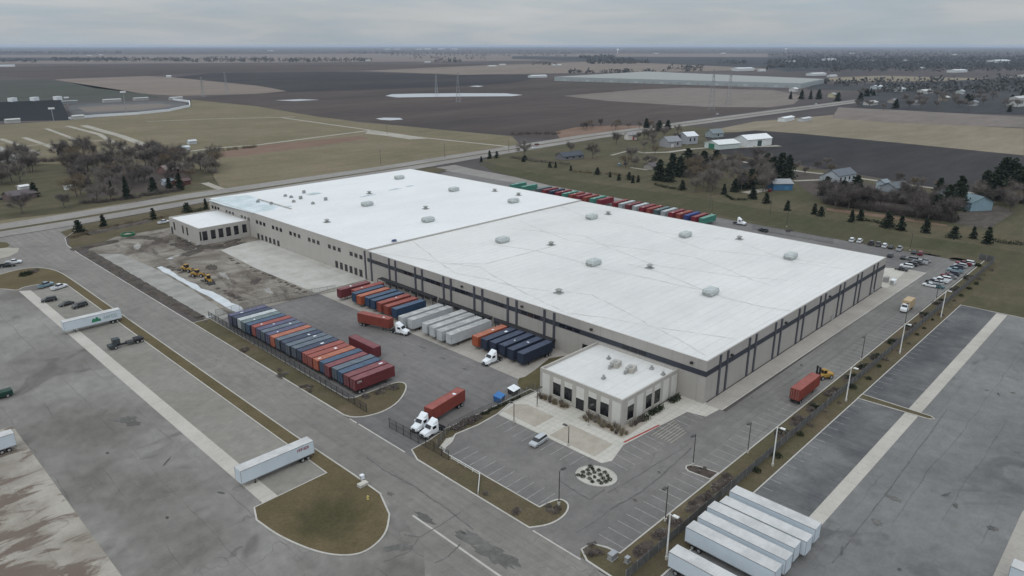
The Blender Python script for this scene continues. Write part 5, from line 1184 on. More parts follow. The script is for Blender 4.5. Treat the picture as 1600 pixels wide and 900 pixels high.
# dark cushions of the gravel island
for i, (a, b_) in enumerate([(-1.2, 2.8), (.4, 2.6), (1.5, 2.0), (-2.6, 1.8), (-.8, 1.4), (.6, 1.0), (2.1, .8), (-2.2, .3), (-.9, -.2), (.8, -.5), (2.4, -.6), (-2.8, -.9), (-1.4, -1.6), (.2, -1.7), (1.6, -1.9), (-.6, -2.9), (.8, -3.0), (-1.8, -2.6), (1.9, 2.9), (-2.9, 2.9)]):
    if (a / 3.6) ** 2 + (b_ / 3.9) ** 2 < 1.25: shrub_at(BUSH[i % 3], 102.0 + a * .85, 75.5 + b_ * .95, .5 + .16 * rnd.random(), rnd.random() * 6, 'small round dark evergreen cushion on the white gravel island', 'shrub', 'cushions on the gravel island', .12)
# beds round the office
for i in range(16):
    shrub_at((ORN + ORND)[i % 5], 119.2 + rnd.uniform(0, 1.6), 98.6 + i * .58, 1.1 + .5 * rnd.random(), rnd.random() * 6, 'dry grass tuft in the bed left of the office door', 'plant', 'tufts left of the office door')
for i in range(26):
    shrub_at((ORN + ORND)[i % 5], 118.3 + rnd.uniform(0, 2.4), 80.8 + i * .47, 1.1 + .6 * rnd.random(), rnd.random() * 6, 'dry grass tuft in the bed round the office corner', 'plant', 'tufts round the office corner')
for i in range(5): shrub_at(ORND[i % 2], 123.5 + i * 1.0, 81.8 + rnd.uniform(-.4, .4), 1.6, rnd.random() * 6, 'brown tuft below the side windows of the office', 'plant', 'tufts below the side windows')
for i, (x, n_) in enumerate([(127.6, 1), (129, 1), (131.4, 1), (132.6, 1), (134, 1), (135.4, 1), (140.2, 1), (141.6, 1), (143, 1)]):
    shrub_at(BUSH[i % 3], x, 82.0, 1.15, rnd.random() * 6, 'low dark green hedge shrub along the side wall of the office', 'shrub', 'hedge shrubs at the office side')
for i in range(14):
    t = i / 13; shrub_at(RUSTB[0], 94.2 + t * 7.4, 110.1 - t * .3 + rnd.uniform(-.6, .6), 1.15 + .2 * rnd.random(), rnd.random() * 6, 'dark reddish-brown hedge shrub between the yard and the car park', 'shrub', 'brown hedge by the gate')
for i in range(12): shrub_at(BUSH[i % 3], 103.5 + i * 1.1, 110.5 + rnd.uniform(-.3, .3), .55 + .2 * rnd.random(), rnd.random() * 6, 'small green shrub in the strip by the dumpsters', 'shrub', 'green shrubs by the dumpsters')
# shrub clumps on the islands
def clump(px, py, n, sx, sy, label, group, protos=None, s=.8):
    w = W(px, py)
    for i in range(n):
        a = rnd.uniform(0, 6.283); r_ = math.sqrt(rnd.random()); shrub_at((protos or BROWN)[i % len(protos or BROWN)], w.x + math.cos(a) * r_ * sx, w.y + math.sin(a) * r_ * sy, s * rnd.uniform(.7, 1.2), rnd.random() * 6, label, 'shrub', group, .1)
clump(383, 548, 6, 1.2, 2.5, 'brown leafless shrub in the upper clump on the roadside island', 'upper clump on the roadside island'); clump(440, 585, 8, 1.2, 4, 'brown leafless shrub in the long clump on the roadside island', 'long clump on the roadside island'); clump(482, 608, 7, 1.2, 3, 'brown leafless shrub in the near clump on the roadside island', 'near clump on the roadside island')
clump(609, 608, 12, 5.0, 1.2, 'tall brown shrub on the island nose by the last containers', 'shrubs on the island nose', BROWN, 1.0); clump(571, 621, 4, 1.2, .9, 'dark shrub at the fence end of the island', 'shrubs at the fence end')
clump(807, 801, 3, .5, .5, 'single round brown shrub on the car park verge', 'round brown shrub on the verge', BROWN, .8); clump(762, 772, 3, .6, .6, 'sparse brown shrub near the end of the guard rail', 'shrubs near the guard rail', BROWN, .7); clump(862, 798, 9, 1.6, 1.5, 'dark brown shrub in the mulched corner of the car park', 'shrubs in the mulched corner', BROWN, .7)
clump(928, 860, 9, 1.7, 1.4, 'dark brown shrub on the lower drive corner', 'shrubs on the lower drive corner', BROWN, .75); clump(1096, 735, 7, 1.6, .6, 'low brown shrub on the narrow mulch island', 'shrubs on the narrow mulch island', BROWN, .5); clump(38, 430, 4, 2.0, 1.5, 'dark shrub on the lawn by the junction', 'shrubs on the junction lawn', BUSH, 1.5); clump(55, 425, 4, 3, 1.2, 'brown shrub on the lawn by the junction', 'brown shrubs on the junction lawn', BROWN, 1.3)
MT['mulchpatch'] = MT['mulch']
for j, (x0, x1, m) in enumerate([(88, 92, 0), (94, 97, 0), (99, 101, 0), (105, 113, 0), (114, 121, 0), (142, 146, 1), (150, 155, 0), (159, 163, 1), (170, 176, 0), (182, 187, 1), (192, 196, 1), (201, 206, 1), (216, 222, 1), (231, 238, 1), (246, 254, 1), (262, 270, 1), (281, 288, 1), (299, 306, 1)]):
    rb = random.Random(j); nb = 14; cxm, hw_ = (x0 + x1) / 2, (x1 - x0) / 2 + .8
    sheet('mulch_bed', [(cxm + math.cos(6.283 * k / nb) * hw_ * rb.uniform(.85, 1.1), 55.9 + math.sin(6.283 * k / nb) * 1.35 * rb.uniform(.8, 1.1)) for k in range(nb)], .112, MT['mulch'], 'dark mulch bed on the verge')
    for i in range(int((x1 - x0) * 1.0) + 2):
        x = rnd.uniform(x0, x1); y = rnd.uniform(54.8, 57.0); pr = (BROWN if (m == 0 or i % 3) else BUSH)[i % 3]
        shrub_at(pr, x, y, rnd.uniform(.5, 1.0) * (1.25 if m else 1), rnd.random() * 6, 'brown shrub between the drive kerb and the slatted fence', 'shrub', 'shrubs between kerb and slatted fence', .1)
for i in range(24):
    x = 128 + i * 8.4 + rnd.uniform(-2, 2); shrub_at((BUSH + BROWN)[i % 6], x, rnd.uniform(51.8, 53.0), rnd.uniform(.6, 1.3), rnd.random() * 6, 'dark shrub on the yard side of the slatted fence', 'shrub', 'shrubs behind the slatted fence', .1)
clump(1328, 395 + 22, 5, 1.5, 1, 'brown shrub by the far corner pad', 'shrubs by the far corner pad', BROWN, .8); clump(1456, 399, 6, 1.4, 2.5, 'low brown shrub on the mulch island by the back parking', 'shrubs on the back mulch island', BROWN, .6); clump(1525, 415, 7, 2.2, 1.6, 'dark shrub on the far corner island', 'shrubs on the far corner island', BUSH, 1.0); clump(1235, 361, 5, 2.5, 1.2, 'brown bush at the end of the back lot', 'bushes at the end of the back lot', BROWN, 1.2)

# ------------------------------------------------------------------ trees
# small evergreens along the lawn: each told by what it stands nearest to
ev = [(818, 253, 3.0, 2.0, 'wide dark bush-like evergreen at the left end of the lawn'), (859, 262, 4.2, 1, 'small evergreen left of a twin at the lawn, below the dark roofed house'), (868, 262, 4.2, 1, 'small evergreen right of its twin, below the dark roofed house'), (892, 267, 4.0, 1, 'lone small evergreen right of the twins'),
      (933, 273, 5.0, 1.1, 'plump small evergreen above the red containers'), (953, 277, 4.0, 1, 'small evergreen right of the plump one'), (967, 282, 4.6, 1.1, 'small evergreen left of a dark trio on the lawn'), (983, 281, 5.2, 1, 'left one of the dark trio on the lawn'), (989, 286, 5.0, 1, 'middle one of the dark trio on the lawn'), (997, 285, 4.8, .9, 'right one of the dark trio on the lawn'),
      (1066, 297, 6.2, 1, 'round evergreen on the lawn at the end of a dark hedge'), (1131, 304, 6.5, 1.1, 'evergreen at the lawn edge left of the curved dark hedge'), (1176, 311, 7.0, 1.3, 'broad evergreen at the lawn edge below the blue shed'), (1197, 318, 6.2, 1, 'round evergreen right of the broad one below the blue shed'), (1230, 329, 5.5, 1.2, 'dark evergreen with brown brush behind it on the lawn'),
      (1272, 335, 5.8, 1, 'left one of a close pair of evergreens before the dry bank'), (1282, 338, 5.2, 1, 'right one of a close pair of evergreens before the dry bank'), (1330, 347, 6.4, 1, 'left cone of the second pair of evergreens on the lawn'), (1344, 345, 6.2, 1.1, 'right cone of the second pair of evergreens on the lawn'), (1386, 356, 8.0, 1.1, 'tallest cone evergreen on the lawn at the end of the short hedge'), (1407, 360, 7.2, 1.2, 'broad cone evergreen right of the tallest'),
      (1446, 364, 7.4, 1, 'slim cone evergreen alone above the car park'), (1490, 372, 5.6, 1.3, 'thin loose evergreen above the car park'), (1520, 373, 5.8, 1.1, 'cone evergreen left of the last one'), (1542, 381, 7.8, 1, 'last cone evergreen at the right by the dark ditch'),
      (776, 247, 5.5, .9, 'slim evergreen by the drive at the left corner of the lawn'), (765, 248, 6.5, 1, 'taller evergreen by the drive at the left corner of the lawn'), (752, 253, 4.5, .9, 'small evergreen nearest the back roof corner'), (124, 363, 6.0, 1.2, 'dark evergreen at the left end of the dark earth bank'), (162, 354, 6.0, 1.1, 'dark evergreen in the middle of the dark earth bank'), (240, 343, 6.0, 1, 'dark evergreen at the right end of the dark earth bank'), (293, 331, 5.0, 1.4, 'dark evergreen behind the new office annex'), (322, 327, 6.0, .8, 'dark evergreen at the left end of the extension roof')]
for i, (px, py, h, wd, l) in enumerate(ev):
    w = W(px, py); small_evergreen(i, w.x, w.y, h * 1.05, l, 'small evergreens along the verges', wd * 1.35)
def hedge(name, pts, h, wd, label, tm='leafd'):
    rr = random.Random(label); q = mk(MT[tm])
    for i in range(len(pts) - 1):
        a, c = W(*pts[i]), W(*pts[i + 1]); n = int((c - a).length * 26)
        for k in range(n):
            p = a.lerp(c, rr.random()) + Vector((rr.gauss(0, wd * .33), rr.gauss(0, wd * .33), rr.uniform(.1, h) * rr.uniform(.7, 1.1))); s = rr.uniform(.15, .4); u = rdir(rr) * s; v = u.cross(rdir(rr)).normalized() * s * .7
            q.add([p - u, p + v, p + u, p - v], [(0, 1, 2, 3)])
    return tag(q.build(name), label, 'hedge')
hedge('hedge', [(1022, 289), (1040, 294), (1062, 297)], 1.6, 1.6, 'low dark hedge leading to a round evergreen'); hedge('hedge', [(1134, 306), (1145, 313), (1168, 313)], 1.4, 1.5, 'curved low dark hedge below the blue shed'); hedge('hedge', [(1350, 345), (1365, 347), (1382, 352)], 1.6, 1.5, 'short dark hedge between two cone evergreens'); hedge('hedge', [(1545, 376), (1572, 381), (1605, 384)], 1.8, 2.0, 'dark hedge running off the right edge of the lawn')
hedge('hedge', [(290, 333), (305, 331), (322, 328)], 1.8, 2.2, 'dark low hedge behind the new office annex'); hedge('hedge', [(798, 247), (830, 252), (890, 258)], 2.0, 1.6, 'long dark hedge below the dark roofed house', 'twigd'); hedge('hedge', [(1140, 247), (1180, 252), (1210, 257)], 1.6, 3, 'brown hedge at the field edge behind the pines', 'twigd')
# bare wood at the left
LW = 'bare wood along the highway'
rnd = random.Random(21)
for i in range(135):
    px = rnd.uniform(-10, 338); lo = 326 - max(0, px) * .115; hi = 243 + abs(px - 170) * .05; f = rnd.random(); py = lo - 6 + (hi - lo + 6) * f
    if 75 < px < 120 and 270 < py < 305 and i % 3: continue
    if 45 < px < 100 and 255 < py < 300 and i % 2: continue
    if px < 125 and py > 292: continue
    if px > 285 and py > 285: continue
    if px > 290 and py < 258: continue
    w = W(px, py); bare([0, 1, 2, 3, 5, 4, 2, 0][i % 8], w.x, w.y, rnd.uniform(8, 12) + 5 * f, 'leafless grey-brown tree in the wood along the highway', LW, rnd.uniform(.85, 1.2))
for i, (px, py, h, l) in enumerate([(35, 334, 11, 'wide bare tree alone near the highway at the left'), (101, 325, 9, 'bare tree with a slim trunk on the verge left of the wood'), (121, 309, 13, 'spreading bare tree above the white van in the wood'), (152, 316, 11, 'bare tree leaning on the verge at the front of the wood'), (173, 313, 8, 'low dark bare tree at the front of the wood')]):
    w = W(px, py); bare(i + 2, w.x, w.y, h, l, None, 1.35)
for i, (px, py, h, wd, l) in enumerate([(55, 308, 9, 1.2, 'dark round evergreen beside the brick house at the left'), (199, 311, 13.5, .95, 'tall pointed spruce at the front of the bare wood'), (281, 297, 11, 1, 'dark evergreen in front of the brick house'), (240, 299, 9, 1.2, 'dull green evergreen left of the brick house'), (98, 250, 11, 1.2, 'dark evergreen at the back of the wood, left of a pair'), (112, 250, 11, 1.2, 'dark evergreen at the back of the wood, right of a pair'), (137, 292, 9, 1.1, 'dark evergreen deep in the wood behind the spreading tree'), (175, 305, 9, 1, 'dark evergreen deep in the wood left of the spruce'), (265, 295, 7, 1.3, 'low evergreen against the brick house wall')]):
    w = W(px, py); evergreen(0 if 'spruce' in l else (3, 4, 5)[i % 3], w.x, w.y, h, l, None, wd)
# homesteads east of the highway
for i, (px, py, h, wd, l) in enumerate([(1030, 282, 15, 1.2, 'big dark pine, leftmost of the pine group behind the lawn'), (1044, 284, 13, 1.2, 'big dark pine second from the left in the pine group'), (1050, 271, 15, 1.2, 'big dark pine at the back left of the pine group'), (1062, 276, 15, 1.3, 'big dark pine in the middle of the pine group'), (1074, 264, 16, 1.2, 'big dark pine at the top of the pine group'), (1085, 272, 12, 1.2, 'dark pine at the right of the pine group'),
     (1098, 266, 15, 1.3, 'dark pine at the back of the brown grove, left one'), (1118, 262, 14, 1.3, 'dark pine at the back of the brown grove, right one'), (1196, 273, 16, 1.2, 'dark fir at the back of the firs by the blue shed'), (1148, 300, 9, 1.2, 'low dark fir at the front left of the firs'), (1160, 296, 11, 1.2, 'dark fir left of the blue shed, lowest one'), (1172, 294, 13, 1.2, 'dark fir second left of the blue shed'), (1186, 288, 14, 1.2, 'dark fir just left of the blue shed'), (1205, 282, 17, 1.1, 'tall dark fir behind the blue shed at the left'), (1218, 280, 19, 1.1, 'tallest dark fir behind the blue shed'), (1231, 279, 17, 1.0, 'tall dark fir behind the blue shed at the right'),
     (1290, 305, 12, 1.3, 'dark evergreen in front of the grey house, left one'), (1316, 318, 14, 1.3, 'dark evergreen in front of the grey house, middle one'), (1335, 314, 16, 1.2, 'tall dark evergreen in front of the grey house, right one'), (1352, 322, 11, 1.3, 'dark evergreen in the thicket right of the grey house'), (1465, 310, 13, 1.1, 'dark evergreen left of the teal house'), (1478, 335, 17, 1.1, 'tall evergreen before the teal house, front one'), (1495, 328, 20, .8, 'slim tall evergreen against the teal house wall'), (1462, 340, 13, 1.3, 'yellowish green evergreen in the thicket below the teal house'),
     (1538, 305, 16, 1.3, 'big dark pine, leftmost of the right-hand grove'), (1552, 312, 19, 1.2, 'big dark pine in the front of the right-hand grove'), (1562, 298, 22, 1.2, 'tallest big pine of the right-hand grove'), (1577, 300, 22, 1.2, 'big dark pine in the middle of the right-hand grove'), (1590, 304, 18, 1.2, 'dark pine at the right of the right-hand grove'), (1601, 318, 12, 1.2, 'dark pine at the right picture edge'),
     (1010, 200, 11, 1.3, 'dark tree behind the grey barn, left one'), (1030, 205, 12, 1.4, 'dark tree behind the grey barn, middle one'), (1043, 203, 11, 1.4, 'dark tree behind the grey barn, right one'), (820, 250, 4, 2.5, 'squat dark shrub tree under the lone bare tree')]):
    w = W(px, py); evergreen(i if h < 11 else (3, 4, 5)[i % 3], w.x, w.y, h * .95, l, None, wd * 1.05)
HB = 'bare trees of the homesteads'
for i, (px, py, h, l) in enumerate([(819, 246, 13, 'lone bare tree beside the highway above the long hedge'), (893, 243, 12, 'bare tree standing behind the dark roofed house'), (926, 248, 12, 'bare tree with a forked trunk right of the dark roofed house'), (963, 226, 12, 'tawny bare tree beside the highway left of the red shed'), (978, 262, 10, 'bare tree right of the blue car'), (987, 252, 12, 'bare tree below the red shed')]):
    w = W(px, py); bare(i, w.x, w.y, h, l, None, 1.15)
rnd = random.Random(5)
zones = [((1080, 1200, 258, 302), 32, 10, 15), ((990, 1030, 225, 262), 8, 6, 10), ((985, 1060, 196, 225), 12, 7, 12), ((1285, 1400, 305, 330), 16, 9, 14), ((1390, 1490, 315, 348), 14, 9, 14), ((1380, 1470, 285, 300), 8, 5, 8), ((1500, 1600, 300, 335), 14, 8, 12), ((1240, 1300, 258, 275), 6, 6, 9), ((895, 1010, 196, 206), 12, 6, 10)]
zn = ['in the brown grove right of the pines', 'between the low house and the red shed', 'behind the grey barn', 'in the dark thicket below the grey house', 'in the dark thicket below the teal house', 'behind the thicket by the small grey house', 'in the right-hand pine grove', 'on the field edge by the grey house', 'in the row along the reddish soil']
for zi, ((x0, x1, y0, y1), n, h0, h1) in enumerate(zones):
    for i in range(n):
        px, py = rnd.uniform(x0, x1), rnd.uniform(y0, y1)
        if zi in (3, 4): py = y0 + (y1 - y0) * rnd.random() * .9 + (px - x0) / (x1 - x0) * (8 if zi == 3 else 4)
        w = W(px, py); bare((i * 5 + zi) % 6 if zi not in (3, 4) else 2 + i % 2, w.x, w.y, rnd.uniform(h0, h1), 'leafless tree ' + zn[zi], 'trees ' + zn[zi], 1.1)
# far neighbourhood at the right and tree rows
rnd = random.Random(15)
for i in range(52):
    px = rnd.uniform(1338, 1605); py = rnd.uniform(146, 172) + (px - 1338) * .02; w = W(px, py)
    if i % 5 == 0: evergreen(i, w.x, w.y, rnd.uniform(9, 14), 'dark evergreen in the far neighbourhood at the right', 'evergreens of the far neighbourhood', 1.5)
    else: bare((1, 5, 0, 5)[i % 4], w.x, w.y, rnd.uniform(10, 15), 'leafless tree in the far neighbourhood at the right', 'trees of the far neighbourhood', 1.2)
for i, (px, h) in enumerate([(1235, 13), (1252, 16), (1266, 15), (1279, 16), (1309, 14), (1344, 14)]):
    w = W(px, 155 if px < 1300 else 158); evergreen(i, w.x, w.y, h, 'dark evergreen of the farmyard left of the highway bend, ' + ORD[i] + ' from the left', 'farmyard evergreens', 1.3)
def far_wood(label, strips, m, per, hh, seed):
    rr = random.Random(seed); q = mk(MT[m]); q.mat(MT[m])
    for (x0, x1, y0, y1, n) in strips:
        for k in range(n):
            px = rr.uniform(x0, x1); py = rr.uniform(y0, y1); w = W(px, py); h = rr.uniform(.6, 1.2) * hh; r_ = h * rr.uniform(.35, .55)
            for j in range(per):
                d = rdir(rr); p = w + Vector((d.x * r_, d.y * r_, h * .5 + d.z * h * .45)); s = h * rr.uniform(.14, .26); u = rdir(rr) * s; v = u.cross(rdir(rr)).normalized() * s
                q.add([p - u, p - v, p + u, p + v], [(0, 1, 2, 3)])
    o = q.build('woodland'); return tag(o, label, 'woodland', None, 'stuff')
MT['farw'] = twig_mat('far_wood_crowns', (.07, .075, .078), (.105, .105, .1))
far_wood('dark far woodland filling the right horizon', [(1200, 1610, 93, 107, 1500), (1230, 1610, 88, 94, 800), (1290, 1600, 106, 112, 200)], 'farw', 12, 13, 1)
far_wood('dark oblong wood in the middle distance', [(918, 992, 94, 100, 190), (990, 1014, 97, 100, 20), (905, 960, 88, 93, 120)], 'farw', 14, 16, 2)
far_wood('thin dark tree rows across the left horizon', [(0, 190, 80, 84, 420), (80, 300, 92, 96.5, 300), (300, 580, 93, 97.5, 260), (540, 640, 82, 84, 90), (600, 900, 83, 88, 200), (320, 420, 91, 95, 60), (680, 720, 94, 98, 40), (0, 60, 94, 98, 40)], 'farw', 10, 14, 3)
far_wood('thin tree rows across the middle horizon', [(830, 870, 100, 103, 22), (1042, 1098, 106, 112, 36), (1120, 1165, 97, 100, 30), (1195, 1205, 101, 110, 12), (400, 1200, 77, 81, 700), (1200, 1610, 77, 87, 900), (640, 760, 90, 93, 30), (0, 400, 76, 79, 260)], 'farw', 9, 14, 4)
far_wood('dark brush along the back of the long warehouse', [(890, 1040, 113.2, 115, 60), (1290, 1350, 130, 134, 20), (1350, 1600, 126, 134, 60), (1370, 1560, 136, 146, 90), (1560, 1612, 120, 146, 60)], 'farw', 12, 12, 5)
def far_brush(label, pts, n, hh, m, seed):
    rr = random.Random(seed); q = mk(MT[m])
    for k in range(n):
        i = rr.randrange(len(pts) - 1); f = rr.random(); px = pts[i][0] * (1 - f) + pts[i + 1][0] * f + rr.uniform(-3, 3); py = pts[i][1] * (1 - f) + pts[i + 1][1] * f + rr.uniform(-1.2, 1.2); w = W(px, py); h = hh * rr.uniform(.5, 1.2)
        for j in range(30): twig(q, w + Vector((rr.uniform(-1, 1), rr.uniform(-1, 1), 0)), (Vector((0, 0, 1)) + rdir(rr) * .8).normalized(), h * rr.uniform(.5, 1), .1, rr)
    return tag(q.build('brush'), label, 'brush', None, 'stuff')
far_brush('tangled grey brush along the lower edge of the ploughed field', [(800, 211), (830, 209), (872, 210)], 60, 4, 'twigd', 2)
far_brush('brown scrub on the reddish strip of the pasture', [(345, 236), (380, 232), (400, 230)], 50, 3, 'twigt', 3)
far_brush('brown scrub below the left hedge of the lawn', [(890, 268), (950, 272), (1000, 278)], 60, 2.2, 'twigt', 4)
far_brush('dark scrub floor of the thicket', [(1290, 318), (1340, 325), (1400, 335), (1490, 347)], 420, 5.5, 'twigd', 6)
far_brush('dark scrub floor of the thicket behind', [(1290, 305), (1350, 312), (1410, 318), (1470, 330)], 320, 5.0, 'twigd', 7)
# ------------------------------------------------------------------ houses and farm buildings
def house(px, py, L, D, h, rh, deg, wallc, roofc, label, cat='house', wins=((-.25, 0), (.25, 0)), door=None, name='house', z=0.1):
    w = W(px, py); t = empty(name, label, cat, (w.x, w.y, z), R(deg)); wm = plain(name + '_wall', wallc, .8); rm = plain(name + '_roof', roofc, .75, 0, .15)
    q = mk(wm); q.bb(-L / 2, L / 2, -D / 2, D / 2, -.2, h); q.add([(-L / 2, -D / 2, h), (-L / 2, D / 2, h), (-L / 2, 0, h + rh), (L / 2, -D / 2, h), (L / 2, D / 2, h), (L / 2, 0, h + rh)], [(0, 2, 1), (3, 4, 5)]); q.build('wall', t)
    q = mk(rm); e = .5; k = rh / (D / 2)
    for s in (-1, 1):
        q.loft([[(-L / 2 - e, s * (D / 2 + e), h - e * k), (-L / 2 - e, 0, h + rh), (-L / 2 - e, 0, h + rh + .25), (-L / 2 - e, s * (D / 2 + e), h - e * k + .25)], [(L / 2 + e, s * (D / 2 + e), h - e * k), (L / 2 + e, 0, h + rh), (L / 2 + e, 0, h + rh + .25), (L / 2 + e, s * (D / 2 + e), h - e * k + .25)]])
    q.build('roof', t)
    for (f, s) in wins:
        q = mk(MT['glass'])
        if s == 0: q.bb(f * L - .8, f * L + .8, -D / 2 - .04, -D / 2, h * .35, h * .75)
        else: q.bb(-L / 2 - .04, -L / 2, f * D - .8, f * D + .8, h * .35, h * .75)
        q.build('window', t)
    if door:
        f, s, dw, dh, dc = door; q = mk(plain(name + '_door', dc))
        if s == 0: q.bb(f * L - dw / 2, f * L + dw / 2, -D / 2 - .06, -D / 2, 0, dh)
        else: q.bb(-L / 2 - .06, -L / 2, f * D - dw / 2, f * D + dw / 2, 0, dh)
        q.build('door', t)
    return t
house(890, 248, 20, 10, 2.8, 2.4, -12, (.16, .16, .17), (.055, .065, .08), 'long low house with a dark blue-grey roof beside the highway', wins=((-.3, 0), (0, 0), (.3, 0)))
house(1020, 264, 10, 8, 2.6, 1.8, -10, (.28, .27, .25), (.10, .085, .085), 'low brown roofed house left of the pines')
house(985, 218, 9, 7, 4.5, 2.5, -20, (.55, .53, .5), (.25, .24, .24), 'small white shed with a red door by the highway', 'shed', (), (.1, 0, 2, 3.2, (.3, .05, .05)), 'shed')
house(1047, 229, 15, 12, 5, 3.6, -15, (.30, .30, .31), (.22, .225, .24), 'grey barn with a grey roof beside the tall white-roofed one', 'barn', ((.2, 0),), (-.2, 0, 3, 3, (.55, .55, .55)), 'barn')
house(1074, 224, 13, 12, 7, 3, -15, (.32, .33, .36), (.62, .64, .66), 'tall grey barn with a white roof', 'barn', ((.2, 0), (-.2, 0)), None, 'barn')
house(1116, 214, 14, 10, 4, 3.4, -15, (.28, .32, .33), (.17, .2, .21), 'small grey house alone in the dark field', wins=((0, 0),))
house(1128, 231, 24, 17, 4.2, 2.6, -18, (.50, .55, .53), (.62, .64, .63), 'white shed with a green door left of the long white barn', 'shed', (), (-.0, 1, 7, 4.2, (.03, .17, .10)), 'shed')
house(1176, 227, 30, 15, 6.2, 3.2, -16, (.58, .60, .60), (.68, .70, .70), 'long white barn with two dark doors', 'barn', (), (.0, 0, 5, 5, (.03, .06, .06)), 'barn')
house(1217, 295, 12, 11, 4, 1.9, -42, (.045, .14, .26), (.26, .27, .28), 'blue shed with a grey roof', 'shed', (), (.2, 0, 2.4, 2.4, (.06, .18, .30)), 'shed')
house(1311, 284, 19, 10, 5.2, 3.0, -12, (.40, .44, .47), (.115, .13, .15), 'grey house with white trim above the thicket', wins=((-.35, 0), (-.1, 0), (.15, 0), (.38, 0)), door=(0.05, 0, 1.4, 2.3, (.6, .6, .6)))
house(1296, 283, 10, 8, 3.4, 2, -12, (.42, .46, .48), (.12, .135, .15), 'grey garage left of the grey house', 'garage', (), (.2, 0, 3.4, 2.4, (.55, .55, .55)), 'garage')
house(1378, 297, 6, 5, 5, 1.4, -12, (.36, .42, .46), (.2, .23, .25), 'narrow pale blue-grey house above the thicket', wins=((0, 0),))
house(1398, 298, 16, 10, 3, 2.2, -12, (.26, .29, .31), (.105, .12, .13), 'low grey roofed house right of the narrow one')
house(1503, 322, 26, 13, 4.5, 3, 55, (.20, .29, .34), (.13, .18, .2), 'teal-sided house among tall evergreens at the right')
house(272, 270, 18, 9, 3.4, 2.4, 15, (.17, .105, .09), (.20, .155, .145), 'brick house in the bare wood', wins=((-.3, 0), (0, 0), (.3, 0)))
house(284, 289, 9, 6, 2.6, 1.0, 15, (.12, .045, .04), (.10, .06, .055), 'low dark red shed beside the brick house', 'shed', (), None, 'shed')
house(32, 311, 14, 9, 3, 2, 12, (.14, .10, .095), (.11, .09, .095), 'brown house behind the lone bare tree at the left'); house(37, 297, 5, 4, 2.4, .6, 12, (.6, .6, .6), (.62, .62, .62), 'small white garden shed left of the round evergreen', 'shed', (), None, 'shed'); house(110, 296, 6, 3, 2.2, .4, 8, (.6, .6, .58), (.64, .64, .62), 'white camper-like shed in the bare wood', 'shed', (), None, 'shed')
house(262, 289, 6, 4, 2.6, 1.2, 10, (.35, .38, .42), (.3, .33, .36), 'small pale shed left of the brick house', 'shed', (), None, 'shed')
for i, (px, py, L, D, h, wc, rc) in enumerate([(1590, 166, 40, 14, 12, (.50, .50, .48), (.45, .45, .45)), (1475, 157, 16, 12, 5, (.3, .26, .2), (.5, .5, .48)), (1405, 143, 40, 14, 5, (.36, .40, .40), (.42, .46, .46)), (1370, 139, 26, 14, 5, (.42, .46, .47), (.5, .54, .55)), (1300, 152, 12, 10, 5, (.46, .42, .28), (.3, .3, .3)), (1240, 143, 18, 12, 5, (.5, .5, .48), (.55, .55, .54)), (1430, 164, 18, 10, 4, (.25, .25, .25), (.18, .18, .19)), (1395, 161, 16, 10, 4, (.3, .28, .25), (.2, .2, .21)), (1520, 165, 20, 11, 5, (.34, .35, .36), (.2, .21, .22)), (1445, 146, 34, 12, 5, (.5, .5, .48), (.5, .5, .48)), (1360, 164, 24, 12, 4, (.45, .45, .42), (.45, .45, .43)), (1500, 147, 22, 12, 5, (.4, .42, .42), (.35, .38, .4))]):
    house(px, py, L, D, h, 2.2, -10 + 7 * (i % 3), wc, rc, ['tall pale apartment block at the right picture edge', 'tan house with a pale roof in the far neighbourhood', 'long pale green-grey building at the edge of the far neighbourhood', 'pale blue-roofed building left of the long green-grey one', 'small yellow house by the highway bend', 'small white house left of the farmyard evergreens', 'dark roofed house in the middle of the far neighbourhood', 'dark roofed house at the front of the far neighbourhood', 'grey house left of the apartment block', 'long white building behind the tan house', 'low cream house just right of the highway bend', 'pale grey building behind the dark roofed houses'][i], 'building' if i in (0, 2, 3, 9, 11) else 'house', wins=((-.35, 0), (-.1, 0), (.15, 0), (.4, 0)), name='building' if i in (0, 2, 3, 9, 11) else 'house')
# long far warehouse
a = W(866, 126.5); t = empty('distribution_centre', 'very long pale grey-blue warehouse far off in the fields', 'warehouse', (a.x, a.y, 0)); pts = [W(866, 126.5), W(1252, 138.2), W(1287, 130.2), W(1010, 117)]
l = [(p.x - a.x, p.y - a.y) for p in pts]; Hh = 9.5
q = mk(plain('pale_panel', (.31, .35, .355), .8)); q.prism(ccw(l), 0, Hh); q.build('wall', t); q = mk(plain('pale_flat_roof', (.27, .275, .265), .8)); c_ = Vector((sum(x for x, y in l) / 4, sum(y for x, y in l) / 4)); q.prism(ccw([tuple(c_ + (Vector(p) - c_) * .992) for p in l]), Hh, Hh + .5); q.build('roof', t)
dv = Vector(l[1]); 
for k in range(26):
    p = dv * (.05 + k * .036); d = dv.normalized(); ang = math.atan2(d.y, d.x); n_ = Vector((d.y, -d.x)); q = mk(MT['vent'] if k % 3 else MT['sideg']); q.box((p.x + n_.x * .1, p.y + n_.y * .1, 3), (6 if k % 3 else 9, .3, 4), ang); q.build('dock_door', t)
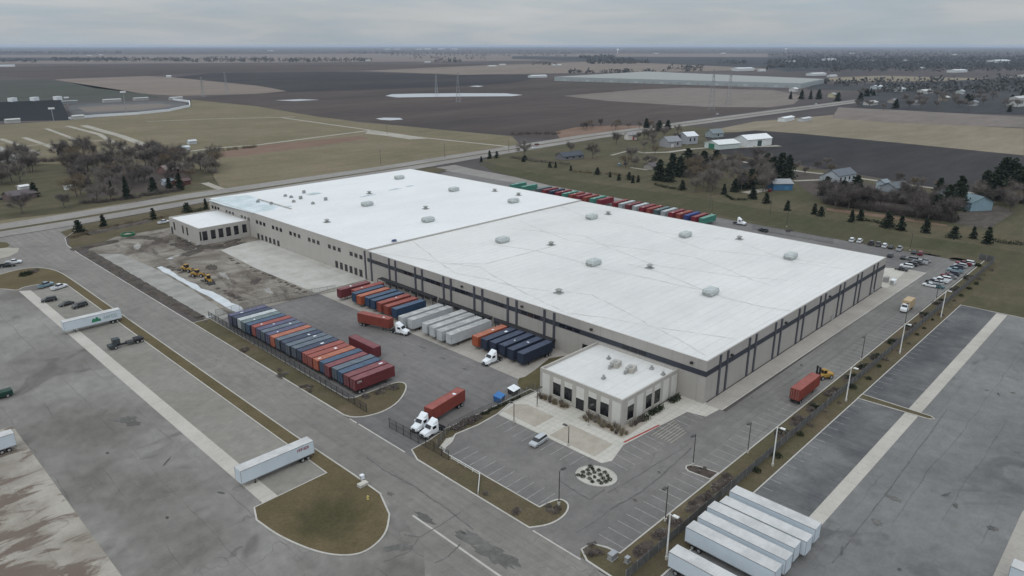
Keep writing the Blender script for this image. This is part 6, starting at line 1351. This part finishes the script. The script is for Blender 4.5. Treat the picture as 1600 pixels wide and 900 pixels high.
# racetrack: oval, stand, masts
q = mk(MT['track']); cc_ = [WXY(*p) for p in ((110, 182), (150, 180), (215, 177), (265, 172), (292, 166), (291, 161), (260, 158), (200, 159.5), (150, 161), (105, 163))]
sheet('race_track', smooth_poly(cc_, 2), .3, MT['track'], 'dark oval asphalt of the racetrack')
fld('infield', 'mauve', .34, [(135, 176), (215, 172.5), (258, 168), (272, 164.5), (250, 162), (180, 164), (120, 168)], 'pale infield of the racetrack')
q = mk(MT['white']); rim = [WXY(*p) for p in ((108, 187), (150, 183), (215, 179), (265, 174), (297, 167), (296, 160), (270, 156.5))]; strip(q, rim, 1.2, 0, 3.0); o = q.build('barrier_wall'); tag(o, 'white barrier wall curving round the racetrack', 'barrier wall')
a0, a1 = W(-40, 190), W(110, 187.5); b0, b1 = W(-40, 180), W(98, 174); 
t = empty('grandstand', 'dark grandstand of the racetrack at the left edge', 'grandstand', a0); q = mk(plain('dark_seats', (.022, .028, .032), .8)); Hs = 15
secs = []
def dd(p, z): return (p.x - a0.x, p.y - a0.y, z)
for f_, (p0, p1) in enumerate(((a0, a1), (b0, b1))): pass
n = 26
prof0 = [a0.lerp(b0, k / n) for k in range(n + 1)]; prof1 = [a1.lerp(b1, k / n) for k in range(n + 1)]
A = [dd(prof0[0], 0)]; B_ = [dd(prof1[0], 0)]
for k in range(n): 
    for z_, kk in ((Hs * (k + 1) / n, k), (Hs * (k + 1) / n, k + 1)): A.append(dd(prof0[kk], z_)); B_.append(dd(prof1[kk], z_))
A.append(dd(prof0[n], 0)); B_.append(dd(prof1[n], 0)); q.loft([A, B_]); q.build('seating_tier', t)
q = mk(MT['white']); 
for f_ in (.45, .7, .97):
    p = b0.lerp(b1, f_); q.box((p.x - a0.x, p.y - a0.y, Hs + 2), (9, 6, 5), .6)
q.build('press_box', t)
for i, (px, py, L, c) in enumerate([(43, 163.5, 10, (.5, .51, .51)), (75, 164.5, 10, (.52, .54, .54)), (6, 166, 9, (.5, .5, .5)), (108, 162, 22, (.24, .25, .26)), (175, 159.5, 26, (.4, .4, .39)), (220, 157, 22, (.36, .36, .35)), (275, 156, 20, (.4, .4, .39)), (122, 186, 12, (.45, .45, .43)), (20, 192, 14, (.42, .42, .4)), (300, 225, 7, (.5, .52, .54)), (288, 235, 8, (.5, .54, .56))]):
    house(px, py, L, 7 if L > 9 else 4, 3.6 if L > 9 else 2.6, 1, 5, c, c, 'small pale racetrack building, ' + ['second from the left above the stand', 'third from the left above the stand', 'leftmost above the stand', 'long low one behind the stand end', 'long white one on the far straight', 'right one on the far straight', 'by the far turn of the oval', 'at the near end of the stand', 'in front of the stand', 'on the pasture by the gravel clearing', 'beside the wood behind the track'][i], 'shed', (), None, 'shed')
for i, (px, py, ty) in enumerate([(84, 189, 148), (106, 165, 135), (194, 160, 147), (198, 180, 130)]):
    w = W(px, py); hh = HCAM - (ty - YH) * math.hypot(w.x, w.y) / 1119; q = mk(MT['steel']); q.tube((0, 0, 0), (0, 0, hh), .5, .3, 6); t = empty('floodlight_mast', 'tall floodlight mast of the racetrack, ' + ['beside the grandstand end', 'behind the grandstand', 'on the far straight', 'on the near straight'][i], 'floodlight', w); q.build('mast', t); q = mk(MT['white']); q.bb(-3.2, 3.2, -.4, .4, hh - .8, hh + 1.2); q.build('lamp_bank', t)
# lattice pylons
def pylon(px, py, ty, label):
    w = W(px, py); hh = HCAM - (ty - YH) * math.hypot(w.x, w.y) / 1119; t = empty('power_pylon', label, 'pylon', w, .75, 'power pylons across the fields'); q = mk(MT['steel']); b_ = hh * .07
    def hw(z): return b_ * (1 - .86 * z / hh)
    N_ = 9
    for k in range(N_):
        z0, z1 = hh * k / N_, hh * (k + 1) / N_; w0, w1 = hw(z0), hw(z1); c0 = [(-w0, -w0), (w0, -w0), (w0, w0), (-w0, w0)]; c1 = [(-w1, -w1), (w1, -w1), (w1, w1), (-w1, w1)]
        for j in range(4):
            q.tube((*c0[j], z0), (*c1[j], z1), .16, None, 4); q.tube((*c0[j], z0), (*c1[(j + 1) % 4], z1), .09, None, 3); q.tube((*c0[(j + 1) % 4], z0), (*c1[j], z1), .09, None, 3)
    q.build('mast', t)
    for z in (.68, .82, .95):
        q = mk(MT['steel']); L = hh * .16; q.tube((-L, 0, hh * z), (L, 0, hh * z), .14, None, 4); q.tube((-L, 0, hh * z), (0, 0, hh * (z + .04)), .1, None, 3); q.tube((L, 0, hh * z), (0, 0, hh * (z + .04)), .1, None, 3); q.build('cross_arm', t)
for px, py, ty, l in [(1111, 172, 104, 'nearest the highway, left of a pair'), (1138, 164, 104, 'right of the pair by the highway'), (716, 160, 108, 'standing by the long puddle'), (682, 148, 110, 'left of the puddle in the black field'), (318, 152, 112, 'in the tan field at the left'), (355, 148, 106, 'second in the tan field at the left')]:
    pylon(px, py, ty, 'grey lattice power pylon ' + l)
for i, (px, py, ty, l) in enumerate([(595, 258, 222, 'by the highway behind the white roof'), (695, 246, 200, 'on the pasture edge by the highway'), (605, 210, 190, 'on the pasture track'), (795, 238, 210, 'at the left corner of the lawn'), (853, 216, 195, 'beyond the highway'), (1203, 335, 304, 'on the lawn below the blue shed'), (1109, 325, 306, 'on the lawn behind the back row of containers')]):
    w = W(px, py); t = empty('utility_pole', 'thin wooden utility pole ' + l, 'utility pole', w, R(40), 'thin utility poles'); d_ = math.hypot(w.x, w.y); hh = 11; q = mk(MT['bark']); q.tube((0, 0, 0), (0, 0, hh), .16, .12, 6); q.build('pole', t); q = mk(MT['bark']); q.bb(-1.2, 1.2, -.07, .07, hh - .8, hh - .62); q.build('cross_arm', t)
# water towers and scattered far buildings
for px, py, ty, l in [(1227.5, 83.5, 75.5, 'white far water tower on the right horizon'), (965, 84, 77, 'pale far water tower near the dark oblong wood')]:
    w = W(px, py); d_ = math.hypot(w.x, w.y); hh = HCAM - (ty - YH) * d_ / 1119; q = mk(MT['white']); q.tube((0, 0, 0), (0, 0, hh * .7), 3, 3, 8); t = empty('water_tower', l, 'water tower', w); q.build('column', t); q = mk(MT['white']); R_ = 13
    q.loft([[(math.cos(a_) * r_ * R_, math.sin(a_) * r_ * R_, hh * .7 + z_ * R_) for a_ in [2 * math.pi * k / 12 for k in range(12)]] for r_, z_ in ((.25, 0), (.85, .4), (1, .9), (.85, 1.3), (.25, 1.6))]); q.build('tank', t)
far_b = [(10, 104.5, 60, 'at the far left edge in the brown fields'), (140, 87, 40, 'in the far tree row at the left'), (158, 86, 34, 'right of another in the far tree row at the left'), (264, 121, 12, 'alone on the tan field'), (387, 126, 1, ''), (573, 95, 40, 'on the fields left of the dark hedge row'), (668, 98, 30, 'beside a dark tree row in the middle'), (769, 104, 34, 'left of a pair below the middle horizon'), (785, 102, 30, 'right of a pair below the middle horizon'), (870, 102.5, 40, 'at the end of a brush row in the middle'), (840, 121, 50, 'low beside the long warehouse'), (1160, 110.5, 80, 'bright and wide behind the long warehouse'), (1190, 111.5, 30, 'right of the bright wide one'), (1275, 118, 60, 'among trees right of the long warehouse'), (1300, 120, 30, 'at the right of the trees beyond the long warehouse'), (1440, 107, 36, 'in front of the far right woods'), (1495, 113, 70, 'long, below the far right woods'), (1235, 97, 60, 'in the left part of the far right woods'), (1295, 95, 90, 'long and pale in the far right woods'), (1360, 95, 40, 'middle of the far right woods'), (1415, 95, 40, 'right of the middle of the far right woods'), (1560, 99, 130, 'longest in the far right woods'), (1490, 86, 60, 'high in the far right woods'), (1025, 84, 50, 'right of the pale water tower'), (1130, 84, 60, 'on the horizon left of the white tower'), (1330, 84, 60, 'on the horizon right of the white tower'), (605, 77.5, 120, 'leftmost of the white row on the horizon'), (620, 77.5, 120, 'second of the white row on the horizon'), (655, 77.5, 120, 'third of the white row on the horizon'), (668, 77.5, 150, 'fourth of the white row on the horizon'), (690, 77.5, 150, 'fifth of the white row on the horizon'), (710, 77.5, 130, 'last of the white row on the horizon'), (423, 80, 90, 'on the left horizon'), (1228, 187, 1, ''), (1225, 188, 16, ''), ]
for px, py, L, l in far_b:
    if not l: continue
    house(px, py, L, L * .4, max(4, L * .1), max(1.2, L * .03), -15, (.56, .58, .58), (.62, .64, .65), 'tiny white far building ' + l, 'building', (), None, 'building')
house(1228, 189, 28, 8, 4, 1, 2, (.62, .64, .65), (.66, .68, .68), 'white long shed beside the highway left part', 'shed', (), None, 'shed'); house(1257, 189, 24, 7, 3.2, .8, 2, (.45, .47, .48), (.5, .5, .5), 'greyer low shed right of the white one by the highway', 'shed', (), None, 'shed')

# ------------------------------------------------------------------ air, sky, sun
hz = mk(None) if False else MB(); hz.bb(-28500, 46500, -28500, 46500, -1.0, 96.0); o = hz.build('haze')
hm = bpy.data.materials.new('haze'); hm.use_nodes = True; nt = hm.node_tree
for n_ in list(nt.nodes): nt.nodes.remove(n_)
out = nt.nodes.new('ShaderNodeOutputMaterial'); pv = nt.nodes.new('ShaderNodeVolumePrincipled'); pv.inputs['Color'].default_value = (.66, .77, .94, 1); pv.inputs['Density'].default_value = HAZE if 'HAZE' in globals() else 3.8e-5; pv.inputs['Anisotropy'].default_value = .2
nt.links.new(pv.outputs[0], out.inputs['Volume']); o.data.materials.append(hm); tag(o, 'thin bluish haze over the plain', None, None, 'stuff')

SUN_EL, SUN_AZ = R(42), R(205)      # high veiled sun behind the camera's left
wd = bpy.data.worlds.new('World'); sc.world = wd; wd.use_nodes = True; nt = wd.node_tree; N = nt.nodes; Lk = nt.links
bg = N['Background']; sky = N.new('ShaderNodeTexSky'); sky.sky_type = 'NISHITA'; sky.sun_disc = False; sky.sun_elevation = SUN_EL; sky.sun_rotation = math.pi / 2 - SUN_AZ
Lk.new(sky.outputs[0], bg.inputs[0]); bg.inputs[1].default_value = .06
tc = N.new('ShaderNodeTexCoord'); sp = N.new('ShaderNodeSeparateXYZ'); Lk.new(tc.outputs['Generated'], sp.inputs[0])
def mth(op, a, b_=None, c=None):
    n_ = N.new('ShaderNodeMath'); n_.operation = op
    for i, x in enumerate((a, b_, c)):
        if x is None: continue
        if isinstance(x, (int, float)): n_.inputs[i].default_value = x
        else: Lk.new(x, n_.inputs[i])
    return n_.outputs[0]
zc = mth('MAXIMUM', sp.outputs[2], 0.0); grad = mth('MULTIPLY_ADD', zc, .98, .49)         # overcast: zenith about three times the horizon
mp = N.new('ShaderNodeMapping'); mp.inputs['Scale'].default_value = (5, 5, 42); Lk.new(tc.outputs['Generated'], mp.inputs[0])
def nz(scale, det, src, dist=0.):
    n_ = N.new('ShaderNodeTexNoise'); n_.inputs['Scale'].default_value = scale; n_.inputs['Detail'].default_value = det; n_.inputs['Roughness'].default_value = .55; n_.inputs['Distortion'].default_value = dist; Lk.new(src, n_.inputs['Vector']); return n_.outputs['Fac']
c1 = nz(1.0, 6, mp.outputs[0], .3)
def mr(f, a, b_, c, d):
    n_ = N.new('ShaderNodeMapRange'); n_.inputs[1].default_value = a; n_.inputs[2].default_value = b_; n_.inputs[3].default_value = c; n_.inputs[4].default_value = d; Lk.new(f, n_.inputs[0]); return n_.outputs[0]
mp2 = N.new('ShaderNodeMapping'); mp2.inputs['Scale'].default_value = (2.2, 2.2, 9); mp2.inputs['Location'].default_value = (3, 1, 0); Lk.new(tc.outputs['Generated'], mp2.inputs[0]); c2 = nz(1.0, 3, mp2.outputs[0])
lum = mth('MULTIPLY', mth('MULTIPLY', grad, mr(c1, .3, .7, .92, 1.10)), mr(c2, .35, .65, .94, 1.06))
mixc = N.new('ShaderNodeMix'); mixc.data_type = 'RGBA'; Lk.new(mr(c1, .38, .62, 0, 1), mixc.inputs[0]); mixc.inputs[6].default_value = (.84, .97, 1.08, 1); mixc.inputs[7].default_value = (.97, 1.0, 1.03, 1)
bg2 = N.new('ShaderNodeBackground'); Lk.new(mixc.outputs[2], bg2.inputs[0]); Lk.new(lum, bg2.inputs[1])
mx = N.new('ShaderNodeMixShader'); mx.inputs[0].default_value = .9; Lk.new(bg.outputs[0], mx.inputs[1]); Lk.new(bg2.outputs[0], mx.inputs[2]); Lk.new(mx.outputs[0], N['World Output'].inputs[0])
sl_ = bpy.data.lights.new('sun', 'SUN'); sl_.energy = .6; sl_.angle = R(25); sl_.color = (1, .96, .9); so = bpy.data.objects.new('sun', sl_); col.objects.link(so)
dv = Vector((math.cos(SUN_AZ) * math.cos(SUN_EL), math.sin(SUN_AZ) * math.cos(SUN_EL), math.sin(SUN_EL))); so.rotation_euler = dv.to_track_quat('Z', 'Y').to_euler(); so.location = (0, 0, 200)

sc.view_settings.view_transform = 'Standard'; sc.view_settings.look = 'None'; sc.view_settings.gamma = 1; sc.view_settings.exposure = -.06; sc.view_settings.use_curve_mapping = False
sc.render.engine = 'CYCLES'; cy = sc.cycles; cy.max_bounces = 5; cy.diffuse_bounces = 3; cy.glossy_bounces = 2; cy.transmission_bounces = 2; cy.volume_bounces = 1; cy.transparent_max_bounces = 4
cy.use_denoising = True; cy.caustics_reflective = False; cy.caustics_refractive = False; cy.sample_clamp_indirect = 4
sc.render.filter_size = 1.5

# ------------------------------------------------------------------ repairs, oil and tar on the asphalt
MT['tar'] = two('tar_repair', (.092, .089, .086), (.13, .125, .121), .5, fine=3, fvar=.2); MT['oil'] = two('oil_stain', (.06, .058, .058), (.115, .11, .105), .6, fine=2, fvar=.2); MT['damp'] = two('damp_stain', (.095, .09, .082), (.14, .134, .125), .15, fine=1.2, fvar=.15)
def blot(px, py, rx, ry, rot, m, label, z=.05, seed=0):
    rr = random.Random(seed + px); w = W(px, py); n = 26; ca, sa = math.cos(rot), math.sin(rot); pts = []
    for k in range(n):
        t = 6.283 * k / n; s = rr.uniform(.55, 1.15); a, c = math.cos(t) * rx * s, math.sin(t) * ry * s; pts.append((w.x + a * ca - c * sa, w.y + a * sa + c * ca))
    sheet('stain', pts, z, MT[m], label)
H_ = math.pi / 2
for i, (px, py, rx, ry, rot, m) in enumerate([(664, 810, .9, 3.0, 0, 'damp'), (745, 845, 1.6, 5.5, .12, 'damp'), (775, 868, 2.0, 5, .1, 'damp'), (610, 772, .7, .9, 0, 'damp'), (623, 855, 1.2, 2.6, .9, 'damp'), (724, 833, .4, .5, 0, 'oil'),
    (660, 543, .35, 1.6, .1, 'oil'), (692, 560, .3, 1.3, .1, 'oil'), (727, 577, .35, 1.1, .2, 'oil'), (632, 555, .3, .8, 0, 'oil'), (752, 608, .3, .4, 0, 'oil'), (195, 655, 1.6, 2.6, .8, 'damp'), (207, 662, 1.4, 2.2, .3, 'damp'), (262, 720, .25, 2.0, -.8, 'oil'), (168, 708, .4, .5, 0, 'oil'), (261, 809, .35, .45, 0, 'oil'), (345, 770, .3, 1.0, .5, 'oil'),
    (1478, 773, .3, 1.5, 1.2, 'oil'), (1493, 790, .9, .5, .3, 'oil'), (1552, 826, .9, 1.0, .3, 'oil'), (1315, 862, .25, 1.6, -1.3, 'oil'), (1405, 890, .5, .4, 0, 'oil'), (1583, 614, .4, .7, .4, 'oil'), (1560, 616, .9, .3, .3, 'oil'), (1542, 610, .3, .6, .8, 'oil'), (1395, 778, 1.6, .8, 1.3, 'damp'), (1370, 816, 1.4, .9, .6, 'damp'), (1030, 738, .3, .4, 0, 'oil'), (992, 782, .35, .5, 0, 'oil'), (1252, 571, .8, .4, .4, 'oil'), (1175, 622, .3, .3, 0, 'oil')]):
    blot(px, py, rx, ry, rot, m, 'dark stain on the asphalt', .052 + .0015 * i)
def tarline(pts, w, label, z=.05):
    q = mk(MT['tar']); ww = [WXY(*p) for p in pts]; rr = random.Random(int(pts[0][0])); out = []
    for i in range(len(ww) - 1):
        for k in range(8):
            t = k / 8; out.append((ww[i][0] * (1 - t) + ww[i + 1][0] * t + rr.uniform(-.12, .12), ww[i][1] * (1 - t) + ww[i + 1][1] * t + rr.uniform(-.12, .12)))
    out.append(ww[-1]); strip(q, out, w, z); tag(q.build('crack'), label, None, None, 'structure')
for pts, w in (([(572, 714), (600, 735), (650, 762), (700, 797), (740, 828)], .28), ([(955, 795), (1000, 770), (1035, 742), (1080, 700)], .3), ([(955, 795), (930, 815), (900, 832)], .2), ([(950, 770), (1010, 735), (1075, 695)], .16), ([(875, 752), (921, 781), (945, 765)], .3), ([(640, 572), (690, 605), (760, 640)], .14), ([(610, 570), (700, 612)], .12), ([(630, 835), (655, 840), (690, 820), (720, 800)], .2), ([(680, 880), (700, 870), (720, 850)], .2), ([(655, 840), (640, 862), (600, 878)], .16), ([(1060, 640), (1150, 590), (1240, 530), (1330, 475)], .14), ([(1300, 880), (1400, 750), (1480, 640)], .2), ([(1210, 610), (1300, 560), (1400, 490)], .14)):
    tarline(pts, w, 'tarred crack in the asphalt', .048 + w * .01)

far_brush('dark undergrowth along the front of the bare wood', [(128, 318), (160, 316), (200, 311), (240, 304), (282, 298)], 170, 3.0, 'twigd', 11)
far_brush('brown scrub along the earth bank by the highway verge', [(110, 372), (150, 362), (200, 350), (262, 339)], 120, 1.6, 'twigt', 12)
far_brush('leafless brush at the back edge of the bare wood', [(0, 258), (60, 253), (130, 250), (200, 247), (260, 250)], 200, 5.5, 'twigd', 13)
fld('wood_ground', 'mulch', .15, [(130, 312), (200, 304), (285, 292), (300, 275), (280, 262), (200, 257), (140, 262), (150, 285)], 'brown leaf litter under the bare wood')
# churned heaps of the construction site
def heap(pts, n, rmax, hmax, m, label, seed):
    rr = random.Random(seed); q = mk(MT[m])
    for k in range(n):
        i = rr.randrange(len(pts) - 1); f = rr.random(); w = W(pts[i][0] * (1 - f) + pts[i + 1][0] * f + rr.uniform(-2, 2), pts[i][1] * (1 - f) + pts[i + 1][1] * f + rr.uniform(-1.5, 1.5)); ra = rr.uniform(.35, 1) * rmax; h = rr.uniform(.3, 1) * hmax; secs = []
        nn = 9; off = [rr.uniform(.7, 1.25) for _ in range(nn)]
        for s_, z_ in ((1, -.05), (.7, .55), (.35, .9), (.08, 1.0)): secs.append([(w.x + math.cos(6.283 * a / nn) * ra * s_ * off[a], w.y + math.sin(6.283 * a / nn) * ra * s_ * off[a], h * z_ * (1 if s_ == 1 else rr.uniform(.85, 1.1))) for a in range(nn)])
        q.loft(secs, False)
    return tag(q.build('soil_heaps'), label, None, None, 'stuff')
heap([(275, 372), (300, 385), (330, 388), (372, 376)], 40, 2.6, .8, 'mound', 'dark churned soil along the foot of the new office', 1)
heap([(205, 372), (240, 372), (280, 384), (300, 392)], 46, 3.0, .55, 'mound', 'dark soil lumps across the upper dirt lot', 2)
heap([(258, 415), (300, 432), (350, 455), (380, 470)], 30, 1.8, .4, 'mound', 'dirt lumps along the white slab', 3)
heap([(345, 396), (380, 415), (440, 440), (480, 458)], 36, 1.2, .35, 'mound', 'soil ridge along the edge of the new concrete apron', 4)
heap([(230, 455), (276, 480), (326, 503)], 40, 1.6, .55, 'mound', 'lumpy top of the earth bank beside the front road', 5)
heap([(136, 399), (177, 424), (222, 450)], 40, 1.6, .55, 'mound', 'lumpy top of the upper earth bank', 6)
for i, (px, py, rx, ry, rot, m) in enumerate([(300, 395, 7, 3.5, .4, 'mound'), (355, 385, 9, 2.6, .1, 'mound'), (250, 378, 6, 4, .3, 'mound'), (330, 418, 5, 2.2, 1.2, 'mound'), (400, 440, 5, 2, .9, 'mound'), (270, 402, 5, 1.5, .5, 'gravel'), (215, 385, 7, 1.6, 1.2, 'gravel'), (350, 430, 6, 1.2, 1.4, 'gravel'), (420, 455, 5, 1.2, 1.3, 'gravel'), (267, 404, .9, .9, 0, 'whiteslab'), (308, 383, 2.6, .5, .5, 'whiteslab'), (296, 377, 2, .5, .6, 'whiteslab'), (328, 495, 1.2, .9, 0, 'whiteslab')]):
    blot(px, py, rx, ry, rot, m, 'bare patch on the churned dirt', .085 + .0015 * i, 50)
